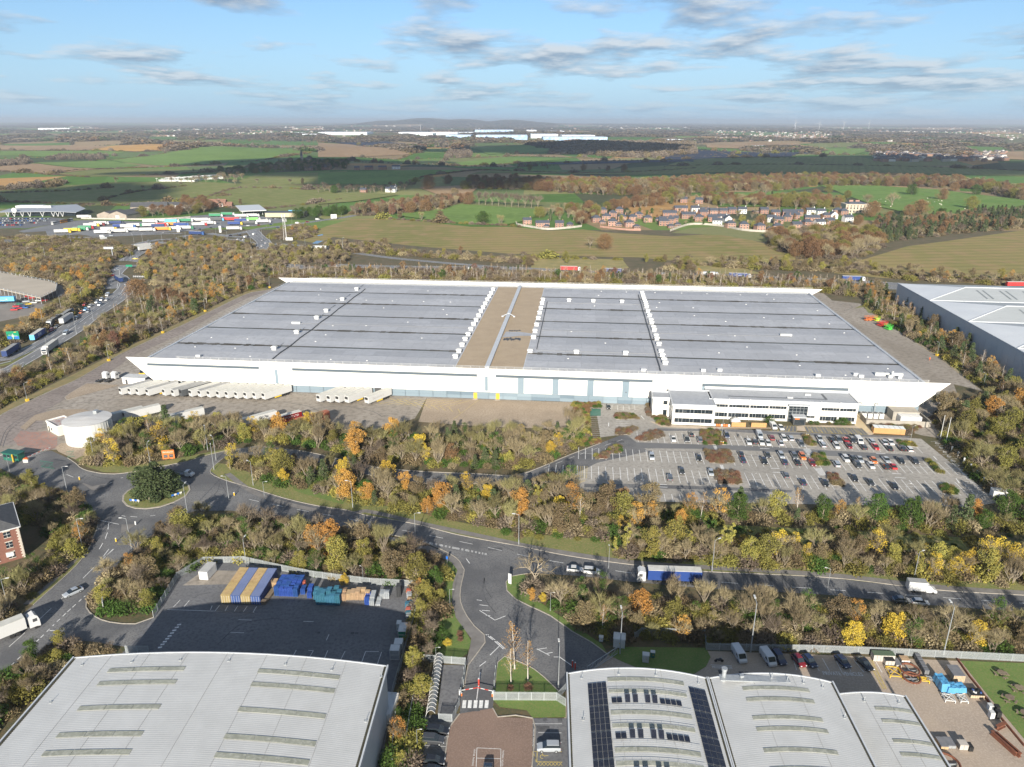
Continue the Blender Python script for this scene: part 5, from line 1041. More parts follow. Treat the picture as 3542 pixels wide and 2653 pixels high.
lot('S',0,372,560,372,1,26,.85,'front of the services building'); lot('S',0,395,530,395,1,25,.9,'front of the services building'); lot('S',0,418,430,418,1,20,.9,'front of the services building'); lot('S',0,442,260,442,1,11,.8,'front of the services building'); lot('T',1340,345,1500,372,2,5,.8,'front of the fuel shop')
for i,(o,ph,w_) in enumerate(ml): ml[i] = (o,ph,'at ' + w_.split('of the ')[1])
relabel(ml)
ml = []
for v,x,y,c in (('G',120,335,'red'),('G',135,350,'red'),('G',160,330,'dark blue'),('G',180,345,'blue'),('G',105,360,'red'),('G',200,320,'yellow'),('G',150,300,'black'),('G',190,300,'silver'),('G',225,275,'red'),('G',200,262,'red'),('G',240,310,'white'),('G',175,285,'grey'),('G',140,320,'green'),('G',210,335,'dark grey'),('G',280,295,'white')):
	p = at(v,x,y); o = link('parked_car',cm[c],None,(p[0],p[1],.05),rad(R2.uniform(0,40))); tag(o,'','car','cars parked below the car deck'); ml.append((o,c + ' car','beside the car deck'))
relabel(ml); relabel(LBL)
for k in PROTO: drop(PROTO[k])
co = []
for x,y,c in ((610,420,'white'),(650,412,'white'),(690,405,'orange'),(725,398,'dark grey'),(755,392,'silver')):
	p = at('S',x,y,1); t_ = thing('coach','','coach',(*p,.05),rad(85)); MB().box(0,0,.4,12,2.5,3.1).build('body',CURT[c],t_); MB().box(0,0,1.9,12.06,2.54,.9).build('window',GLASS,t_); co.append((t_,c + ' coach','beside the lorry park at the services')); t_['group'] = 'coaches at the service area'
relabel(co)

# -- trees
RT = random.Random(11)
def leafmat(name,c1,c2,rnd=.18):
	m = mat(name,c1,c2,s=.9,rough=.85,rnd=rnd,spec=.12,lo=.4,hi=.6); return m
LF = {'yellow': leafmat('leaves_yellow',(.58,.40,.05),(.44,.33,.06)),'orange': leafmat('leaves_orange',(.50,.26,.06),(.38,.22,.07)),'rust': leafmat('leaves_rust',(.225,.13,.065),(.17,.105,.055)),
	  'olive': leafmat('leaves_olive',(.21,.19,.05),(.15,.14,.04)),'gold': leafmat('leaves_gold_green',(.32,.275,.065),(.21,.205,.06)),'green': leafmat('leaves_green',(.07,.12,.025),(.05,.09,.02)),
	  'pine': leafmat('needles',(.06,.085,.036),(.085,.11,.048)),'brown': leafmat('leaves_brown',(.20,.15,.085),(.15,.12,.065)),'birch': leafmat('leaves_birch',(.44,.27,.09),(.36,.21,.08)),'redbrown': leafmat('leaves_red_brown',(.22,.115,.075),(.17,.095,.065))}
TWIG = leafmat('twigs',(.30,.245,.145),(.235,.19,.115),.3); TWIGP = leafmat('twigs_purple',(.19,.15,.112),(.15,.12,.09),.28); TWIGG = leafmat('twigs_green',(.265,.24,.11),(.21,.19,.085),.28)
BARK = mat('bark',(.27,.225,.16),(.2,.165,.12),s=1.5,rough=.95); BIRCHB = mat('birch_bark',(.62,.58,.52),(.45,.41,.36),s=2,rough=.8)
def rv(r):
	while 1:
		v = Vector((RT.uniform(-1,1),RT.uniform(-1,1),RT.uniform(-1,1)))
		if .05 < v.length < 1: return v.normalized() * r
def leaf(mb,p,s,nrm=None):
	a = rv(1); b = a.orthogonal().normalized(); a2 = a.cross(b); s1,s2 = s * RT.uniform(.6,1.1),s * RT.uniform(.5,.9)
	mb.add([p - b * s1,p - a2 * s2,p + b * s1,p + a2 * s2],[(0,1,2,3)])
def twig(mb,p,d,L,w):
	q = p + d * L; s = d.orthogonal().normalized(); s = (Matrix.Rotation(RT.uniform(0,3.14),3,d) @ s) * w; mb.add([p - s,p + s,q],[(0,1,2)])
def grow(tr,cr,p,d,L,r,lev,spread,up,tw):
	"""one limb: a bent tapered tube that splits; the last level is fine twigs"""
	n = 2; q = p
	for i in range(n):
		d2 = (d + rv(.18) + Vector((0,0,up))).normalized(); q2 = q + d2 * L / n
		(tr if lev > 1 else cr).tube(q,q2,r * (1 - .3 * i / n),r * (1 - .3 * (i + 1) / n),n=5 if lev > 2 else 3,cap=False); q,d = q2,d2
	if lev <= 1:
		for k in range(tw): t_ = RT.random(); twig(cr,p + (q - p) * t_,(d * .75 + rv(.7) + Vector((0,0,.25))).normalized(),L * RT.uniform(.45,1.0),.017 + .01 * RT.random())
		return
	for k in range(RT.choice((3,4)) if lev > 2 else 4):
		d3 = (d + rv(spread) + Vector((0,0,up))).normalized(); grow(tr,cr,p + (q - p) * RT.uniform(.55,1),d3,L * RT.uniform(.62,.82),r * .6,lev - 1,spread,up,tw)
def bare(h,spread=.75,up=.12,ntr=1,tw=13,lev=4,limb=6):
	tr,cr = MB(),MB()
	for s in range(ntr):
		b = Vector((0,0,0)) if ntr == 1 else Vector((RT.uniform(-.6,.6),RT.uniform(-.6,.6),0)); d = Vector((RT.uniform(-.1,.1),RT.uniform(-.1,.1),1)).normalized() if ntr == 1 else (Vector((b.x,b.y,1.6))).normalized()
		th_ = h * RT.uniform(.16,.24); tp = b + d * th_; tr.tube(b,tp,.022 * h,.017 * h,n=7,cap=False)
		for k in range(limb): a = 2 * math.pi * (k + RT.random() * .6) / limb; e = RT.uniform(.35,1.0); dd = Vector((math.cos(a) * e,math.sin(a) * e,1)).normalized(); grow(tr,cr,b + d * th_ * RT.uniform(.7,1.05),dd,h * .30,.011 * h,lev - 1,spread,up,tw)
	return tr,cr
def leafy(h,wr,n=1500,ls=.3,clumps=16,shape='round',base=.2,fill=.35,trunkr=.02):
	tr,cr = MB(),MB(); tr.tube((0,0,0),(0,0,h * .55),trunkr * h,trunkr * h * .6,n=7,cap=False); C = []
	for k in range(clumps):
		t_ = (k + .5) / clumps; z = h * (base + (.92 - base) * t_)
		if shape == 'round': w = wr * math.sqrt(max(.05,1 - ((t_ - .42) / .62) ** 2))
		elif shape == 'cone': w = wr * (1 - t_ * .85)
		elif shape == 'col': w = wr * (.8 if t_ < .8 else .5)
		else: w = wr * (.45 + .6 * t_) * (1 if t_ < .85 else .6)
		a = RT.uniform(0,6.28); rr = w * RT.uniform(.35,.8); c = Vector((math.cos(a) * rr,math.sin(a) * rr,z)); C.append((c,w * RT.uniform(.38,.62)))
		tr.tube((0,0,max(h * .12,z - rr * .9)),c,.007 * h,.003 * h,n=4,cap=False)
	per = n // clumps
	for c,r_ in C:
		for k in range(per):
			v = rv(1) * r_ * (RT.uniform(.75,1.05) if RT.random() > fill else RT.uniform(.1,.8)); v.z *= .75; leaf(cr,c + v,ls)
	return tr,cr
def conifer(h,w,n=14):
	tr,cr = MB(),MB(); tr.tube((0,0,0),(0,0,h * .95),.02 * h,.004 * h,n=7,cap=False)
	for k in range(n):
		t_ = k / n; z = h * (.12 + .86 * t_); R_ = w * (1 - t_) ** .8 * RT.uniform(.75,1.1) + .25
		for j in range(8):
			a = RT.uniform(0,6.28); e = Vector((math.cos(a) * R_,math.sin(a) * R_,z - R_ * .18)); tr.tube((0,0,z),e,.03,.015,n=3,cap=False)
			for q in range(11): s = RT.uniform(.25,1); leaf(cr,Vector((0,0,z)) * (1 - s) + e * s + rv(.3),.26)
	return tr,cr
def birch(h,leafn=260,tw=7):
	tr,cr,lf = MB(),MB(),MB(); p = Vector((0,0,0)); d = Vector((RT.uniform(-.06,.06),RT.uniform(-.06,.06),1)).normalized(); q = p + d * h * .95
	k = 5
	for i in range(k): tr.tube(p + (q - p) * i / k,p + (q - p) * (i + 1) / k,.013 * h * (1 - i / k * .8),.013 * h * (1 - (i + 1) / k * .8),n=6,cap=False)
	for i in range(18):
		t_ = .28 + .68 * i / 18; s = p + (q - p) * t_; a = RT.uniform(0,6.28); L = h * .17 * (1.15 - t_) * 2; e = s + Vector((math.cos(a) * .5,math.sin(a) * .5,.85)).normalized() * L; tr.tube(s,e,.025,.012,n=3,cap=False)
		for j in range(tw * 3): twig(cr,s + (e - s) * RT.random(),(Vector((math.cos(a),math.sin(a),RT.uniform(-.2,1))) + rv(.7)).normalized(),L * .5,.02)
		for j in range(leafn // 18): leaf(lf,s + (e - s) * RT.uniform(.3,1.05) + rv(L * .3),.12)
	return tr,cr,lf
KINDS = {}   # kind -> list of (trunk mesh, crown mesh, nominal height)
def reg(kind,hh,tr,cr,tm,cm_,extra=None):
	a = tr.mesh('trunk',tm)
	if extra is not None: n0 = len(cr.f); cr.add(extra[0].v,extra[0].f,1); b = cr.mesh('crown',[cm_,extra[1]])
	else: b = cr.mesh('crown',cm_)
	KINDS.setdefault(kind,[]).append((a,b,hh))
for i in range(4):
	tr,cr = bare(9,spread=.7 + .1 * i,up=.1,tw=21,limb=6,lev=4); reg('bare',9,tr,cr,BARK,TWIG); KINDS.setdefault('bare_green',[]).append((KINDS['bare'][-1][0],cr.mesh('crown',TWIGG),9)); KINDS.setdefault('bare_dark',[]).append((KINDS['bare'][-1][0],cr.mesh('crown',TWIGP),9))
for i in range(2): tr,cr = bare(8,spread=.55,up=.22,ntr=3,tw=13,limb=4,lev=4); reg('bare',8,tr,cr,BARK,TWIG); KINDS['bare_green'].append((KINDS['bare'][-1][0],cr.mesh('crown',TWIGG),8))
for i in range(3):
	tr,cr = leafy(9,3.0,3400,.175,24 + i,('round','fan','round')[i],.14)
	for k,m_ in (('rust',LF['rust']),('orange',LF['orange']),('yellow',LF['yellow']),('olive',LF['olive']),('gold',LF['gold']),('green',LF['green']),('brown',LF['brown']),('redbrown',LF['redbrown'])): reg(k,9,tr,cr,BARK,m_)
for i in range(2):
	tr,cr = bare(9,spread=.75,up=.1,tw=13,limb=5,lev=4); t2,c2 = leafy(9,2.7,1000,.15,12,'round',.25)   # half bare crowns that still hold leaves
	for k,m_ in (('part_orange',LF['orange']),('part_yellow',LF['yellow']),('part_green',LF['green'])): cr2 = MB(); cr2.add(cr.v,cr.f); reg(k,9,tr,cr2,BARK,TWIG,(c2,m_))
for i in range(2): tr,cr = leafy(9,1.6,2200,.17,18,'col',.1); reg('yellow_col',9,tr,cr,BARK,LF['gold']); reg('orange_col',9,tr,cr,BARK,LF['orange'])
for i in range(3): tr,cr = conifer(9,2.6 - .4 * i); reg('conifer',9,tr,cr,BARK,LF['pine'])
for i in range(3): tr,cr,lf = birch(11,300 if i else 420); reg('birch',11,tr,cr,BIRCHB,TWIGP,(lf,LF['birch'])); tr,cr,lf = birch(11,40,9); reg('birch_bare',11,tr,cr,BIRCHB,TWIGP,(lf,LF['birch']))
for i in range(2): tr,cr = leafy(14,7.2,6500,.28,38,'round',.12,trunkr=.03); reg('oak',14,tr,cr,BARK,LF['rust']); reg('oak_gold',14,tr,cr,BARK,LF['olive']); reg('oak_green',14,tr,cr,BARK,LF['green'])
for i in range(2): tr,cr = bare(15,spread=.85,up=.05,tw=12,limb=9,lev=4); reg('big_bare',15,tr,cr,BARK,TWIG)
for i in range(2): tr,cr = bare(11,spread=1.0,up=.02,tw=5,limb=5,lev=4); reg('dead',11,tr,cr,mat('pale_bark',(.40,.34,.25),(.32,.27,.2),s=2,rough=.9),TWIG)
DESC = {'bare': ('bare tan twigged tree','bare_tree','bare tree'),'bare_green': ('bare olive twigged tree','bare_tree','bare tree'),'bare_dark': ('bare dark brown tree','bare_tree','bare tree'),'rust': ('rust leaved tree','autumn_tree','autumn tree'),'orange': ('bright orange leaved tree','autumn_tree','autumn tree'),
		'yellow': ('bright yellow leaved tree','autumn_tree','autumn tree'),'olive': ('olive brown leaved tree','autumn_tree','autumn tree'),'gold': ('yellow-green leaved tree','autumn_tree','autumn tree'),'green': ('dark green leafy tree','leafy_tree','leafy tree'),'brown': ('dull brown leaved tree','autumn_tree','autumn tree'),'redbrown': ('red-brown leaved tree','autumn_tree','autumn tree'),
		'part_orange': ('half bare tree with orange leaves','autumn_tree','autumn tree'),'part_yellow': ('half bare tree with yellow leaves','autumn_tree','autumn tree'),'part_green': ('bare tree with green ivy','bare_tree','bare tree'),'yellow_col': ('upright yellow-green poplar-shaped tree','autumn_tree','autumn tree'),'orange_col': ('upright orange tree','autumn_tree','autumn tree'),
		'conifer': ('dark green conifer','conifer','conifer'),'birch': ('white stemmed birch with tan leaves','birch_tree','birch'),'birch_bare': ('nearly bare white stemmed birch','birch_tree','birch'),'oak': ('big rust coloured oak','oak_tree','oak'),'oak_gold': ('big olive gold oak','oak_tree','oak'),'oak_green': ('big green crowned tree','oak_tree','oak'),
		'big_bare': ('big pale bare tree','bare_tree','bare tree'),'dead': ('gnarled dead pale tree','bare_tree','bare tree')}
TL = []
def tree(kind,p,h,where=None,label=None,z=None,group=None,wide=1.0,name=None):
	a,b,hh = RT.choice(KINDS[kind]); s = h / hh; zz = (hgt(*p) if p[1] > 790 else 0) if z is None else z
	r_ = thing(name or DESC[kind][1],label or '',DESC[kind][2],(p[0],p[1],zz),RT.uniform(0,6.28),group); r_.scale = (s * wide,s * wide,s)
	link('trunk',a,r_); link('crown',b,r_)
	if label is None: TL.append((r_,DESC[kind][0],where))
	return r_
# joined copies of the same trees for woods too big to count
PC = bpy.data.collections.new('tree_shapes'); PIDX = {}
def proto_idx(kind):
	if kind in PIDX: return PIDX[kind]
	r_ = []
	for a,b,hh in KINDS[kind]:
		mb = MB(); mb.add([v.co[:] for v in a.vertices],[tuple(q.vertices) for q in a.polygons],0); mats_ = [a.materials[0]] + list(b.materials)
		mb.add([v.co[:] for v in b.vertices],[tuple(q.vertices) for q in b.polygons],1)
		o = bpy.data.objects.new('shape_%03d' % len(PC.objects),mb.mesh('tree_shape',mats_)); n0 = len(a.polygons)
		if len(b.materials) > 1:
			ix = [0] * n0 + [1 + q.material_index for q in b.polygons]; o.data.polygons.foreach_set('material_index',ix)
		PC.objects.link(o); r_.append((len(PC.objects) - 1,hh))
	PIDX[kind] = r_; return r_
def simple_idx(name,mesh,hh):
	o = bpy.data.objects.new('shape_%03d' % len(PC.objects),mesh); PC.objects.link(o); PIDX[name] = PIDX.get(name,[]) + [(len(PC.objects) - 1,hh)]
def scatter(name,label,cat,items):
	"""items: (x,y,z,kind,height,widen). One object of instances, for plants nobody could count."""
	if not items: return
	vs = []; sc = []; ro = []; ix = []
	for x,y,z,kind,h,wd in items:
		i,hh = RT.choice(PIDX[kind] if kind in PIDX else proto_idx(kind)); s = h / hh; vs.append((x,y,z)); sc += [s * wd,s * wd,s]; ro += [0,0,RT.uniform(0,6.28)]; ix.append(i)
	me = bpy.data.meshes.new(name); me.from_pydata(vs,[],[])
	for nm,ty,dt in (('sc','FLOAT_VECTOR',sc),('ro','FLOAT_VECTOR',ro)): me.attributes.new(nm,ty,'POINT').data.foreach_set('vector',dt)
	me.attributes.new('ix','INT','POINT').data.foreach_set('value',ix)
	o = link(name,me,kind='stuff'); o['label'] = label; o['category'] = cat
	ng = bpy.data.node_groups.get('plant_scatter')
	if not ng:
		ng = bpy.data.node_groups.new('plant_scatter','GeometryNodeTree'); ng.interface.new_socket('Geometry',in_out='INPUT',socket_type='NodeSocketGeometry'); ng.interface.new_socket('Geometry',in_out='OUTPUT',socket_type='NodeSocketGeometry')
		gi,go = ng.nodes.new('NodeGroupInput'),ng.nodes.new('NodeGroupOutput'); ip = ng.nodes.new('GeometryNodeInstanceOnPoints'); ci = ng.nodes.new('GeometryNodeCollectionInfo'); ci.inputs['Collection'].default_value = PC; ci.inputs['Separate Children'].default_value = True; ci.inputs['Reset Children'].default_value = True
		def na(n_,ty): q = ng.nodes.new('GeometryNodeInputNamedAttribute'); q.data_type = ty; q.inputs['Name'].default_value = n_; return q.outputs[0]
		er = ng.nodes.new('FunctionNodeEulerToRotation'); l = ng.links.new; l(gi.outputs[0],ip.inputs['Points']); l(ci.outputs[0],ip.inputs['Instance']); ip.inputs['Pick Instance'].default_value = True; l(na('ix','INT'),ip.inputs['Instance Index']); l(na('ro','FLOAT_VECTOR'),er.inputs[0]); l(er.outputs[0],ip.inputs['Rotation']); l(na('sc','FLOAT_VECTOR'),ip.inputs['Scale']); l(ip.outputs[0],go.inputs[0])
	md = o.modifiers.new('scatter','NODES'); md.node_group = ng; return o
# undergrowth shapes
for i in range(4):
	cr = MB()
	for k in range(420): v = rv(1); v = Vector((v.x * 1.3,v.y * 1.3,abs(v.z) * 1.0)) * RT.uniform(.5,1.05); leaf(cr,v + Vector((0,0,.1)),.14)
	for k in range(160): v = rv(1); v.z = abs(v.z) * .8 + .3; v.normalize(); twig(cr,Vector((0,0,.2)) + v * .4,v,1.1,.02)
	for c in ('brown','green','olive','rust','gold','redbrown'): simple_idx('shrub_' + c,cr.mesh('shrub',LF[c]),1.2)
	simple_idx('shrub_twig',cr.mesh('shrub',TWIGP),1.2); simple_idx('shrub_tan',cr.mesh('shrub',TWIG),1.2)
# far clumps: small lumpy crowns of many faces
for i in range(4):
	cr = MB()
	for k in range(330): v = rv(1); v = Vector((v.x * 1.05,v.y * 1.05,abs(v.z) * 1.15)) * RT.uniform(.45,1.1); leaf(cr,v,.17)
	for c in ('brown','rust','olive','green'): simple_idx('clump_' + c,cr.mesh('clump',LF[c]),1.1)
	simple_idx('clump_twig',cr.mesh('clump',TWIGP),1.1); simple_idx('clump_tan',cr.mesh('clump',leafmat('twigs_far',(.14,.12,.085),(.115,.10,.07))),1.1)
def pick(mix):
	t_ = RT.random() * sum(w for _,w in mix)
	for k,w in mix:
		t_ -= w
		if t_ <= 0: return k
	return mix[-1][0]
def pickn(mix,p):
	"""like pick, but neighbours tend to be of one kind"""
	t_ = min(.999,max(0,noise.noise(Vector((p[0] / 11,p[1] / 11,2.5))) * .9 + .5 + RT.uniform(-.28,.28))); t_ *= sum(w for _,w in mix)
	for k,w in mix:
		t_ -= w
		if t_ <= 0: return k
	return mix[-1][0]
def fillpts(poly,sp,n=None,avoid=()):
	xs = [p[0] for p in poly]; ys_ = [p[1] for p in poly]; cell = {}; out_ = []; A = (max(xs) - min(xs)) * (max(ys_) - min(ys_)); tries = int(A / (sp * sp) * 4) + 20
	for _ in range(tries):
		p = (RT.uniform(min(xs),max(xs)),RT.uniform(min(ys_),max(ys_)))
		if not inpoly(p,poly) or any(inpoly(p,a) for a in avoid): continue
		c = (int(p[0] // sp),int(p[1] // sp))
		if any(math.dist(p,q) < sp for i in (-1,0,1) for j in (-1,0,1) for q in cell.get((c[0] + i,c[1] + j),())): continue
		cell.setdefault(c,[]).append(p); out_.append(p)
	return out_
MIX1 = [('conifer',5),('part_green',9),('bare_green',12),('bare',9),('big_bare',6),('part_yellow',7),('gold',5),('yellow',3),('bare_green',12),('bare',12),('olive',5),('bare_dark',5),('part_orange',7),('orange',3),('birch',3),('rust',3),('brown',4)]
MIXB = [('birch_bare',46),('birch',14),('bare_dark',14),('conifer',5),('rust',4),('bare',10),('redbrown',1),('part_orange',3),('green',2)]
MIXG = [('bare',6),('gold',3),('yellow_col',4),('part_yellow',6),('bare',5),('brown',3),('olive',3),('bare_green',3)]
MIXD = [('big_bare',5),('bare',5),('bare_dark',4),('bare_green',5),('brown',3),('olive',2),('part_green',2),('part_orange',1),('gold',1.5)]
WOODS = [ # name for labels, polygon of the tree bases, spacing, mix, heights, edge of undergrowth
 ('in the belt behind the trailer yard',pts('D:232,948 262,934 450,930 640,935 800,941 1000,946 1180,942 1240,932 1275,940 1230,972 1165,1000 1110,1016 1020,1012 905,1007 805,996 690,970 637,960 560,950 485,962 430,975 360,992 250,1008 190,1000'),3.9,MIX1,(8,10.5)),
 ('in the belt along the main road',pts('D:505,995 560,997 600,1002 700,1018 790,1038 870,1054 960,1062 1209,1062 1420,1104 1420,1150 1380,1165 1229,1158 1117,1148 992,1125 897,1108 789,1090 740,1078 690,1066 600,1045 540,1025 500,1003'),4.2,MIX1,(6.5,10)),
 ('below the warehouse car park',pts('D:1420,1106 1700,1112 2110,1118 2300,1130 2300,1160 2212,1150 1900,1138 1650,1128 1460,1140'),4.4,[('bare',5),('bare_green',5),('gold',2),('conifer',2),('green',3),('orange',1),('part_orange',3),('brown',2),('birch',2)],(7,10)),
 ('in the tall roadside hedge',pts('D:1325,1200 1500,1216 1791,1231 2018,1254 2300,1274 2300,1225 2018,1203 1791,1185 1500,1172 1330,1176'),3.3,MIXG,(7,9)),
 ('around the brick office',pts('D:-20,1030 60,1052 140,1075 190,1105 205,1140 185,1180 120,1240 60,1300 0,1350 -60,1380 -60,1280 40,1250 120,1200 105,1140 40,1120 -20,1110'),4.0,MIXD + [('gold',3)],(5,7.5)),
 ('in the copse above the container yard',pts('D:340,1165 420,1125 520,1125 620,1135 700,1150 800,1165 900,1190 955,1215 955,1255 900,1262 800,1258 680,1242 610,1228 530,1210 440,1212 380,1246 335,1300 320,1322 230,1322 200,1300 215,1275 270,1220'),4.0,MIXD,(6,10)),
 ('along the fence strip at right',pts('D:1135,1278 1160,1268 1300,1290 1510,1304 1791,1318 2018,1336 2300,1358 2300,1408 2075,1408 1878,1400 1700,1396 1530,1388 1380,1382 1320,1385 1250,1345 1180,1310'),4.0,[('big_bare',8),('bare',8),('part_green',3),('bare_dark',3),('olive',1),('part_orange',2),('bare_green',3),('yellow',.6),('orange',.6),('brown',2)],(6,8.5)),
 ('beside the container yard fence',pts('D:905,1275 950,1262 955,1340 935,1400 925,1440 905,1560 890,1657 855,1657 850,1560 875,1440 898,1350'),3.6,[('bare_dark',3),('gold',4),('part_orange',2),('bare',3),('green',2)],(3.5,6)),
 ('left of the bottom left shed',pts('D:130,1395 230,1398 262,1412 160,1425 60,1520 -60,1620 -60,1520 40,1450'),3.8,[('bare_dark',4),('bare',4),('gold',2),('brown',3),('green',2)],(4,6)),
 ('along the left service road',pts('L:1690,115 1500,165 1380,195 1180,275 880,420 520,590 200,740 0,840 G:560,780 380,860 200,950 60,1020 0,1060 -150,1100 -150,870 0,850 160,805 280,790 420,740 520,680 580,620 700,520 800,420 880,350 960,290 1180,250 1500,200 1800,150'),5.0,MIXB + [('part_orange',10),('bare',20),('bare_green',14),('gold',4),('orange',3),('rust',5),('part_green',8)],(7,10)),
 ('right of the wheelchair bays',pts('D:2015,905 2040,880 2130,860 2300,850 2300,1120 2180,1100 2130,1060 2080,1000'),5.0,[('bare',8),('bare_green',6),('olive',4),('orange',1),('brown',5),('conifer',1)],(7,11)),
 ('beside the second grey shed',pts('R:0,190 60,215 240,370 560,560 900,821 1271,1100 1271,940 1000,700 560,360 240,170 120,60 0,20'),4.6,[('birch',5),('conifer',5),('bare',3),('birch_bare',5),('brown',3),('part_orange',2)],(7,10)),
]
allp = []
for wh_,poly,sp,mix,(h0,h1) in WOODS:
	for p in fillpts(poly,sp): allp.append((p[0] ** 2 + p[1] ** 2,p,pickn(mix,p),RT.uniform(h0 * .6,h1 * 1.12),wh_))
allp.sort(key=lambda q: q[0])
NEAR = 285; rest = {}
for i,(_,p,k,h,wh_) in enumerate(allp):
	if i < NEAR: tree(k,p,h,wh_)
	else: rest.setdefault(wh_,[]).append((p[0],p[1],0,k,h,1.0))
for wh_,it in rest.items(): scatter('woodland','mixed autumn trees standing close together %s' % wh_,'woodland',it)
# undergrowth filling those woods
UG = []
for wh_,poly,sp,mix,hh in WOODS:
	cols = [('shrub_brown',4),('shrub_olive',4),('shrub_twig',3),('shrub_green',3 if 'left service' not in wh_ else 1),('shrub_tan',2),('shrub_gold',1.5)]
	for p in fillpts(poly,2.3): UG.append((p[0],p[1],0,pick(cols),RT.uniform(1.2,3.0),1.1))
for p in fillpts(pts('D:1090,1150 1300,1165 1500,1150 1900,1140 2300,1165 2300,1225 2018,1203 1791,1184 1500,1170 1325,1170 1229,1165 1100,1160'),2.6): UG.append((p[0],p[1],0,pick([('shrub_green',3),('shrub_olive',5),('shrub_gold',1),('shrub_brown',2)]),RT.uniform(.6,1.5),1.3))
scatter('undergrowth','brown and green bramble undergrowth beneath the roadside trees','undergrowth',UG)
# -- mid-distance woods and belts
def belt(label,s,sp,mix,h0,h1,v='D',name='woodland',under=None,farm=False):
	poly = (fpts if farm else pts)(s,v=v) if farm else pts(s,0,v); it = []
	for p in fillpts(poly,sp): it.append((p[0],p[1],hgt(*p),pick(mix),RT.uniform(h0,h1),1.0))
	if under:
		for p in fillpts(poly,under): it.append((p[0],p[1],hgt(*p),pick([('shrub_brown',3),('shrub_twig',3),('shrub_olive',3),('shrub_tan',3)]),RT.uniform(2,4),1.4))
	return scatter(name,label,'woodland',it)
belt('narrow belt of bare white stemmed birches behind the warehouse rear wall','D:600,602 900,604 1300,613 1600,621 1800,633 1840,640 1900,634 1900,622 1700,608 1400,597 1000,588 700,586 560,590',3.8,MIXB,6,9,under=3.5)
belt('thicket of bare trees inside the motorway junction','T:220,660 420,625 800,625 1150,655 1195,695 1030,822 0,960 A:950,1100 880,1010 T:60,790 120,700',6.5,[('bare',8),('bare_green',5),('gold',1),('bare_dark',3),('olive',2),('orange',1)],6,9,under=5)
belt('bare thicket between the far roundabout and the warehouse road','D:332,590 365,560 480,542 600,550 612,585 545,608 440,636 370,648 335,615',5,[('bare',9),('bare_green',6),('bare_dark',3),('birch_bare',3),('orange',1)],6,9,under=4)
belt('scrub bank beyond the motorway behind the warehouse','B:40,800 400,790 430,830 700,860 1080,880 1280,880 1250,915 1000,890 600,865 380,850 100,840',6,[('bare_dark',8),('bare',4),('brown',5),('olive',2),('gold',1)],5,9,under=4.5)
belt('scrub and trees beyond the motorway at the right','C:-50,930 180,950 170,990 -50,985 C:440,940 640,940 900,950 1250,960 1300,1000 1600,1030 2212,1060 2212,1085 1500,1050 1250,1010 700,985 420,975',6.5,[('bare_dark',6),('bare',6),('brown',5),('olive',3),('gold',2),('part_orange',2),('bare_green',4)],6,10,under=4.5)
belt('dark scrub between the slip roads at the far left','S:0,590 400,575 760,600 1280,640 1250,660 700,670 200,690 0,690',6,[('bare_dark',6),('brown',4),('olive',3),('bare',3)],3,6,under=4)
belt('scrub and orange trees left of the small roundabout','S:0,720 500,700 1180,690 1480,690 1400,780 1200,822 A:700,1010 660,1080 400,1060 0,1010',6,[('bare_dark',5),('brown',4),('bare',5),('orange',1),('bare_green',3)],4,7,under=4)
belt('row of brown and orange trees above the car deck','G:0,70 380,90 640,100 740,150 700,240 560,330 480,420 300,500 120,600 -100,640 -100,560 100,520 300,400 480,300 520,200 400,140 0,90',5.5,[('bare',6),('bare_green',6),('orange',2),('gold',3),('brown',3),('part_orange',3)],6,9,under=4)
belt('scrub around the phone mast field corner','T:1370,560 1500,500 1700,450 1880,480 1850,560 1700,600 1560,600 1400,590',7,[('bare_dark',5),('bare',5),('olive',3),('orange',1)],4,7,under=5)
belt('bare trees right of the second motorway bridge','T:1390,690 1700,700 2212,760 2212,860 1400,860 1340,780',6,[('bare',7),('bare_dark',4),('gold',2),('brown',3),('bare_green',4)],6,9,under=5)
belt('wood of brown trees left of the grassed field','B:190,625 440,618 740,590 850,545 800,520 560,560 200,600',9,[('bare_dark',5),('brown',3),('rust',3),('redbrown',4),('oak',1),('bare',3)],12,17,under=8)
belt('oak wood edge behind the village and parkland','B:850,470 1200,470 1600,500 2212,520 C:0,510 330,515 400,500 700,500 900,470 1300,470 1550,475 1900,490 2212,560 2212,500 1900,455 1500,430 900,425 300,430 B:1800,440 1200,435 900,432',10,[('oak',5),('bare_dark',3),('bare',4),('oak_gold',3),('brown',4),('rust',3)],12,18,under=10,farm=True)
belt('trees standing round the village houses','B:1330,660 1480,640 1560,690 1660,620 1640,590 1400,600 1290,640 C:0,590 200,560 320,600 420,600 740,605 900,610 1080,600 1090,580 900,560 300,560 0,560',10,[('oak',4),('bare',4),('oak_gold',2),('bare_green',2),('conifer',1)],11,16,farm=True)
belt('garden trees among the brick village houses','H:200,100 500,120 900,95 1500,105 2050,150 1900,230 1500,240 900,215 300,210',17,[('bare_green',4),('bare',4),('rust',2),('green',2),('gold',1)],5,9,farm=True)
belt('conifer wood running to the right edge beyond the parkland','C:1290,770 1340,820 1500,800 1800,765 2212,730 2212,640 1960,640 1700,680 1300,700',7,[('conifer',9),('rust',2),('bare_dark',2),('bare',2)],10,14,under=7,farm=True)
belt('rounded copse of orange and bare trees below the village','C:620,820 700,880 780,910 950,925 1110,930 1220,905 1330,850 1300,790 1100,770 850,770 680,790',8.5,[('oak',5),('big_bare',4),('oak_gold',3),('bare',3),('bare_dark',2)],12,17,under=7)
belt('dark evergreen clump beside the slip road','T:1650,370 1880,350 2212,330 2212,290 1900,310 1700,330',9,[('oak_green',5),('conifer',4)],8,13)
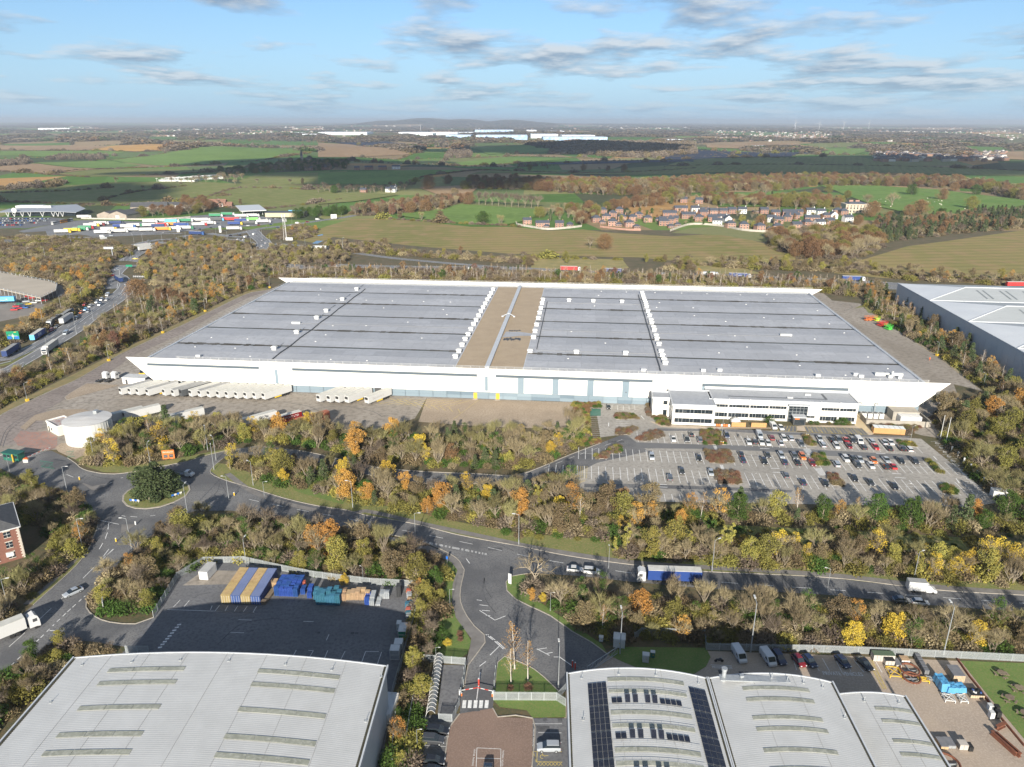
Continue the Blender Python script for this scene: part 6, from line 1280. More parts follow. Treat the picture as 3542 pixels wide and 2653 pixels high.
belt('trees round the farm buildings','T:-100,350 200,350 520,330 640,310 760,250 740,215 450,215 400,290 0,320',9,[('oak',4),('bare_dark',5),('oak_gold',2),('bare',3)],10,14)
belt('hedge and wood along the left-hand village','A:1400,430 1600,410 1900,390 2212,385 2212,340 1900,345 1650,370 1400,400',13,[('bare_dark',6),('oak_green',3),('bare',4),('oak_gold',1)],11,16,farm=True)
belt('trees along the lane left of the grassed field','B:0,490 200,490 480,490 560,460 540,440 300,470 0,460',12,[('bare_dark',6),('oak_green',1),('bare',4)],9,14,farm=True)
belt('dark winter woods beyond the solar fields','B:1500,235 1800,190 2212,200 2212,260 1900,285 1550,262',22,[('clump_twig',6),('clump_brown',3)],13,18,farm=True)
belt('dark copse in the far meadow','B:760,285 890,285 890,240 790,240',12,[('bare_dark',6),('clump_twig',3)],13,18,farm=True)
belt('belts of bare trees among the far left fields','A:280,320 640,315 680,295 400,300',12,[('clump_twig',6),('clump_tan',3)],9,12,farm=True); belt('dark tree clump at the far left edge','A:0,360 160,350 170,330 0,340',12,[('clump_twig',1)],9,12,farm=True)
belt('scrub hedge in front of the left fields','A:0,520 300,500 430,480 400,460 250,470 0,505',12,[('clump_twig',4),('clump_brown',3),('bare_dark',3)],6,10,farm=True); belt('bare trees where the lane meets the left village','A:1020,470 1400,470 1560,440 1500,410 1380,440',14,[('bare',6),('bare_dark',3)],10,15,farm=True)
# hedgerows and far woods on the field pattern
it = []
def okf(x,y): return not any(inpoly((x,y),f) for f in FIELDS)
for a,b,y in hedge_lines:
	if y < 2100: continue
	L = math.dist(a,b); st_ = max(5,y * .0045); n = int(L / st_); gap = RT.random()
	for k in range(n):
		if noise.noise(Vector((a[0] / 200 + k * .1,a[1] / 200,gap * 9))) < -.25: continue
		t_ = (k + RT.random()) / n; x,yy = a[0] + (b[0] - a[0]) * t_,a[1] + (b[1] - a[1]) * t_
		if not okf(x,yy): continue
		big = RT.random() < .10; it.append((x,yy,hgt(x,yy) - .3,pick([('clump_twig',5),('clump_tan',4),('clump_brown',3),('clump_olive',2),('clump_rust',1 if y < 4000 else .2)]),RT.uniform(8,13) if big else RT.uniform(2,3.5) * (1 if y < 3000 else 1.3),1.0 if big else 1.1 * max(1,y / 4500)))
for a,b,c,d,y in wood_cells:
	if y < 2300: continue
	st_ = max(14,y * .011); n = int(math.dist(a,b) * math.dist(a,d) / st_ ** 2 * 1.2)
	for k in range(n):
		u,v = RT.random(),RT.random(); x = (a[0] * (1 - u) + b[0] * u) * (1 - v) + (d[0] * (1 - u) + c[0] * u) * v; yy = (a[1] * (1 - u) + b[1] * u) * (1 - v) + (d[1] * (1 - u) + c[1] * u) * v
		if okf(x,yy): it.append((x,yy,hgt(x,yy) - 1,pick([('clump_twig',6),('clump_tan',4),('clump_brown',3),('clump_rust',1),('clump_green',1)]),RT.uniform(10,17),max(1,y * .0009)))
scatter('hedgerows_and_woods','far hedgerows and winter woods between the fields out to the horizon','woodland',it)
# hedges drawn along field edges seen in the photograph
it = []
for s in ('0,436 330,446 420,440 560,452 735,432','180,446 330,440 400,432 500,422','A:300,415 630,378 1400,345','A:0,392 300,412 560,430','A:630,585 840,530 1180,487','A:860,420 1300,400 1400,388','A:0,262 560,262 900,268 1110,235 1300,190','A:690,322 1080,276','A:1700,318 1980,272 2030,245','B:560,440 620,395 800,370 950,355','B:810,330 1250,310 1600,312 2212,290','B:370,640 800,668 1100,682 1180,690','B:1250,868 1780,885','B:940,355 2212,345','B:900,285 1250,275 1700,290','C:0,350 1200,345 2212,375','C:0,290 300,290 800,300','C:480,235 950,240 1300,235','C:1300,255 1600,250','S:-10,90 700,70 1200,30','T:720,120 1000,40 1300,35 1800,50'):
	P = rsmp(fpts(s),6)
	for x,y in P:
		if RT.random() < .85: it.append((x + RT.uniform(-1,1),y + RT.uniform(-1,1),hgt(x,y),pick([('clump_twig',5),('clump_brown',3),('clump_olive',2)]),RT.uniform(1.5,3) if RT.random() < .93 else RT.uniform(5,9),1.4 if y < 1500 else 2))
scatter('hedgerow','clipped dark hedges along the edges of the nearer fields','hedge',it)
# -- single trees that stand out
def T1(kind,v,x,y,h,label,wide=1.0,name=None):
	p = far(v,x,y); return tree(kind,p,h,label=label,wide=wide,name=name)
T1('big_bare','B',1600,815,15,'lone bare tree beside a rust oak in the brown field'); T1('oak','B',1688,822,15,'lone rust coloured oak leaning on a bare tree in the brown field')
for i in range(10): T1('bare_dark','B',948 + i * 38.5,558 + i * 2.6,24,'%s of ten tall bare lime trees lined along the green field' % ('leftmost' if i == 0 else 'rightmost' if i == 9 else ordn(i) + ' from the left'),wide=.8)['group'] = 'avenue of tall bare trees by the green field'
T1('oak','B',886,556,18,'rust tree at the left end of the bare avenue'); T1('oak_green','B',972,672,15,'green and gold oak on the field boundary below the avenue',wide=1.1); T1('brown','B',718,655,13,'round brown tree on the fence of the green field',wide=1.3); T1('bare_green','B',605,648,11,'pale olive bare tree on the fence of the green field'); T1('brown','B',482,640,9,'small brown tree at the left end of the green field fence',wide=1.2); T1('bare_green','B',1072,675,13,'bare olive tree right of the green and gold oak')
T1('big_bare','B',1918,500,34,'huge pale bare tree rising above the oak wood',wide=.9); T1('big_bare','C',608,555,27,'pale bare tree on the green lawn above the village'); T1('big_bare','C',1395,600,26,'pale bare tree in the parkland right of the stone mansion',wide=.8); T1('oak','C',1575,650,20,'big rust oak in the parkland foreground',wide=1.1); T1('oak_green','C',1695,670,13,'dark evergreen in the parkland'); T1('oak_gold','C',1885,610,18,'dark olive oak in the parkland, right side'); T1('oak','C',1705,555,18,'spreading rust oak among the sheep')
for x,y,k,h in ((760,600,'oak_gold',19),(860,590,'oak_gold',20),(930,555,'oak',17),(985,600,'oak',17),(1005,510,'oak_gold',15),(1060,600,'oak',14),(1245,590,'big_bare',21),(1270,660,'oak',20),(455,600,'brown',14),(1125,545,'oak_gold',13),(1520,525,'oak_green',19),(1780,500,'oak',16),(1910,525,'oak_green',18),(1500,650,'oak',14),(865,640,'oak',12),(590,730,'oak',15),(650,790,'oak',12),(1380,690,'oak',13),(1190,710,'oak',12)): tree(k,far('C',x,y),h,'in the parkland round the stone mansion')
for x,y,k,h in ((1165,415,'oak',14),(1100,345,'bare',12),(1248,355,'oak_gold',14),(1350,355,'bare',13),(1495,358,'bare_green',12),(1562,358,'oak',16),(1655,360,'bare',12),(1705,360,'oak',14),(1802,362,'oak',18),(650,468,'oak',24),(766,438,'oak',17),(1460,905,'olive',11),(840,852,'rust',8),(1930,900,'olive',8),(1970,560,'oak',17)): tree(k,far('B',x,y),h,'among the middle distance fields')
for v,x,y,k,h in (('T',1050,218,'brown',9),('S',1565,50,'bare_dark',8),('A',740,465,'bare',12),('A',910,510,'bare',9),('A',1155,485,'bare_dark',9),('A',1640,470,'bare_dark',12),('A',1850,475,'bare_dark',13),('A',1930,478,'brown',12),('A',1500,480,'bare',13),('A',285,412,'bare',9),('A',1235,395,'brown',7),('A',1610,380,'oak_green',16)): tree(k,far(v,x,y),h,'in the left-hand fields')
for x,y,k,h in ((500,965,'bare_dark',8),(545,960,'gold',9),(130,965,'oak_gold',9),(1420,1030,'bare',9),(1545,1010,'bare',10),(1980,1040,'bare',8),(1500,985,'brown',6),(730,985,'brown',8),(1110,985,'gold',10)): tree(k,far('C',x,y),h,'on the field edge behind the motorway')
# foreground specimens
for i,(x,y,h,k) in enumerate(((965,1060,9.2,'birch'),(992,960,12.6,'birch'),(1085,1045,10.8,'birch'))): tree(k,at('6',x,y),h,label='%s of three golden birches on the lane island by the gate' % ('left','tallest, rear','right')[i],group='birches on the gate island')
tree('dead',at('2',290,1090),11.5,label='gnarled dead pale tree standing over the main road bend',wide=1.1); tree('dead',at('2',1380,1330),10.5,label='gnarled pale bare tree at the mouth of the side road',wide=1.2); tree('big_bare',at('4',1770,760),11,label='big fan shaped bare tree by the white box van'); tree('big_bare',at('4',620,650),8.5,label='fan shaped bare tree over the fence left of the lamp post'); tree('big_bare',at('4',950,720),8,label='spreading tan tree with a few orange leaves behind the private vehicles'); tree('bare',at('4',1375,700),8,label='bare tree with green ivy base behind the stacked crates'); tree('yellow',at('4',1940,800),7,label='golden yellow tree behind the right end of the palisade fence')
for x,y,h,k,lb in ((75,1150,11,'orange','bright orange tree, left of the two at the bend above the container yard'),(-20,1120,9,'orange','bright orange tree leaning towards the container yard'),(135,1170,8,'gold','yellow-green tree at the foot of the bright orange tree'),(560,1180,8.5,'bare_green','round olive bare tree at the road bend'),(168,1335,3.6,'yellow','small bright yellow tree behind the pallet stacks'),(690,1440,5.5,'gold','round yellow-green bush at the corner of the container yard'),(445,680,8.5,'yellow','bright golden yellow tree on the south edge of the access road'),(320,800,7,'orange','bright orange spreading tree beside the main road verge'),(235,640,8,'conifer','dark conifer beside the access road barrier'),(1290,900,9.5,'orange','orange tree beside a pine, middle of the roadside belt'),(1395,860,9.5,'yellow_col','tall pale yellow tree in the middle of the roadside belt'),(1545,905,7.5,'yellow','orange yellow tree low in the roadside belt'),(1335,820,9,'conifer','blue-green pine beside the orange tree in the belt')): tree(k,at('2',x,y),h,label=lb)
tree('orange',at('6',1110,470),3.6,label='low orange bush by the white totem sign'); tree('yellow',at('6',1190,480),2.8,label='low yellow bush right of the orange one by the side road'); tree('birch',at('6',1615,690),7.5,label='golden birch beside the white utility kiosk'); tree('conifer',at('2',1525,400),7,label='dark conifer at the right end of the yard belt')
tree('yellow_col',at('G',1650,1500),7.5,label='bright yellow upright tree at the access road mouth',wide=1.1); tree('bare_dark',at('6',400,740),6,label='bare brown tree beside the side road verge'); tree('gold',at('6',265,960),6,label='round yellow-green tree beside the yard fence, upper one'); tree('gold',at('6',350,480),6.5,label='round yellow-green tree at the top of the yard strip'); tree('bare_dark',at('6',310,1080),5.5,label='bare tree left of the cycle cage')
T1('oak','G',1000,270,13,'big orange oak in the wood by the dual carriageway',wide=1.3)
# cedar-like pines on the roundabout
rp = at('J',1680,760)
for i in range(2): tr,cr = leafy(10,3.1,4200,.24,18,'round',.03,fill=.2); reg('cedar',10,tr,cr,BARK,LF['pine'])
DESC['cedar'] = ('pine','conifer','conifer')
tree('cedar',(rp[0] - 2.6,rp[1] + 1),11,label='dark pine, left of the group filling the roundabout island',wide=1.35); tree('cedar',(rp[0] + 2.0,rp[1]),12.5,label='dark pine, centre of the group filling the roundabout island',wide=1.35); tree('cedar',(rp[0] + .2,rp[1] - 3),7.5,label='shorter dark pine at the front of the roundabout island',wide=1.5); tree('cedar',(rp[0] + 3.6,rp[1] + 2),9.5,label='dark pine at the back right of the roundabout island',wide=1.3)
tl = []
for o,ph,wh_ in TL: tl.append((o,ph,wh_))
relabel(tl)
# planted beds of the car park
def shrubs(name,label,s,sp,mix,h0,h1,v='D',bed=None):
	poly = pts(s,0,v)
	if bed: sheet('planting_bed',poly,.15,bed)
	P_ = poly + [poly[0]]; m_ = MB(); strip(m_,P_,.18,.04,0,.13); m_.build('bed_kerb',KERB,kind='structure')
	return scatter(name,label,'shrubs',[(p[0],p[1],.1,pick(mix),RT.uniform(h0,h1),1.0) for p in fillpts(poly,sp)])
BEDM = mat('bark_mulch',(.15,.10,.07),(.11,.08,.055),s=1.2,rough=.98)
BB = [('shrub_brown',5),('shrub_redbrown',3),('shrub_twig',3)]; BG = [('shrub_green',3),('shrub_olive',3),('shrub_brown',2)]
for i,(s,mx) in enumerate((('3:410,352 520,350 572,430 570,440 430,438',BB + BG),('3:445,482 590,478 622,555 470,556',BB),('3:497,605 640,608 672,690 525,692',BB),('3:1070,385 1105,388 1148,450 1095,448',BG),('3:1115,505 1200,503 1230,572 1165,574',BG),('3:1215,628 1275,632 1325,705 1260,700',BB),('3:1670,420 1740,425 1795,455 1690,445',BG),('3:1860,545 1880,548 1950,620 1925,622',BG),('3:1940,712 1990,690 2050,735 2040,755 1960,752',BG),('3:45,380 130,352 172,372 170,390',BB),('3:70,180 95,185 115,250 190,265 185,275 110,270 70,250',BB),('3:120,275 195,280 205,318 150,312',BB + BG),('2:1900,245 1980,240 2050,275 1900,278',BB + BG),('2:1845,465 1930,450 1935,492 1845,498',BB + BG),('2:1765,515 1845,498 1845,528 1770,530',BB + BG),('2:1440,635 1530,632 1535,670 1390,672',BB + BG),('2:1905,340 2035,335 1980,375 1908,378',BB),('2:2020,405 2120,385 2200,385 2085,420',BB),('2:1622,180 1800,172 1800,200 1720,208 1735,400 1800,405 1800,425 1690,450 1660,400 1640,300',[('shrub_rust',4),('shrub_green',2),('shrub_olive',2),('shrub_gold',1)]),('O:1685,300 1720,330 1960,335 2060,345 2000,400 1960,400 1955,372 1715,370',BB + BG))): shrubs('bed_shrubs','low %s shrubs in a kerbed car park bed, bed number %s of the layout' % ('brown' if mx is BB else 'mixed green and brown',ORD[i] if i < 12 else ordn(i)),s,1.0,mx,.7,1.3,bed=BEDM)
for i,(v,x,y,r_) in enumerate((('O',938,318,2.4),('O',1250,322,1.2),('O',1290,325,1.2),('O',1385,322,.9),('O',1440,326,1.6),('O',1485,326,2.3),('O',1530,328,1.2),('6',510,790,1.2),('6',475,745,1.9),('6',600,720,1.0),('6',603,760,.9),('6',960,1110,.9),('6',1090,1110,1.2),('6',1495,620,1.3))):
	m_ = KINDS[('green','green','green','olive','green','green','olive','yellow','green','redbrown','redbrown','redbrown','redbrown','green')[i]][0]
	t_ = thing('shrub','','shrub',(*at(v,x,y),.05),RT.uniform(0,6)); t_.scale = (r_ / 3.4,r_ / 3.4,r_ / 6.5); link('stem',m_[0],t_); link('foliage',m_[1],t_); LABS = globals().setdefault('LABS',[]); LABS.append((t_,('green','green','green','olive','green','green','olive','yellow','dark green','red-brown','red-brown','red-brown','red-brown','green')[i] + ' rounded shrub','along the office front' if v == 'O' else 'beside the gated side road'))
relabel(LABS)

# -- street lamps
lp0 = thing('street_lamp','x','street lamp'); MB().tube((0,0,0),(0,0,10),.11,.06,n=8).build('pole',STEEL,lp0); MB().tube((0,0,0),(0,0,1.6),.15,n=8).build('base',STEEL,lp0)
m_ = MB(); m_.tube((0,0,9.95),(1.3,0,10.2),.05,n=6); m_.build('arm',STEEL,lp0); MB().box(1.6,0,10.12,.9,.32,.14).build('lamp_head',LTG,lp0)
LLB = []
def lamp(v,x,y,h,where,ang=0,yellow=False):
	p = at(v,x,y); o = dup(lp0,(p[0],p[1],0),ang,sc=(h / 10,h / 10,h / 10)); o.name = 'street_lamp'; o['group'] = 'street lamps and light columns'
	if yellow: MB().box(0,0,0,1.1 * 10 / h,1.1 * 10 / h,1.1 * 10 / h).build('yellow_base',YPAINT,o)
	LLB.append((o,'grey light column' + (' with yellow base' if yellow else ''),where))
for v,x,y,h,w_,a_ in (('J',740,720,9.5,'near the roundabout',0),('J',905,1327,9.5,'on the left road',0),('J',1440,1320,9.5,'on the left road',3.1),('J',2050,935,9.5,'near the roundabout',1.5),('J',105,475,5,'by the yard gate',0),('J',1650,430,9,'near the roundabout',1.6),('J',1035,375,9,'near the roundabout',2),('N',125,860,8.5,'on the left road',.3),
	('1',1365,415,9,'on the access road mouth',2),('1',1378,355,9,'on the access road mouth',2.4),('1',1325,290,9,'on the access road mouth',2),('1',1615,515,8.5,'on the main road',2.6),('1',1460,605,8,'on the main road',3),('1',1690,620,7,'on the main road',0),('2',222,840,9,'on the main road',3),('2',622,1045,8.5,'on the main road',0),('2',1280,1075,9.5,'on the main road',3),('2',1852,1230,6.5,'on the main road',1.6),('4',432,375,9.5,'on the main road',.5),('4',1088,495,7,'on the main road',2.8),('4',1582,425,8.5,'on the main road',.4),
	('4',652,834,13,'behind the palisade fence',1.5),('4',1752,847,12.5,'behind the palisade fence',1.5),('6',1303,1090,10.5,'at the gate palisade',1.6),('6',530,530,5.6,'beside the side road footpath',0),('6',432,940,5,'beside the cycle cage',0),('6',1245,545,5.3,'on the side road verge',0),('6',298,1545,5.2,'left of the parked cars',0),('6',1742,850,11,'by the utility kiosk',1.6),('2',1133,650,2.5,'on the access road',0),('2',192,530,2.5,'on the access road',0),
	('F',710,880,5.5,'in the warehouse car park',.5),('F',865,1130,5,'in the warehouse car park',.5),('F',1612,1210,7,'in the warehouse car park',0),('P',350,115,9,'behind the containers',1.5),('P',1590,275,5,'behind the timber pallets',2.5),('G',705,1118,4,'beside the round tank',0)): lamp(v,x,y,h,w_,a_)
lamp('F',1645,912,7,'in the warehouse car park',.4,True); lamp('3',545,395,7.5,'in the warehouse car park',.3)
for v,x,y in (('F',1780,475),('F',1595,350),('F',1482,262),('F',2008,635)): lamp(v,x,y,7,'on the right-hand service road',1.9,True)
for v,x,y in (('G',1470,368),('G',1167,522),('G',780,722),('G',197,1010),('L',1685,145)): lamp(v,x,y,8,'on the left service road',1.0,True)
for v,x,y,h in (('K',985,360,10),('K',695,585,10),('K',1320,225,10),('K',1487,500,9.5),('K',1222,720,10),('K',780,1070,10)): lamp(v,x,y,h,'on the dual carriageway',1.2)
for v,x,y,h in (('S',500,820,11),('S',780,655,10),('S',310,800,9),('S',735,815,6),('S',1465,625,8),('S',1560,625,8),('S',1780,665,12),('S',1435,820,9),('S',1210,720,5),('S',2030,600,7),('S',1905,550,6),('T',1170,690,11),('T',1375,680,11),('T',1285,580,8),('T',905,585,8),('T',780,540,7),('T',920,815,9),('T',1230,760,7),('T',1495,645,7),('T',1758,680,9),('T',1735,690,4),('T',2165,720,9),('T',1930,395,7),('T',1612,420,7),('T',835,440,6),('T',565,490,7),('T',455,600,7),('T',1335,465,4),('T',2155,355,6),('B',148,830,12),('B',850,950,6),('B',495,925,6),('B',135,930,7)): lamp(v,x,y,h,'around the motorway junction',RT.uniform(0,6))
for v,x,y,h in (('F',1795,890,9.5),('F',1822,915,10.5)): t_ = thing('flagpole','tall white bare flagpole at the car park corner, %s one' % ('farther' if h < 10 else 'nearer'),'flagpole',(*at(v,x,y),.05)); MB().tube((0,0,0),(0,0,h),.13,.07,n=8).build('pole',WPAINT,t_); MB().tube((0,0,h),(0,0,h + .2),.12,n=8).build('cap',WPAINT,t_)
relabel(LLB); drop(lp0)
bl = []
for k,(x,y) in enumerate(((1822,915),(1852,945),(1882,972),(1912,1002),(1944,1032),(1976,1065),(2010,1100),(2045,1130))):
	if k == 0: continue
	t_ = thing('bollard','','bollard',(*at('F',x,y + 5),.05)); MB().tube((0,0,0),(0,0,1.9),.28,n=10).build('post',WPAINT,t_); MB().tube((0,0,1.9),(0,0,2.05),.3,.2,n=10).build('cap',LTG,t_); t_['group'] = 'white posts along the wheelchair bays'; bl.append((t_,'stout white post','along the wheelchair bays'))
for v,x,y in (('J',872,570),('J',1272,1245),('J',1485,1062),('1',1495,580),('3',1082,390),('3',1094,390),('3',540,437),('3',553,438)):
	t_ = thing('bollard','','bollard',(*at(v,x,y),.13)); MB().box(0,0,0,.35,.3,1.0,taper=.9).build('post',YPAINT if v != 'J' or x < 1400 else WPAINT,t_); MB().box(0,0,1.0,.36,.3,.12).build('cap',WPAINT,t_); bl.append((t_,'small yellow and white bollard','on the traffic islands' if v in 'J1' else 'in the warehouse car park beds'))
relabel(bl)
# -- palisade fences: posts and rails as parts, the hundreds of thin pales joined
GALV = mat('palisade_steel',(.42,.45,.46),(.36,.39,.40),s=1,rough=.5,metal=.2)
def palisade(s,label,v='D',h=2.1,closed=False,m=None,z=0):
	P = pts(s,0,v) if isinstance(s,str) else s; o0 = P[0]; t_ = thing('palisade_fence',label,'fence',(o0[0],o0[1],z)); m = m or GALV; pl = MB(); rl = MB()
	for a,b in zip(P[:-1],P[1:]):
		L = math.dist(a,b); n = max(1,round(L / 2.75)); ang = math.atan2(b[1] - a[1],b[0] - a[0]); ca,sa = math.cos(ang),math.sin(ang)
		for k in range(n + 1):
			x,y = a[0] - o0[0] + (b[0] - a[0]) * k / n,a[1] - o0[1] + (b[1] - a[1]) * k / n; link('post',PPOST,t_,(x,y,0),ang)
		for zz in (.35,h - .4): rl.tube((a[0] - o0[0] + sa * .05,a[1] - o0[1] - ca * .05,zz),(b[0] - o0[0] + sa * .05,b[1] - o0[1] - ca * .05,zz),.035,n=4)
		q = int(L / .16)
		for k in range(q):
			x,y = a[0] - o0[0] + (b[0] - a[0]) * (k + .5) / q + sa * .11,a[1] - o0[1] + (b[1] - a[1]) * (k + .5) / q - ca * .11; c,d = ca * .045,sa * .045
			pl.add([(x - c,y - d,.08),(x + c,y + d,.08),(x + c,y + d,h - .1),(x,y,h),(x - c,y - d,h - .1)],[(0,1,2,3,4)])
	rl.build('rail',m,t_); pl.build('pale',m,t_,kind='stuff'); return t_
PPOST = MB().box(0,0,0,.1,.1,2.0).mesh('post',GALV)
palisade('D:332,1334 383,1250.5 440,1216.5 528.5,1215 610,1233.5 677.6,1247 799,1262.4 897,1267.6','grey palisade fence round the back of the container yard')
palisade('6:305,470 270,640 200,880 125,1130 118,1180 165,1175 130,1390 120,1657','grey palisade fence down the right side of the container yard')
palisade('4:-10,760 30,732 390,745 400,820','grey palisade fence curving behind the small lawn'); palisade('4:400,822 700,828 1000,833 1330,845 1850,870 2212,888 2400,895','long straight grey palisade fence behind the private vehicles')
palisade('6:840,1180 1290,1183 1355,1225','bright palisade fence beside the barrier, along the island lawn',h=2.3); palisade('6:340,930 345,905 640,928','short palisade fence at the head of the cycle cage'); palisade('6:450,1330 545,1335 595,1220 640,930','palisade fence along the lane side of the cycle cage'); palisade('6:290,1080 225,1440 195,1657','palisade fence in the brambles left of the parked cars'); palisade('6:1290,1180 1355,1110','stub of palisade fence joining the solar roof building')
for (a,b),lb in (((at('6',625,1085),at('6',640,985)),'left gate leaf folded open beside the barrier lane'),((at('6',845,1090),at('6',855,985)),'right gate leaf folded open beside the barrier lane'),((at('5',690,410),at('5',815,410)),'steel gate leaf standing open in the container yard entrance')): palisade([a,b],'palisade ' + lb,h=2.2)
def lattice_gate(p,q,lb,m=GALV,h=1.9):
	L = math.dist(p,q); t_ = thing('gate',lb,'gate',(*p,.05),math.atan2(q[1] - p[1],q[0] - p[0])); m_ = MB()
	for z in (.15,h): m_.tube((0,0,z),(L,0,z),.07,n=6)
	for k in range(int(L / .5) + 1): m_.tube((k * .5,0,.15),(k * .5,0,h),.025,n=4)
	m_.build('frame',m,t_); m_ = MB(); n = max(1,int(L / 2.2))
	for k in range(n): m_.tube((L * k / n,.04,.15),(L * (k + 1) / n,.04,h),.04,n=4)
	m_.build('brace',m,t_); return t_
lattice_gate(at('6',1510,990),at('6',1725,850),'long blue-grey sliding lattice gate closing the right-hand yard'); lattice_gate(at('J',455,430),at('J',595,450),'dark green mesh gate panel on the gatehouse island',GPAINT,2.4); lattice_gate(at('J',740,325),at('J',820,315),'small green mesh gate by the round tank',GPAINT,2.2)
# barriers and gatehouses
def barrier(p,q,lb,skirt=False,col=RPAINT):
	L = math.dist(p,q); t_ = thing('barrier',lb,'barrier',(*p,.05),math.atan2(q[1] - p[1],q[0] - p[0])); MB().box(-.3,0,0,.5,.45,1.15).build('housing',col,t_); n = max(4,int(L / .8))
	for k in range(n): MB().box((k + .5) * L / n,0,1.0,L / n,.08,.12).build('boom_stripe',RPAINT if k % 2 else WPAINT,t_)
	if skirt:
		m_ = MB()
		for k in range(int(L / .35)): m_.box(k * .35,0,.2,.03,.03,.85)
		m_.build('skirt',WPAINT,t_)
barrier(at('6',612,1140),at('6',720,1122),'red and white lifting barrier, left of the pair in the gated lane',col=WPAINT); barrier(at('6',832,1145),at('6',722,1120),'red and white lifting barrier, right of the pair in the gated lane',col=WPAINT); barrier(at('J',300,350),at('J',560,240),'long red and white skirted barrier at the yard gatehouse',True); barrier(at('J',40,325),at('J',-90,350),'red and white barrier left of the green gatehouse',True)
for i,(x,y) in enumerate(((612,1150),(832,1155),(735,1075),(1422,960),(1403,945))): t_ = thing('traffic_post',('orange marker post by the left barrier','orange marker post by the right barrier','red marker post in the middle of the gated lane','red post, nearer of two at the lorry gate','red post, farther of two at the lorry gate')[i],'post',(*at('6',x,y),.05)); MB().box(0,0,0,.28,.28,.75 if i < 2 else 1.7).build('post',ORANGE if i < 2 else RPAINT,t_); MB().box(0,0,.75 if i < 2 else 1.7,.3,.3,.1).build('cap',WPAINT,t_)
p = at('J',160,345); gh = thing('gatehouse','small dark green gatehouse cabin with flat roof between the gate lanes','cabin',(*p,.05),rad(-14)); MB().box(0,0,0,6.4,2.6,2.7).build('wall',GPAINT,gh); MB().box(0,0,2.72,7.2,3.3,.25).build('roof',mat('green_roof',(.02,.10,.075),rough=.5),gh)
for k in range(4): MB().box(-2.4 + k * 1.6,-1.32,1.1,1.2,.06,1.1).build('window',GLASS,gh)
MB().box(1.6,-1.9,0,.35,.35,2.9).build('yellow_post',YPAINT,gh)
p = at('J',290,375); t_ = thing('control_cabinet','grey concrete barrier control cabinet by the gatehouse','cabinet',(*p,.05)); MB().box(0,0,0,1.7,.9,1.1).build('body',LTG,t_); MB().box(0,0,1.1,1.5,.8,.35).build('lid',ORANGE,t_)
# cycle cage with hooped roof
a,b = at('6',455,905),at('6',395,1320); L = math.dist(a,b); cg = thing('cycle_cage','long curved clear-roofed cycle shelter beside the gated lane','shelter',(*b,.05),math.atan2(a[1] - b[1],a[0] - b[0]))
for k in range(16):
	x = L * k / 15; m_ = MB(); P = [(x,1.0 - 1.6 * math.sin(rad(t_)) * 1.0 + .6,2.3 * math.sin(rad(90)) * (1 - math.cos(rad(t_))) + .05) for t_ in (0,)]; P = [(x,1.1 * math.cos(rad(t_)),.3 + 2.0 * math.sin(rad(t_))) for t_ in range(0,141,20)]
	for c,d in zip(P[:-1],P[1:]): m_.tube(c,d,.05,n=4)
	m_.tube((x,1.1,0),(x,1.1,.3),.05,n=4); m_.build('hoop',WPAINT,cg)
CLR = mat('smoky_polycarbonate',(.20,.21,.21),rough=.15,spec=.7)
for k in range(15):
	x0,x1 = L * k / 15,L * (k + 1) / 15; m_ = MB(); P = [(1.06 * math.cos(rad(t_)),.28 + 1.96 * math.sin(rad(t_))) for t_ in range(0,141,20)]
	m_.add([(x0 + .06,p_[0],p_[1]) for p_ in P] + [(x1 - .06,p_[0],p_[1]) for p_ in P],[(i,i + 1,len(P) + i + 1,len(P) + i) for i in range(len(P) - 1)]); m_.build('roof_panel',CLR,cg)
# -- container yard stock
def corr_container(p,ang,L,top,side,lb,grp):
	t_ = thing('shipping_container',lb,'container',(*p,.05),ang,grp); m_ = MB(); m_.box(L / 2,0,.12,L,2.36,2.4); m_.build('body',side,t_)
	m_ = MB()
	for k in range(int(L / .4)): m_.box(.2 + k * .4,0,2.5,.2,2.3,.06)
	m_.box(L / 2,0,2.47,L,2.4,.04); m_.build('roof',top,t_); m_ = MB()
	for k in range(int(L / .4)):
		for s in (-1,1): m_.box(.2 + k * .4,s * 1.2,.2,.2,.05,2.3)
	m_.build('side_rib',side,t_)
	for s in (-1,1):
		o = MB().box(-.03,s * .6,.2,.08,1.1,2.25).build('door',side,t_); m_ = MB()
		for q in (-.3,.3): m_.tube((-.1,s * .6 + q,.25),(-.1,s * .6 + q,2.4),.03,n=4)
		m_.build('lock_rod',LTG,o)
	return t_
CYW = mat('container_yellow',(.48,.38,.15),(.52,.36,.2),(.34,.22,.10),s=.25,s2=.8,rough=.7); CYD = mat('container_ochre',(.30,.23,.10),(.26,.20,.09),s=.5,rough=.6); CB = mat('container_blue',(.035,.07,.20),(.05,.09,.24),s=.4,rough=.5); CBT = mat('container_blue_top',(.16,.20,.34),(.20,.24,.38),s=.3,rough=.6)
ang = math.atan2(*(lambda a_,b_: (b_[1] - a_[1],b_[0] - a_[0]))((-71.2,153.2),(-70.3,164.6)))
for i in range(4): corr_container((-70.1 + i * 2.47,153.5 - i * .12),rad(87),12.1,(CYW,CBT,CYW,CBT)[i],(CYD,CB,CYD,CB)[i],('leftmost rusty yellow container of the four in the yard','blue container between the two yellow ones in the yard','right yellow container of the four in the yard','rightmost blue container of the four in the yard')[i],'long containers side by side in the yard')
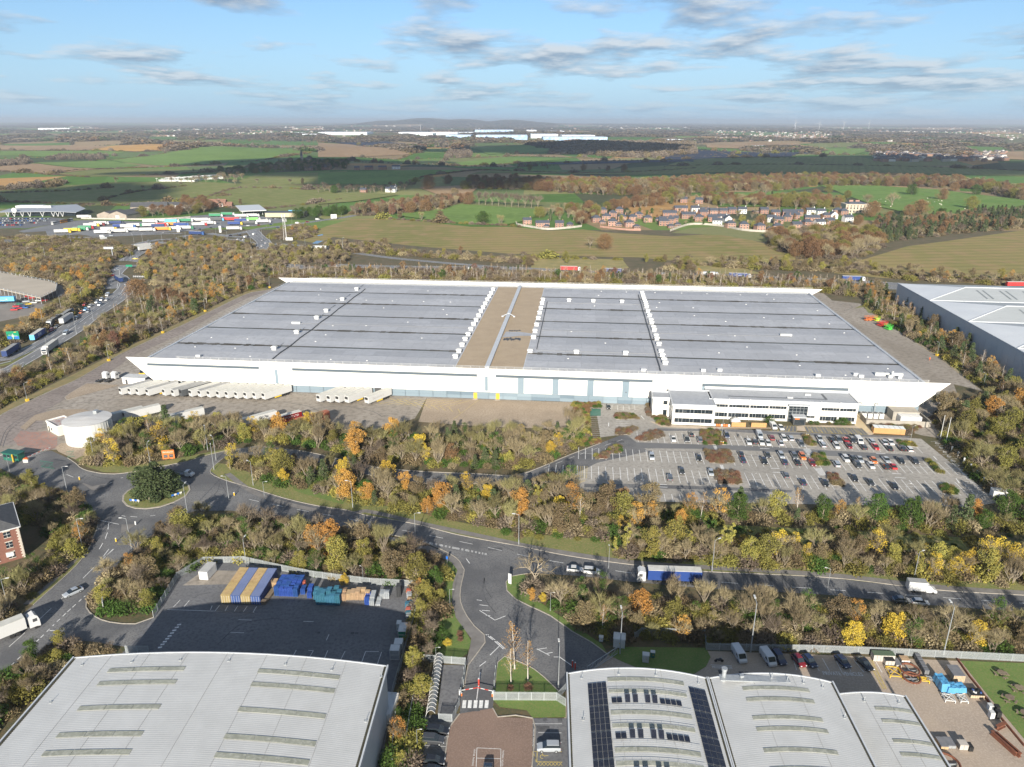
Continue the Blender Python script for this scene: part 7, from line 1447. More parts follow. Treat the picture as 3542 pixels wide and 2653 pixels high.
WD = mat('pallet_wood',(.50,.34,.20),(.36,.25,.15),s=1.2,rough=.9,rnd=.1); WDD = mat('old_pallet_wood',(.17,.13,.09),(.24,.19,.13),s=1.5,rough=.95,rnd=.1); PB = mat('blue_crate',(.022,.07,.27),(.035,.095,.34),s=1,rough=.5,rnd=.15); PT = mat('teal_crate',(.035,.14,.21),(.05,.18,.26),s=1,rough=.5,rnd=.15); PG = mat('grey_crate',(.33,.36,.38),(.42,.44,.45),s=1,rough=.5,rnd=.15); PR = mat('red_crate',(.45,.12,.08),rough=.6)
def stack_mesh(m,n,w=1.15,d=.95,lh=.17):
	m_ = MB()
	for k in range(n):
		z = k * lh; jx,jy = RT.uniform(-.03,.03),RT.uniform(-.03,.03); m_.box(jx,jy,z + lh * .55,w,d,lh * .3)
		for q in (-.42,0,.42): m_.box(jx + q * w,jy,z,.1,d,lh * .5)
	return m_.mesh('pallet',m)
SL = []
def stacks(v,x0,y0,nx,ny,dx,dy,m,n0,n1,ph,wh_,grp,z=.05,lh=.17,ang=0):
	b = at(v,x0,y0); ms = [stack_mesh(m,n,lh=lh) for n in (n0,(n0 + n1) // 2,n1)]; c,s = math.cos(ang),math.sin(ang)
	for i in range(nx):
		for j in range(ny):
			u,w = i * dx,j * dy; p = (b[0] + u * c - w * s,b[1] + u * s + w * c); o = link('pallet_stack',RT.choice(ms),None,(p[0],p[1],z),ang + RT.uniform(-.05,.05)); tag(o,'','pallet stack',grp); SL.append((o,ph,wh_))
stacks('P',675,395,5,6,1.2,1.0,PB,13,15,'stack of bright blue crates','in the big blue block of the yard','blue crate stacks',ang=rad(-4)); stacks('P',1115,490,5,3,1.2,1.0,PT,15,20,'stack of teal crates','in the teal block of the yard','teal crate stacks',ang=rad(-3)); stacks('P',1090,440,5,2,1.25,1.1,PT,14,18,'stack of teal crates','in the teal block of the yard','teal crate stacks')
stacks('P',1430,440,5,2,1.22,1.0,WD,11,15,'stack of pale wooden pallets','in the timber block beside the teal crates','wooden pallet stacks'); stacks('P',1380,450,1,3,1.2,1.0,WD,10,14,'stack of pale wooden pallets','in the timber block beside the teal crates','wooden pallet stacks'); stacks('P',1630,495,1,3,1.2,1.0,PB,10,14,'stack of blue crates','between timber pallets and grey crates','blue crate stacks'); stacks('P',1680,500,1,4,1.2,1.0,PG,9,13,'stack of pale grey crates','right of the timber pallets','grey crate stacks'); stacks('P',1745,500,1,3,1.2,1.0,PG,3,6,'low stack of grey crates','right of the timber pallets','grey crate stacks'); stacks('P',1790,425,2,2,1.2,1.0,PG,8,11,'stack of pale grey crates','near the yard fence','grey crate stacks')
stacks('P',535,488,1,7,1.2,1.05,WDD,2,6,'low stack of weathered pallets','along the side of the blue container','weathered pallet stacks',ang=rad(-8)); stacks('P',600,300,2,2,1.2,1.0,WD,8,12,'leaning stack of broken pallets','behind the right container','broken pallet stacks'); stacks('P',950,380,1,2,1.2,1.2,PB,6,12,'stack of blue and white trays','between the blue and teal blocks','tray stacks'); stacks('P',1020,420,1,3,1.2,1.0,PB,9,14,'stack of slate blue crates','just left of the teal block','blue crate stacks'); stacks('P',945,330,1,2,1.2,1.0,PR,6,10,'stack of red crates','between the blue and teal blocks','red crate stacks'); stacks('P',1965,410,1,2,1.2,1.0,DKTRIM,14,18,'tall stack of black crates','by the yard fence on its own','black crate stacks')
for k in range(14):
	m = RT.choice((PG,PB,PT,WD,PR,PG)); p = at('P',2090 - k * 1.5 + RT.uniform(-22,22),380 + k * 20); o = link('crate_stack',stack_mesh(m,RT.randint(3,8)),None,(*p,.05),RT.uniform(-.1,.1)); tag(o,'','crate stack','mixed crates along the fence'); SL.append((o,{'pallet_wood': 'wooden','blue_crate': 'blue','teal_crate': 'teal','grey_crate': 'grey','red_crate': 'red'}[m.name] + ' crate stack','down the right fence of the yard'))
relabel(SL)
def cage(v,x,y,w,d,h,m,lb,nm='storage_cage',ang=0):
	t_ = thing(nm,lb,'container',(*at(v,x,y),.05),ang); MB().box(0,d / 2,.1,w - .08,d - .08,h - .14).build('body',m,t_); m_ = MB()
	for a_,b_ in ((-w / 2,0),(w / 2,0),(-w / 2,d),(w / 2,d)): m_.box(a_,b_,0,.08,.08,h)
	for z in (.02,h / 2,h - .06): m_.box(0,0,z,w,.08,.08); m_.box(0,d,z,w,.08,.08); m_.box(-w / 2,d / 2,z,.08,d,.08); m_.box(w / 2,d / 2,z,.08,d,.08)
	m_.build('frame',LTG,t_); MB().box(0,d / 2,h - .03,w,d,.06).build('lid',LTG,t_); return t_
cage('P',1922,1085,2.0,2.0,2.5,STEEL,'grey mesh stillage, nearer of two in the container yard corner'); cage('P',1960,1010,1.8,2.0,2.4,STEEL,'grey mesh stillage, farther of two in the container yard corner'); cage('P',2000,860,1.7,3.2,2.0,mat('green_tarpaulin',(.02,.20,.12),rough=.5),'green covered trolley by the yard fence','covered_trolley'); cage('P',1965,775,1.0,1.4,1.9,PG,'white caged trolley left of the green cover','trolley')
t_ = corr_container(at('1',1300,1120),rad(82),4.6,ROOFG,WPAINT,'short white storage container in the yard corner by the fence',None)
t_ = corr_container(at('5',2105,800),rad(82),6.0,WPAINT,LTG,'white storage container against the bottom left shed',None)
# -- stock in the right-hand yard
CRW = mat('crate_timber',(.52,.40,.27),(.42,.32,.21),s=1,rough=.9); TARPB = mat('blue_tarpaulin',(.07,.26,.46),(.09,.30,.52),s=.8,rough=.45); RUST = mat('rusty_steel',(.20,.07,.035),(.13,.05,.03),s=1.5,rough=.9); CON = mat('pale_block',(.48,.44,.39),(.40,.37,.33),s=1,rough=.9)
def crate(v,x,y,w,d,h,m,lb,top=None,ang=rad(-3),nm='crate',n=4):
	t_ = thing(nm,lb,'crate',(*at(v,x,y),.04),ang); MB().box(0,d / 2,.15,w - .1,d - .1,h - .15).build('box',m,t_)
	for k in range(n): MB().box(-w / 2 + w * (k + .5) / n,-.0,.12,w / n - .05,.08,h - .14).build('plank',m,t_)
	MB().box(0,d / 2,h,w,d,.08).build('lid',top or m,t_); m_ = MB()
	for q in (-.4,0,.4): m_.box(q * w,d / 2,0,.12,d,.12)
	m_.build('skid',WDD,t_); return t_
GCV = mat('green_cover',(.09,.13,.08),rough=.8); GRL = mat('grey_lid',(.15,.155,.17),(.2,.2,.21),s=1,rough=.6)
crate('Q',205,330,4.6,1.6,1.7,CON,'row of pale block crates under a dark green lid by the fence',GCV,n=6); crate('Q',280,385,2.0,1.6,1.4,CON,'pink-grey block crate with black lid',BLACK,n=3); crate('Q',395,410,1.2,2.3,.8,CON,'low grey lidded crate beside the pink-grey one',GRL,n=2); crate('Q',480,360,1.8,1.6,1.0,WPAINT,'open white and orange box crate',WD,n=3)
for k in range(5): crate('Q',745 - k * 27,500 - k * 47,1.0,.9,1.2,mat('dark_stock',(.16,.165,.17),rough=.7),'%s grey lidded box of the diagonal line of five' % ('nearest','second','middle','fourth','farthest')[k],GRL,n=2)['group'] = 'line of grey lidded boxes'
crate('Q',1150,590,2.4,3.4,1.7,CRW,'big timber crate with grey slabs on top',GRL,n=8)
o = crate('Q',1390,795,2.8,2.2,.8,CRW,'open timber crate filled with black bags',BLACK,n=6)
for k in range(9): MB().box(RT.uniform(-1.1,1.1),RT.uniform(.3,1.8),.82,.55,.4,.25,RT.uniform(0,3),taper=.6).build('bag',WPAINT if k % 3 == 0 else PB if k % 3 == 1 else BLACK,o)
tp = thing('tarpaulin_load','sky blue tarpaulin draped over a large crate in the right-hand yard','tarpaulin',(*at('Q',1100,740),.04)); MB().box(.5,1.0,0,3.6,1.8,.9).build('crate_base',CRW,tp)
def lumpy(x0,x1,y0,y1,hf,nx=12,ny=8):
	m_ = MB(); vs = []
	for j in range(ny + 1):
		for i in range(nx + 1):
			x,y = x0 + (x1 - x0) * i / nx,y0 + (y1 - y0) * j / ny; e = min(i,nx - i,j,ny - j); vs.append((x + noise.noise(Vector((x,y,3))) * .15,y,hf(x,y) * (0 if e == 0 else 1) + .35 * (e == 0) + noise.noise(Vector((x * 1.6,y * 1.6,0))) * .25))
	m_.add(vs,[(j * (nx + 1) + i,j * (nx + 1) + i + 1,(j + 1) * (nx + 1) + i + 1,(j + 1) * (nx + 1) + i) for j in range(ny) for i in range(nx)]); return m_
lumpy(-1.6,2.7,-.15,2.3,lambda x,y: 1.5).build('sheet',TARPB,tp); lumpy(-2.6,-.6,.2,4.4,lambda x,y: 2.0).build('sheet',TARPB,tp)
def xframe(v,x,y,w,d,m,lb,ang=rad(-8)):  # plain steel frame: edge beams, crossed beams and four feet
	t_ = thing('steel_frame',lb,'steel frame',(*at(v,x,y),.06),ang); m_ = MB()
	for a_,b_ in (((0,0),(w,0)),((0,d),(w,d)),((0,0),(0,d)),((w,0),(w,d))): m_.tube((*a_,.5),(*b_,.5),.1,n=4)
	m_.build('edge_beam',m,t_); m_ = MB(); m_.tube((0,0,.5),(w,d,.5),.09,n=4); m_.tube((0,d,.55),(w,0,.55),.09,n=4); m_.build('cross_beam',m,t_); m_ = MB()
	for a_ in ((0,0),(w,0),(0,d),(w,d)): m_.box(*a_,0,.16,.16,.5)
	m_.build('foot',m,t_)
xframe('Q',285,530,2.6,3.0,YPAINT,'yellow cross braced steel frame lying in the yard'); xframe('Q',655,590,2.0,1.2,YPAINT,'small bright yellow steel frame in front of the boxes'); xframe('Q',760,575,2.4,1.0,STEEL,'pale blue roller frame beside the blue tarpaulin'); xframe('Q',985,840,1.9,1.9,LTG,'light grey steel frame in front of the tarpaulin, left one'); xframe('Q',1180,850,1.4,1.9,LTG,'light grey steel frame in front of the tarpaulin, right one')
for x,y,r_,lb in ((530,455,1.9,'large rusty steel ring lying flat, farther one'),(555,560,1.7,'rusty toothed steel ring on a trestle, nearer one'),(990,1640,2.3,'large rusty steel ring at the edge of the small shed')):
	t_ = thing('steel_ring',lb,'steel ring',(*at('Q',x,y),.4)); m_ = MB(); P = [(r_ * math.cos(2 * math.pi * k / 20),r_ * math.sin(2 * math.pi * k / 20),.3) for k in range(21)]
	for a_,b_ in zip(P[:-1],P[1:]): m_.tube(a_,b_,.22,n=6)
	m_.build('ring',RUST,t_); MB().box(0,0,-.35,r_ * 1.8,.2,.4).build('trestle',STEEL,t_); MB().box(0,0,-.3,.2,r_ * 1.8,.4).build('trestle',STEEL,t_)
for i,(x,y,L_,m,a_) in enumerate(((1635,1190,2.4,RUST,rad(25)),(1880,1520,5.5,RUST,rad(105)),(1930,1540,5.5,RUST,rad(105)))):
	t_ = thing('steel_beam',('short rusty steel beam lying on the yard','long rusty steel beam at the yard edge, left of the pair','long rusty steel beam at the yard edge, right of the pair')[i],'beam',(*at('Q',x,y),.05),a_); MB().box(L_ / 2,0,0,L_,.7,.12).build('flange',m,t_); MB().box(L_ / 2,0,.12,L_,.12,.7).build('web',m,t_); MB().box(L_ / 2,0,.82,L_,.7,.12).build('flange',m,t_)
for i,(x,y,w,d,h,m) in enumerate(((1575,1060,.9,1.0,1.5,LTG),(1660,1050,.9,1.0,1.5,BLACK),(1560,960,.9,1.0,1.3,LTG),(1640,970,.9,.9,1.3,BLACK),(975,1440,1.4,2.4,.7,WD),(1065,1430,1.5,2.2,.7,STEEL),(1215,1450,1.6,1.4,1.2,CON),(1310,1470,.8,1.4,1.0,BLACK))): crate('Q',x,y,w,d,h,m,('nearer pale pallet box by the lawn edge','nearer black pallet box by the lawn edge','farther pale pallet box by the lawn edge','farther black pallet box by the lawn edge','wooden pallet with dark slab beside the small shed','grey lidded pallet beside the small shed','pale cube crate in the shaded yard','black box beside the pale cube crate')[i],GRL if i in (4,5) else None,nm='pallet_box',n=2)
m_ = MB(); P = pts('Q:1135,300 1290,520 1420,680 1500,800 1700,1060 1983,1400')
edg = thing('timber_edging','low rust coloured timber edging between yard and lawn','edging'); strip(m_,P,.25,.03,0,.45); m_.build('edging_board',RUST,edg)
for i,(x,y) in enumerate(((1690,500),(1910,690),(1790,815),(1985,1010))):
	t_ = thing('picnic_table','round wooden picnic table with benches, %s on the lawn' % ('farthest','second, rightmost','third','nearest')[i],'picnic table',(*at('Q',x,y),.1),rad(20 * i)); m_ = MB(); m_.tube((0,0,.72),(0,0,.78),.85,n=14); m_.build('table_top',WDD,t_); m_ = MB(); m_.tube((0,0,0),(0,0,.72),.12,n=6); m_.build('pedestal',WDD,t_)
	for k in range(4): a_ = k * math.pi / 2; MB().box(1.25 * math.cos(a_),1.25 * math.sin(a_),.42,.35,1.2,.07,a_).build('bench',WDD,t_); MB().box(1.25 * math.cos(a_),1.25 * math.sin(a_),0,.3,.12,.42,a_).build('bench_leg',WDD,t_)
# kiosks, signs, benches
def kiosk(v,x,y,w,d,h,m,lb,ang=rad(-10)):
	t_ = thing('utility_kiosk',lb,'kiosk',(*at(v,x,y),.1),ang); MB().box(0,d / 2,0,w,d,h).build('body',m,t_); MB().box(0,d / 2,h,w + .15,d + .15,.12,taper=.92).build('lid',LTG,t_); MB().box(-w / 4,-.02,.15,w / 2 - .08,.06,h - .3).build('door',m,t_); MB().box(w / 4,-.02,.15,w / 2 - .08,.06,h - .3).build('door',m,t_)
	MB().box(.1,-.06,h * .5,.2,.03,.2).build('warning_plate',YPAINT,t_)
kiosk('6',1735,810,2.6,2.4,2.3,LTG,'large pale grey square utility kiosk behind the lorry gate'); kiosk('6',1607,765,.9,.8,1.1,LTG,'small white utility box on the verge'); kiosk('6',1925,915,1.4,1.2,1.8,LTG,'pale grey kiosk on the small lawn'); kiosk('6',1975,880,.9,.8,1.3,mat('teal_box',(.03,.17,.15),rough=.5),'green box behind the pale kiosk on the small lawn'); kiosk('F',2095,1190,4.6,3,2.6,LTG,'white flat-roofed hut at the lower right of the car park',rad(-15))
def board(v,x,y,w,h,z,m,lb,ang,posts=2,nm='sign'):
	t_ = thing(nm,lb,'sign',(*at(v,x,y),.05),ang); MB().box(0,0,z,w,.12,h).build('board',m,t_)
	for k in range(posts): MB().box(-w / 2 + w * (k + .5) / posts,.13,0,.12,.12,z + h * .9).build('post',STEEL,t_)
	return t_
s = board('1',1078,350,4.0,3.3,.3,ORANGE,'big orange warehouse name sign beside the roundabout',rad(12)); text('lettering',"Sainsbury's",.78,WPAINT,s,frame((0,-.07,2.9),(1,0,0),(0,0,1)))
for dx in (-.9,.9): MB().box(dx,-.08,.8,1.3,.04,1.2).build('panel',DKTRIM,s)
text('lettering','Goods In',.3,WPAINT,s,frame((-.9,-.12,1.5),(1,0,0),(0,0,1))); text('lettering','Colleagues',.22,WPAINT,s,frame((.9,-.12,1.5),(1,0,0),(0,0,1)))
GS = mat('sign_green',(.0,.22,.11),rough=.4); BS = mat('sign_blue',(.02,.13,.48),rough=.4)
s = board('K',235,870,6.2,4.4,2.4,GS,'large green road direction sign with roundabout diagram beside the dual carriageway',rad(6),3); m_ = MB(); m_.box(0,-.08,2.5,.3,.03,2.9); m_.box(-1.2,-.08,4.6,2.0,.03,.22); m_.box(1.2,-.08,4.1,2.1,.03,.18); m_.box(-1,-.08,3.8,1.8,.03,.18)
for k in range(12): a_ = k * math.pi / 6; m_.box(.5 * math.cos(a_),-.085,4.3 + .5 * math.sin(a_),.3,.02,.16)
m_.build('route_diagram',WPAINT,s)
for dx in (-1.8,1.8): MB().box(dx,-.09,2.55,2.2,.03,1.5).build('blue_panel',BS,s)
MB().box(1.4,-.09,6.15,1.3,.03,.3).build('yellow_panel',YPAINT,s)
for v,x,y,w,h,z,m,lb,a_ in (('A',825,1010,5,1.6,1.2,GS,'green direction sign at the small roundabout',.1),('A',685,990,3.4,1.5,1,BS,'pale blue road sign near the slip road',.1),('T',2070,375,7,5,1,LTG,'large grey-backed road sign on the far slip road',.2),('S',100,660,7,4,1.5,DKTRIM,'dark backed twin-post motorway sign, left edge',0),('S',1140,630,7,5,.5,STEEL,'slatted grey motorway sign back below the lorry park',0),('T',370,515,3,7,0,WPAINT,'tall white service area totem',0),('T',830,520,2.4,7,0,WPAINT,'white and green service area totem by the lorry park',0),('T',1820,692,3,1.6,.5,LTG,'small pale sign near the striped lorry',0),('6',957,350,.9,3.0,0,WPAINT,'white totem sign at the mouth of the side road',-.5),('6',509,210,.5,.8,1.6,BS,'small blue path sign on the side road',-.2),('N',1495,865,2.4,2.6,.4,LTG,'leaning white estate sign by the yard entrance',-1.1)): board(v,x,y,w,h,z,m,lb,a_,2 if w > 1 else 1)
def gantry(v,x,y,lb):
	t_ = thing('message_sign',lb,'sign',(*far(v,x,y),0)); MB().box(0,0,0,.6,.6,10.5).build('mast',STEEL,t_); MB().box(-2.5,0,8.5,9,.5,2.2).build('message_board',DKTRIM,t_)
	for k in range(6): MB().box(-6 + k * 1.4,-.28,8.7,1.1,.1,1.8).build('panel',LTG,t_)
gantry('S',1240,810,'cantilevered motorway message sign left of the first bridge')
cb = thing('chevron_board','black and white chevron board on the far small roundabout','sign',(*at('G',1000,128),0),rad(-5)); MB().box(0,.05,.5,11,.1,1.4).build('board',DKTRIM,cb); m_ = MB()
for k in range(8): x = -4.8 + k * 1.4; m_.add([(x,-.02,.6),(x + .5,-.02,.6),(x + 1,-.02,1.2),(x + .5,-.02,1.8),(x,-.02,1.8),(x + .5,-.02,1.2)],[(0,1,2,5),(5,2,3,4)])
m_.build('chevron',WPAINT,cb)
for i,(x,y,a_) in enumerate(((1478,820,-.15),(1940,750,.5))):
	t_ = thing('chevron_board','small chevron board on the near roundabout island, %s one' % ('left' if i == 0 else 'right'),'sign',(*at('J',x,y),.14),a_ + (0 if i == 0 else .3)); m_ = MB()
	for k in range(4): MB().box(-1.4 + k * .85,0,.5,.75,.06,.6).build('chevron_panel',LTG if k % 2 else BS,t_); m_.box(-1.4 + k * .85,.05,0,.06,.06,.6)
	m_.build('post',WPAINT,t_)
for i,x in enumerate((1855,1922)): t_ = thing('bench','dark bench against the warehouse wall, %s one' % ('left','right')[i],'bench',(*at('2',x,172),.05),AL); MB().box(0,0,.42,1.9,.45,.08).build('seat',DKTRIM,t_); MB().box(0,.25,.5,1.9,.06,.5).build('backrest',DKTRIM,t_); MB().box(-.8,0,0,.08,.4,.42).build('leg',DKTRIM,t_); MB().box(.8,0,0,.08,.4,.42).build('leg',DKTRIM,t_)
# guard cabin, compressor shed and lifts near the warehouse
p = at('G',880,885); t_ = thing('hut','low white flat-roofed hut at the left end of the warehouse front','hut',(*p,.05),rad(-6)); MB().box(5.5,2.5,0,11,5,2.8).build('wall',WPAINT,t_); MB().box(5.5,2.5,2.8,11.4,5.4,.2).build('roof',LTG,t_); MB().box(2,-.05,0,.9,.1,2.1).build('door',DKTRIM,t_)
p = at('G',1018,815,.8); t_ = thing('forklift','small yellow yard vehicle beside the warehouse left corner','vehicle',(*p,.05),.3); MB().box(0,0,.4,2.6,1.5,1.0).build('body',YPAINT,t_); MB().box(-.1,0,1.4,1.3,1.3,1.0).build('cab',GLASS,t_)
for sx in (-.8,.8):
	for s in (-.7,.7): link('wheel',WHEEL,t_,(sx,s,.35))
LFT = [('F',x,y,c) for x,y,c in ((1432,300,ORANGE),(1446,300,ORANGE),(1468,298,ORANGE),(1482,303,mat('lime_paint',(.45,.62,.05),rough=.5)),(1495,325,RPAINT),(1508,330,RPAINT),(1520,326,RPAINT),(1530,340,mat('bright_green_paint',(.08,.55,.06),rough=.5)),(1544,346,mat('bright_green_paint',(.08,.55,.06))))]
lf_ = []
for v,x,y,m in LFT:
	t_ = thing('scissor_lift','','scissor lift',(*at(v,x,y),.05),rad(10),'lift platforms on the service road'); MB().box(0,0,.3,3,1.6,.5).build('base',m,t_); m_ = MB()
	for k in range(3): m_.tube((-1.1,-.6,.8 + k * .3),(1.1,-.6,1.1 + k * .3),.05,n=4); m_.tube((1.1,-.6,.8 + k * .3),(-1.1,-.6,1.1 + k * .3),.05,n=4)
	m_.build('scissor_arm',m,t_); m_ = MB(); m_.box(0,0,1.8,3.2,1.8,.12)
	for q in (1.9,2.4,2.9): m_.box(0,-.9,q,3.2,.06,.06); m_.box(0,.9,q,3.2,.06,.06); m_.box(-1.6,0,q,.06,1.8,.06); m_.box(1.6,0,q,.06,1.8,.06)
	m_.build('platform',m,t_)
	for sx in (-1.1,1.1):
		for s in (-.75,.75): link('wheel',WHEEL,t_,(sx,s,.3))
	lf_.append((t_,{'orange_paint': 'orange','red_paint': 'red','lime_paint': 'yellow-green','bright_green_paint': 'bright green'}[m.name] + ' platform lift','on the right-hand service road'))
relabel(lf_)
# -- the one person walking on the service road
HV = mat('hi_vis_orange',(.85,.16,.03),rough=.8); SKIN = mat('skin',(.45,.28,.2),rough=.6)
pp = at('F',1743,498); per = thing('person','person in orange hi-vis walking on the right-hand service road','person',(*pp,.05),rad(-60))
J = {'pelvis': ((0,0,.95),.15),'chest': ((0,.02,1.32),.17),'neck': ((0,.03,1.5),.06),'head': ((0,.06,1.66),.10),'crown': ((0,.05,1.76),.075),
	 'hipL': ((-.1,0,.9),.1),'kneeL': ((-.11,.14,.5),.07),'ankL': ((-.11,.22,.09),.045),'toeL': ((-.12,.40,.05),.04),'hipR': ((.1,0,.9),.1),'kneeR': ((.11,.03,.5),.07),'ankR': ((.11,-.25,.12),.045),'toeR': ((.12,-.10,.05),.04),
	 'shL': ((-.2,0,1.42),.07),'elL': ((-.27,-.12,1.15),.045),'wrL': ((-.27,-.02,.9),.035),'haL': ((-.26,.04,.82),.03),'shR': ((.2,0,1.42),.07),'elR': ((.27,.08,1.15),.045),'wrR': ((.26,.24,.95),.035),'haR': ((.25,.31,.9),.03)}
for s,c in (('L',-1),('R',1)):
	b_ = Vector(J['ha' + s][0])
	for k in range(4): J['f%d%s' % (k,s)] = (tuple(b_ + Vector((c * .0,.02 + .012 * k,-.07 - .01 * (k in (1,2))))),.009)
ks = list(J); E_ = [('pelvis','chest'),('chest','neck'),('neck','head'),('head','crown')]
for s in 'LR': E_ += [('pelvis','hip' + s),('hip' + s,'knee' + s),('knee' + s,'ank' + s),('ank' + s,'toe' + s),('chest','sh' + s),('sh' + s,'el' + s),('el' + s,'wr' + s),('wr' + s,'ha' + s)] + [('ha' + s,'f%d%s' % (k,s)) for k in range(4)]
me = bpy.data.meshes.new('body'); me.from_pydata([J[k][0] for k in ks],[(ks.index(a_),ks.index(b_)) for a_,b_ in E_],[]); me.materials.append(HV)
bo = link('body',me,per); md = bo.modifiers.new('skin','SKIN')
bm = bmesh.new(); bm.from_mesh(me); ly = bm.verts.layers.skin.verify(); bm.verts.ensure_lookup_table()
for i,k in enumerate(ks): bm.verts[i][ly].radius = (J[k][1],J[k][1]); bm.verts[i][ly].use_root = (i == 0)
bm.to_mesh(me); bm.free(); sd = bo.modifiers.new('sub','SUBSURF'); sd.levels = sd.render_levels = 1
m_ = MB(); m_.tube((0,.05,1.72),(0,.05,1.84),.14,.07,n=10); m_.build('helmet',WPAINT,per); m_ = MB(); m_.box(-.11,0,.1,.17,.2,.7); m_ = MB(); m_.tube((0,.13,1.64),(0,.17,1.66),.07,.05,n=8); m_.build('face',SKIN,per)
# -- motorway, slip roads and bridges behind
MW = gm('motorway_asphalt',(.12,.122,.126),(.15,.152,.156),s=.05,rough=.9)
def road(name,s,w,z,m=MW,v='D',lanes=(),step=12,edge=True):
	P = rsmp(pts(s,0,v),step); mb = MB(); strip(mb,P,w,z,0); mb.build(name,m,kind='structure'); mk = MB()
	def offs(d):
		r_ = []
		for i,p in enumerate(P):
			a = Vector(P[max(0,i - 1)]); b = Vector(P[min(len(P) - 1,i + 1)]); t_ = (b - a).normalized(); r_.append((p[0] - t_.y * d,p[1] + t_.x * d))
		return r_
	if edge:
		for d in (w / 2 - .5,-w / 2 + .5): strip(mk,offs(d),.25,z + .012)
	for d in lanes: dashes(mk,offs(d),.2,z + .012,4,7)
	if mk.f: mk.build('road_marking',WHITE,kind='structure')
	return P
road('motorway','D:-300,512 0,516 B:-900,905 -300,905 60,945 400,950 900,955 1250,960 1780,985 2212,1000 C:180,1042 700,1060 1300,1090 2212,1140',13,.10,lanes=(-2,2))
road('motorway','B:60,915 400,925 900,930 1100,932 1250,938 1500,950 1780,968 2212,985 C:180,1018 520,1030 1100,1055 1500,1080',12,.12,lanes=(-2,2))
road('slip_road','T:1420,645 1560,650 1900,690 B:60,835 180,838 400,868 650,893 950,918 1240,938',6.5,.14); road('slip_road','S:-200,705 0,695 300,685 700,672 1000,662 1280,655',8,.12)
road('motorway','S:-300,822 0,822 500,818 A:700,1000 1000,985',10,.11,lanes=(0,)); road('roundabout_road','T:450,600 700,592 950,600 1130,625 1215,672',9,.13)
road('junction_road','T:1180,500 1230,560 1300,620 1310,670 1240,745 1180,800 1130,870 1080,930',14,.15,lanes=(-3.5,0,3.5)); road('link_road','T:700,530 900,552 1080,520 1300,470 1500,450 1750,415 1950,385 2212,350 B:220,620',9,.14,lanes=(0,)); road('link_road','T:-150,665 0,625 150,600 350,590 420,560 700,535 900,560 1180,575',8,.16,lanes=(0,)); road('services_road','S:380,590 600,575 900,575 1300,555 1900,530 1990,530',7,.11)
road('bridge_road','S:1380,830 1540,720 1680,655 1800,620',12,.17,lanes=(-3,0,3)); road('junction_road','A:560,960 700,1010 720,1050 700,1143',10,.14,lanes=(0,));
road('dual_carriageway','K:-900,1290 -300,1170 150,1100 600,900 1250,480 1500,300 1900,60 G:900,170 870,120 A:740,1050 800,990',8.5,.12,lanes=(0,),v='K'); road('dual_carriageway','K:-300,1430 200,1260 500,1090 1180,680 1500,430 1950,130 G:940,180',8.0,.13,lanes=(0,),v='K')
P = rsmp(pts('K:-300,1290 180,1170 560,950 1200,580 1480,380 1900,110'),10); mb = MB(); strip(mb,P,5,.09); mb.build('central_reserve',GRASS,kind='structure'); mb = MB(); strip(mb,P,.3,.6,0,.35); cbx = mb.build('crash_barrier',STEEL); tag(cbx,'steel crash barrier down the middle of the dual carriageway','crash barrier')
for s,lb in (('S:1350,820 1500,715 1540,690','left parapet rail of the first motorway bridge'),('S:1500,790 1620,725 1730,690','right parapet rail of the first motorway bridge'),('T:1080,820 1175,710','left parapet rail of the second motorway bridge'),('T:1270,830 1355,700','right parapet rail of the second motorway bridge')):
	Pq = pts(s); t_ = thing('bridge_parapet',lb,'parapet'); m_ = MB()
	for a,b in zip(Pq[:-1],Pq[1:]):
		for z in (.5,1.0,1.4): m_.tube((*a,z),(*b,z),.08,n=4)
	m_.build('rail',STEEL,t_)
	for a,b in zip(Pq[:-1],Pq[1:]):
		n = max(2,int(math.dist(a,b) / 4))
		for k in range(n): MB().box(a[0] + (b[0] - a[0]) * k / n,a[1] + (b[1] - a[1]) * k / n,0,.2,.2,1.5).build('post',STEEL,t_)
mb = MB()
for k in range(26):   # painted hatching on the motorway diverge
	t_ = k / 25; x,y = 1270 + 560 * t_,944 + 30 * t_; a = at('B',x,y - 3); b = at('B',x + 26,y + 10); strip(mb,[a,b],1.0,.16)
mb.build('road_marking',WHITE,kind='structure')
near('lorry_park','S:200,505 580,430 780,395 900,385 T:-50,400 500,340 700,325 1000,310 1500,370 1560,400 1200,450 1000,460 700,470 520,500 0,540 S:1700,540 1000,560 870,540 520,560 500,505 260,520',.09,MW); near('car_park','S:-100,350 560,355 780,375 580,430 280,475 200,470 -100,480',.1,ASPHD)
near('pond','T:1830,640 1880,610 1955,610 1890,642',.1,mat('standing_water',(.10,.14,.18),rough=.05,spec=.9)); near('pond','T:1870,555 1950,535 1950,550 1890,560',.1,mat('standing_water',(.1,.14,.18)))
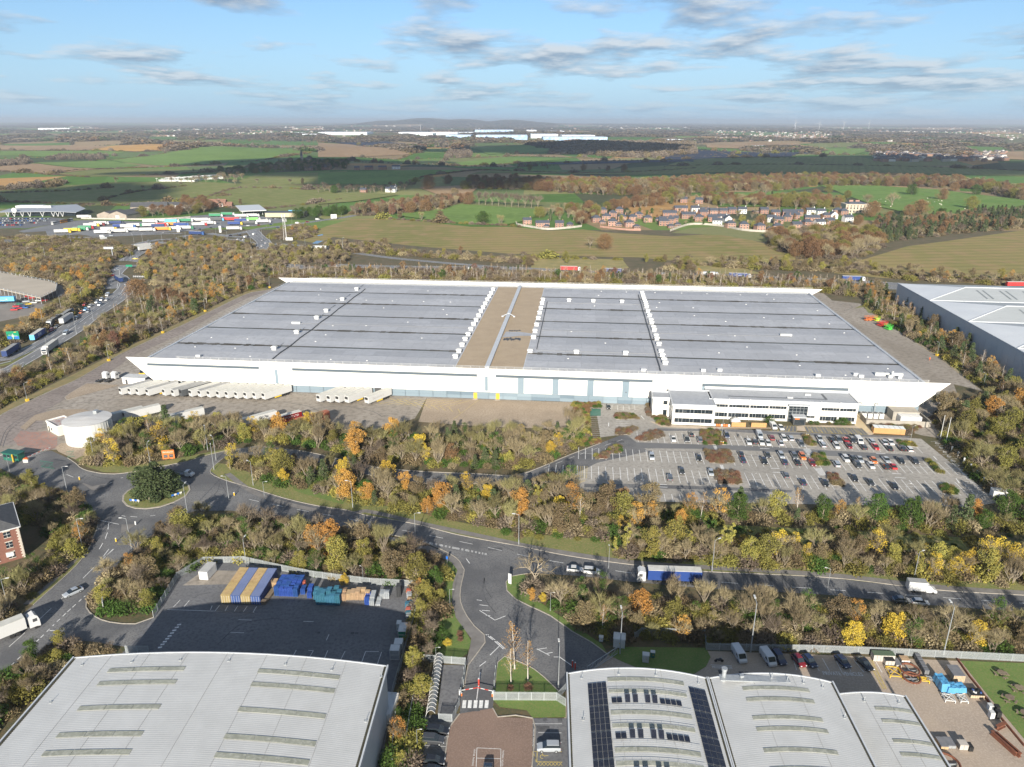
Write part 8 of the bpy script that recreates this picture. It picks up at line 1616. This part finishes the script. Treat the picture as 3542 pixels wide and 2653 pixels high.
# services building, canopy, farm and mast
sv = thing('services_building','service area building with long grey roof on slanted white columns','building',(*at('S',60,345),0),rad(3)); SR = mat('services_roof',(.30,.32,.35),rough=.5); k_ = math.dist(at('S',60,345),at('S',860,340)) / 800
m_ = MB(); W_ = 800 * k_; m_.add([(-6,-4,6),(W_ * .75,-3,6.5),(W_,-3,5),(W_,22,7),(W_ * .75,45,10),(W_ * .4,40,9),(-2,14,8)],[(0,1,4,5,6),(1,2,3,4)]); m_.add([(-6,-4,5.5),(W_ * .75,-3,5.9),(W_,-3,4.5),(W_,-3,5),(W_ * .75,-3,6.5),(-6,-4,6)],[(0,1,4,5),(1,2,3,4)]); m_.build('roof',SR,sv)
MB().box(W_ * .5,10,0,W_ * .9,14,5.2).build('glazed_wall',GLASS,sv); MB().box(W_ * .25,26,7.5,W_ * .5,3,3).build('upper_wall',WPAINT,sv); MB().box(W_ * .2,30,10.4,W_ * .36,8,.5).build('upper_roof',SR,sv)
for x in (40,110,200,280,420,540,590,640):
	for s in (-1,1): m_ = MB(); m_.tube((x * k_,-2,0),(x * k_ + s * 2.2,-2,6),.35,n=6); m_.build('column',WPAINT,sv)
m_ = MB(); m_.tube((130 * k_,-4.2,8),(130 * k_,-4.0,8),3,n=20); m_.build('round_sign',WPAINT,sv)
a,b = at('T',1060,330),at('T',1300,310); cn = thing('fuel_canopy','long white fuel station canopy at the lorry park','canopy',(*at('T',1180,318),0),rad(25))
MB().box(0,15,5.6,30,70,1.0).build('roof',WPAINT,cn)
for x in (-11,0,11):
	for y in (-12,8,28,44): MB().box(x,y,0,.6,.6,5.6).build('column',LTG,cn)
t_ = thing('shop','low sandstone fuel shop right of the white canopy','building',(*at('T',1320,350),0),rad(2)); MB().box(24,8,0,48,16,5).build('wall',mat('sandstone',(.52,.42,.30),rough=.8),t_); MB().box(24,8,5,49,17,.6).build('roof',DKTRIM,t_)
t_ = thing('phone_mast','pale lattice phone mast with antennas beside the puddled field','mast',(*at('T',1545,600),0)); m_ = MB()
for s in ((-1,-1),(1,-1),(0,1)): m_.tube((s[0] * 1.6,s[1] * 1.6,0),(s[0] * .8,s[1] * .8,24),.14,n=4)
for k in range(12):
	z = k * 2
	for s,q in (((-1,-1),(1,-1)),((1,-1),(0,1)),((0,1),(-1,-1))): f0,f1 = 1.6 - .8 * z / 24,1.6 - .8 * (z + 2) / 24; m_.tube((s[0] * f0,s[1] * f0,z),(q[0] * f1,q[1] * f1,z + 2),.07,n=3)
m_.build('lattice',LTG,t_)
for s in range(5): a_ = s * 1.26; MB().box(2 * math.cos(a_),2 * math.sin(a_),18 + (s % 2) * 4,.6,.6,3).build('antenna',WPAINT,t_)
MB().box(4,-1,0,7,3,2.6).build('cabinet',WPAINT,t_)
BARNR = mat('dark_barn_roof',(.07,.07,.075),(.10,.10,.10),s=.2,rough=.8); BARNW = mat('barn_wall',(.36,.30,.25),(.28,.24,.2),s=.3,rough=.9)
def gable(nm,lb,p,ang,w,d,h,rh,wm,rm,z=0,cat='building',door=None,par=None):
	t_ = thing(nm,lb,cat,(p[0],p[1],z),ang); m_ = MB(); m_.box(0,0,0,w,d,h); m_.add([(-w / 2,-d / 2,h),(-w / 2,d / 2,h),(-w / 2,0,h + rh)],[(0,2,1)]); m_.add([(w / 2,-d / 2,h),(w / 2,d / 2,h),(w / 2,0,h + rh)],[(0,1,2)]); m_.build('wall',wm,t_)
	m_ = MB(); e = .5; m_.add([(-w / 2 - e,-d / 2 - e,h - e * rh / d * 2 + .1),(w / 2 + e,-d / 2 - e,h - e * rh / d * 2 + .1),(w / 2 + e,0,h + rh + .12),(-w / 2 - e,0,h + rh + .12),(w / 2 + e,d / 2 + e,h - e * rh / d * 2 + .1),(-w / 2 - e,d / 2 + e,h - e * rh / d * 2 + .1)],[(0,1,2,3),(3,2,4,5)]); m_.build('roof',rm,t_); return t_
g = gable('barn','long grey barn with pale gable behind the lorry park',at('S',1400,340,2),rad(80),38,24,6,4,BARNW,BARNR); MB().box(-19.1,0,0,.15,5,5).build('door',LTG,g)
gable('barn','low barn left of the pale gabled barn',at('S',1240,330,2),rad(80),30,22,4.5,3.5,BARNW,BARNR); gable('barn','dark roofed barn behind the other barns',at('S',1640,245,3),rad(15),44,20,5,5,BARNW,BARNR); gable('barn','long low dark barn beside the oaks',at('T',380,225,3),rad(5),46,18,4.5,3.5,WPAINT,BARNR)
BRK = mat('far_red_brick',(.32,.175,.13),(.27,.15,.11),s=.3,rough=.9); TILE = mat('clay_tile',(.25,.13,.09),(.2,.11,.08),s=.4,rough=.9)
g = gable('farmhouse','red brick farmhouse with tiled roof in the field',at('T',808,240),rad(3),22,9,6.5,4,BRK,TILE,cat='house')
for k in range(4): MB().box(-8 + k * 5,-4.55,3.8,1.4,.1,1.5).build('window',WPAINT,g); MB().box(-8 + k * 5,-4.55,.9,1.4,.1,1.5).build('window',WPAINT,g)
gable('outbuilding','small brick outbuilding right of the farmhouse',at('T',900,240),rad(3),16,8,4,3,BRK,TILE)
# -- the brick village
SLT = mat('blue_slate',(.055,.065,.085),(.075,.085,.105),s=.5,rough=.7); REND = mat('white_render',(.72,.71,.68),rough=.7); PINKB = mat('pink_brick',(.40,.235,.175),(.35,.205,.155),s=.4,rough=.9)
def house(kind,wm):
	w,d,h = {'hip': (10,8.5,5.4),'gable': (10.5,8,5.4),'row': (17,8,5.4),'low': (7,6,2.6)}[kind]; t_ = thing('house','x','house'); rh = 3.0 if kind != 'low' else 2
	m_ = MB(); m_.box(0,0,-2,w,d,h + 2)
	if kind in ('gable','row'): m_.add([(-w / 2,-d / 2,h),(-w / 2,d / 2,h),(-w / 2,0,h + rh)],[(0,2,1)]); m_.add([(w / 2,-d / 2,h),(w / 2,d / 2,h),(w / 2,0,h + rh)],[(0,1,2)])
	m_.build('wall',wm,t_); e = .4; m_ = MB(); i = w / 2 - d / 2 + .6 if kind in ('hip','low') else w / 2 + e; i = max(i,.4)
	m_.add([(-w / 2 - e,-d / 2 - e,h),(w / 2 + e,-d / 2 - e,h),(w / 2 + e,d / 2 + e,h),(-w / 2 - e,d / 2 + e,h),(-i,0,h + rh + .1),(i,0,h + rh + .1)],[(0,1,5,4),(1,2,5),(2,3,4,5),(3,0,4),(3,2,1,0)] if kind in ('hip','low') else [(0,1,5,4),(2,3,4,5)]); rf = m_.build('roof',SLT,t_)
	if kind != 'low': MB().box(w / 2 - 1.2,0,h + rh * .6,.9,.7,rh * .4 + 1.4).build('chimney',wm,rf)
	n = 3 if w < 12 else 5
	for k in range(n):
		x = -w / 2 + w * (k + .5) / n
		for z in ((3.5,.9) if kind != 'low' else (.7,)):
			if kind != 'low' and k == n // 2 and z < 1: MB().box(x,-d / 2 - .03,0,1.1,.1,2.1).build('door',DKTRIM,t_)
			else: o = MB().box(x,-d / 2 - .03,z,1.3,.1,1.35).build('window',GLASS,t_); MB().box(x,-d / 2 - .06,z + 1.35,1.6,.14,.2).build('lintel',WPAINT,o); MB().box(x,-d / 2 - .06,z - .15,1.5,.16,.15).build('sill',WPAINT,o)
	return t_
HP = {(k,c): house(k,{'p': PINKB,'b': BRK,'w': REND}[c]) for k,c in (('hip','p'),('hip','b'),('gable','b'),('gable','w'),('row','b'),('low','b'),('row','w'),('gable','p'),('row','p'))}
HL = []
def H_(v,x,y,kd,c,a_=0,where='in the brick village',sc=1.0):
	p = far(v,x,y); o = dup(HP.get((kd,c)) or HP[(kd,'b')],(p[0],p[1],hgt(*p)),rad(a_),group='village houses',sc=sc); o.name = 'house'; HL.append((o,'%s %s' % ({'p': 'pinkish brick','b': 'red brick','w': 'white rendered'}[c],{'hip': 'house with hipped slate roof','gable': 'gabled house','row': 'terrace','low': 'garage with slate roof'}[kd]),where))
for q in '285,125,hip,b 405,122,hip,b 310,172,hip,p 355,148,hip,b 425,178,hip,p 500,180,hip,p 545,158,hip,b 610,185,hip,p 685,180,low,b 235,188,hip,b 355,212,hip,p 475,222,hip,p 280,200,low,b 400,218,low,b 770,150,row,b 850,112,row,p 905,162,row,b 955,112,gable,w 1025,128,gable,b 1090,132,gable,p 1160,132,gable,b 1220,125,gable,b 1297,122,gable,w 985,180,hip,b 1010,142,gable,b 1080,182,gable,b 1150,178,row,b 1115,208,gable,w 1190,190,gable,w 1210,228,hip,p 1310,235,hip,p 1425,245,hip,p 1555,248,hip,p 1395,122,low,b 1455,125,gable,b 1540,145,gable,b 1510,185,gable,w 1560,198,gable,b 1640,140,row,b 1705,142,gable,b 1795,130,gable,w 1870,135,gable,w 1805,185,row,p 1770,218,hip,b 1860,218,gable,w 1930,208,gable,b 1905,165,hip,b 1960,160,gable,w 1690,238,gable,p 1750,240,low,p 2065,185,gable,w 2035,135,hip,b 1990,128,hip,b 725,212,gable,b 780,228,low,b 830,218,low,b 745,198,row,b 800,190,gable,b 45,215,low,b 530,232,low,b 1660,165,row,b 1620,180,hip,b 1500,250,low,b 870,45,gable,b 985,50,gable,b'.split():
	x,y,k,c = q.split(','); H_('H',float(x),float(y),k,c,RT.uniform(-12,12) + (90 if c == 'w' and RT.random() < .4 else 0))
for q in '1230,672,gable,p 1320,690,row,p 1345,695,low,p 1420,690,gable,b 1482,688,low,b'.split(): x,y,k,c = q.split(','); H_('B',float(x),float(y),k,c,RT.uniform(-10,10),'in the small group behind the white fence',.9)
for q in '1925,345,row,b 1990,352,row,b 1970,385,row,p 2040,382,row,p 2090,375,row,b 1900,370,gable,b 2130,345,row,b 2190,340,row,w'.split(): x,y,k,c = q.split(','); H_('A',float(x),float(y),k,c,RT.uniform(-20,20),'in the far village beyond the green field')
for q in '10,340,row,b 50,352,row,p 30,310,row,b 300,352,row,b 380,352,row,b 460,348,row,w 230,355,gable,b 430,485,row,w 445,475,gable,w 270,490,gable,b'.split(): x,y,k,c = q.split(','); H_('B',float(x),float(y),k,c,RT.uniform(-20,20),'in the far hamlet left of the lane')
relabel(HL)
for k in HP: drop(HP[k])
mn = thing('mansion','pale stone mansion with flat parapet roof in the parkland','mansion',(*far('C',1165,632),hgt(*far('C',1165,632))),rad(-4)); STN = mat('pale_limestone',(.55,.47,.36),(.48,.41,.32),s=.2,rough=.85)
MB().box(0,0,-1,30,20,12).build('wall',STN,mn); MB().box(0,0,11,31,21,.6).build('cornice',STN,mn); MB().box(0,0,11.6,24,15,2.4,taper=.6).build('roof',SLT,mn)
for x in (-6,2): MB().box(x,0,13,5,1.6,3).build('chimney',PINKB,mn)
for k in range(7):
	for z in (1.2,5.2,8.6): MB().box(-12.6 + k * 4.2,-10.05,z,1.5,.12,2.4 if z < 8 else 1.4).build('window',GLASS,mn)
for k in range(4): MB().box(8 + k * 2.4,-12.5,-.5,.7,.7,7).build('column',STN,mn)
MB().box(11.6,-11.6,6.5,9.5,4,1).build('portico',STN,mn)
ch = thing('church','small church with spire in the far village','church',(*far('A',1925,330),hgt(*far('A',1925,330)))); MB().box(0,0,0,6,6,16).build('tower',BARNW,ch); MB().box(0,0,16,6,6,17,taper=.03).build('spire',SLT,ch); MB().box(12,0,0,20,9,7).build('nave',BARNW,ch)
sh_ = MB(); sh_.loft([[(x,-w,z0),(x,w,z0),(x,w * .8,z1),(x,-w * .8,z1)] for x,w,z0,z1 in ((-.6,.2,.45,.9),(-.3,.3,.4,1.0),(.3,.3,.4,1.0),(.6,.15,.5,.95),(.85,.12,.7,1.1),(1.05,.08,.8,1.0))])
for x in (-.4,.4):
	for s in (-.18,.18): sh_.box(x,s,0,.1,.1,.45)
shm = sh_.mesh('sheep',mat('wool',(.70,.66,.55),rough=.95)); SH = []
for k in range(26):
	x,y = RT.choice(((1330,560),(1650,560),(1840,620),(1900,630),(1360,600),(1700,580))); p = far('C',x + RT.uniform(-45,45),y + RT.uniform(-14,14)); o = link('sheep',shm,None,(p[0],p[1],hgt(*p) + .3),RT.uniform(0,6)); o.scale = (1.3,1.3,1.3); tag(o,'one white sheep of the flock grazing in the parkland','sheep','flock of sheep in the parkland')
def wall_line(nm,lb,s,h,m,w=.3,n=None):
	P = rsmp(fpts(s),6); t_ = thing(nm,lb,nm.split('_')[-1]); m_ = MB()
	for a,b in zip(P[:-1],P[1:]): m_.loft([[(q[0],q[1] - w / 2,hgt(*q) + .2),(q[0],q[1] + w / 2,hgt(*q) + .2),(q[0],q[1] + w / 2,hgt(*q) + h),(q[0],q[1] - w / 2,hgt(*q) + h)] for q in (a,b)])
	m_.build('panels',m,t_); m_ = MB()
	for q in P: m_.box(q[0],q[1],hgt(*q),.35,.45,h + .15)
	m_.build('posts',m,t_)
FW = mat('pale_timber_fence',(.48,.44,.38),(.40,.37,.32),s=.4,rough=.9)
wall_line('timber_fence','long pale curved fence below the brick village','H:775,255 860,225 920,210 1000,208 1150,222 1300,250 1450,262 1560,262',2.4,FW); wall_line('timber_fence','pale fence round the small group of houses','B:1165,668 1180,682 1260,695 1350,708 1480,700 1550,690',2.4,FW); wall_line('garden_wall','long red brick garden wall below the hipped houses','H:265,225 400,243 500,252 560,252',2.2,PINKB); wall_line('boundary_wall','white boundary wall behind the lorry park','S:890,375 1200,380 1500,385 T:-20,385 300,375 500,358',1.8,FW)
# -- far distribution park, greenhouse, towns, turbines
BLG = mat('far_white_shed',(.72,.76,.80),rough=.5); BLB = mat('far_blue_shed',(.22,.38,.62),(.5,.6,.72),s=.05,rough=.5); FRS = mat('far_shed_roof',(.50,.53,.55),rough=.6)
fs = []
for x0,x1,y,h,c in ((0,290,147,14,'w'),(415,930,143,15,'w'),(930,1150,138,22,'b'),(1228,1285,133,16,'w'),(1335,1450,133,10,'w'),(582,690,156,13,'w'),(700,820,152,12,'w'),(750,900,168,14,'b'),(928,1232,175,17,'b'),(1250,1420,164,17,'w'),(1330,1562,182,15,'b'),(1562,1705,183,16,'b'),(1430,1640,168,13,'w'),(-90,-10,155,10,'w')):
	a,b = far('B',x0,y),far('B',x1,y); L = abs(b[0] - a[0]); cx,cy = (a[0] + b[0]) / 2,(a[1] + b[1]) / 2; t_ = thing('distant_warehouse','','warehouse',(cx,cy,hgt(cx,cy)),0,'far distribution park sheds'); d = 280; h *= 1.5; MB().box(0,d / 2,-3,L,d,h + 3).build('wall',BLG if c == 'w' else BLB,t_); MB().box(0,d / 2,h,L,d,.6,taper=.98).build('roof',FRS if c == 'b' else BLG,t_); fs.append((t_,'white far warehouse' if c == 'w' else 'blue and white far warehouse','in the distribution park below the horizon'))
relabel(fs)
for v,x0,x1,y,h,lb in (('A',275,415,127,18,'lone white shed near the left horizon'),('A',825,940,183,9,'pale low sheds among the far left fields'),('A',1915,2212,155,14,'long white sheds left of the distribution park'),('C',0,330,192,9,'rows of white caravans and sheds right of the distribution park'),('C',560,700,232,7,'white farm sheds in the right-hand fields')):
	a,b = far(v,x0,y),far(v,x1,y); cx,cy = (a[0] + b[0]) / 2,(a[1] + b[1]) / 2; t_ = thing('distant_building',lb,'building',(cx,cy,hgt(cx,cy))); L = abs(b[0] - a[0]); MB().box(0,20,-3,L,40,h + 3).build('wall',BLG,t_); MB().box(0,20,h,L * .98,38,1).build('roof',BLG,t_)
sub = thing('substation','pale steel electricity compound in the left fields','substation',(*far('A',1200,455),hgt(*far('A',1200,455)))); m_ = MB()
P = fpts('A:1012,457 1180,438 1350,425 1390,422 1425,440 1300,445 1240,460'); sx,sy = sub.location.x,sub.location.y
for a,b in zip(P,P[1:] + P[:1]): m_.loft([[(q[0] - sx,q[1] - sy,hgt(*q) - sub.location.z),(q[0] - sx,q[1] - sy + .4,hgt(*q) - sub.location.z),(q[0] - sx,q[1] - sy + .4,hgt(*q) - sub.location.z + 3.5),(q[0] - sx,q[1] - sy,hgt(*q) - sub.location.z + 3.5)] for q in (a,b)])
m_.build('perimeter_fence',LTG,sub); m_ = MB()
for k in range(60):
	t_ = RT.random(); u = RT.random(); x = P[0][0] * (1 - t_) + P[3][0] * t_ + 10 * u - sx; y = P[0][1] * (1 - t_) + P[4][1] * t_ - sy + RT.uniform(-25,15); m_.box(x,y,-2,.5,.5,9); m_.box(x,y,6,5,.4,.4)
m_.build('busbar_frame',LTG,sub,kind='stuff')
ti = []
for v,x,y,h in (('B',604,130,105),('C',800,128,150),('C',948,128,110),('C',1098,126,140),('C',1254,124,130)):
	q = far(v,x,y); t_ = thing('wind_turbine','','wind turbine',(q[0],q[1],hgt(*q)),rad(RT.uniform(-30,30)),'wind turbines on the horizon'); s_ = q[1] / FF * 1.75
	H2 = {105: 22,150: 30,110: 26,140: 27,130: 26}[h] * s_ * .5; MB().tube((0,0,0),(0,0,H2),H2 * .028,H2 * .018,n=8).build('tower',WPAINT,t_); o = MB().box(0,0,H2 - H2 * .02,H2 * .05,H2 * .12,H2 * .05).build('nacelle',WPAINT,t_)
	for k in range(3): a_ = 2.1 * k + x; MB().tube((0,-H2 * .07,H2),(math.cos(a_) * H2 * .6,-H2 * .07,H2 + math.sin(a_) * H2 * .6),H2 * .02,H2 * .006,n=5).build('blade',WPAINT,t_)
	ti.append((t_,'white three-bladed wind turbine','standing on the horizon'))
relabel(ti)
# far villages that read as speckle
vm = MB()
for k in range(1700):
	v,x0,x1,y0,y1 = RT.choice((('C',300,2212,135,190),('C',100,2212,112,140),('A',300,1900,108,140),('A',1000,2212,118,170),('B',0,2212,95,128),('C',500,1500,150,195),('C',1300,2100,255,320))); q = far(v,RT.uniform(x0,x1),RT.uniform(y0,y1)); k_ = max(1,q[1] / 7000); w = RT.uniform(8,22) * k_; z = hgt(*q); c = RT.choice((0,0,1,2))
	vm.box(q[0],q[1],z - 2,w,10,RT.uniform(5,8) * k_ + 2,RT.uniform(-.4,.4),c); vm.box(q[0],q[1],z + 6.5 * k_,w * .98,9,3,0,3,taper=.6)
o = vm.build('far_towns',[mat('far_brick',(.30,.18,.13),rough=.9),mat('far_render',(.62,.60,.56),rough=.9),mat('far_stone',(.40,.36,.3),rough=.9),mat('far_slates',(.12,.11,.115),rough=.9)],kind='stuff'); o['label'] = 'far villages and towns scattered as specks towards the horizon'; o['category'] = 'town'
field('solar_farm',fpts('B:1250,322 1500,308 1900,300 2212,290 2212,308 1800,315 1500,322'),mat('solar_farm',(.03,.038,.065),(.05,.06,.085),s=.05,rough=.8,spec=.1,streak=(.1,(1,8,1))),off=.8); field('solar_farm',fpts('B:90,195 320,180 560,205 300,215'),MATS['solar_farm'],off=.8); field('solar_farm',fpts('C:0,270 250,250 900,262 780,290 300,300 0,320'),MATS['solar_farm'],off=.8)
# -- out-of-view clouds, added only to cast shadows across the far fields
CLM = mat('shadow_cloud',(.85,.86,.88),rough=1,spec=0)
def shadow_cloud(cx,cy,z,sx,sy,seed):
	rr = random.Random(seed); m_ = MB(); bm = bmesh.new(); bmesh.ops.create_icosphere(bm,subdivisions=4,radius=1)
	for v in bm.verts:
		n = noise.noise(v.co * 1.6 + Vector((seed,0,0))) * .45 + noise.noise(v.co * 4 + Vector((seed,5,0))) * .22; v.co *= 1 + n; v.co = Vector((v.co.x * sx,v.co.y * sy,v.co.z * 90 if v.co.z > 0 else v.co.z * 20))
	me = bpy.data.meshes.new('shadow_cloud'); bm.to_mesh(me); bm.free(); me.materials.append(CLM); o = link('shadow_cloud',me,None,(cx,cy,z)); o['kind'] = 'structure'; return o
CZ = 1100; back = CZ / math.tan(rad(SUN_EL)); ax = math.sin(rad(SUN_AZ)) * back; ay = math.cos(rad(SUN_AZ)) * back
for i,(v,x,y,sx,sy) in enumerate((('C',300,335,700,300),('C',1500,365,620,190),('B',900,345,330,130),('B',1500,225,520,330),('A',300,570,150,45),('A',2100,330,330,230),('B',150,350,420,140),('B',700,440,220,50))):
	p = far(v,x,y); shadow_cloud(p[0] - ax,p[1] - ay,CZ,sx,sy,i * 3 + 1)
# -- haze
hz = MB().box(0,15000,-16,62000,34000,16 + 175).build('haze',[],kind='stuff'); hm = bpy.data.materials.new('haze'); hm.use_nodes = True; t = hm.node_tree
for n in list(t.nodes):
	if n.bl_idname == 'ShaderNodeBsdfPrincipled': t.nodes.remove(n)
pv_ = t.nodes.new('ShaderNodeVolumePrincipled'); pv_.inputs['Color'].default_value = (.86,.93,1,1); pv_.inputs['Density'].default_value = 7e-5; pv_.inputs['Anisotropy'].default_value = .2
t.links.new(pv_.outputs[0],[n for n in t.nodes if n.bl_idname == 'ShaderNodeOutputMaterial'][0].inputs['Volume']); hz.data.materials.append(hm); hz['label'] = 'pale air haze'; hz['category'] = 'haze'
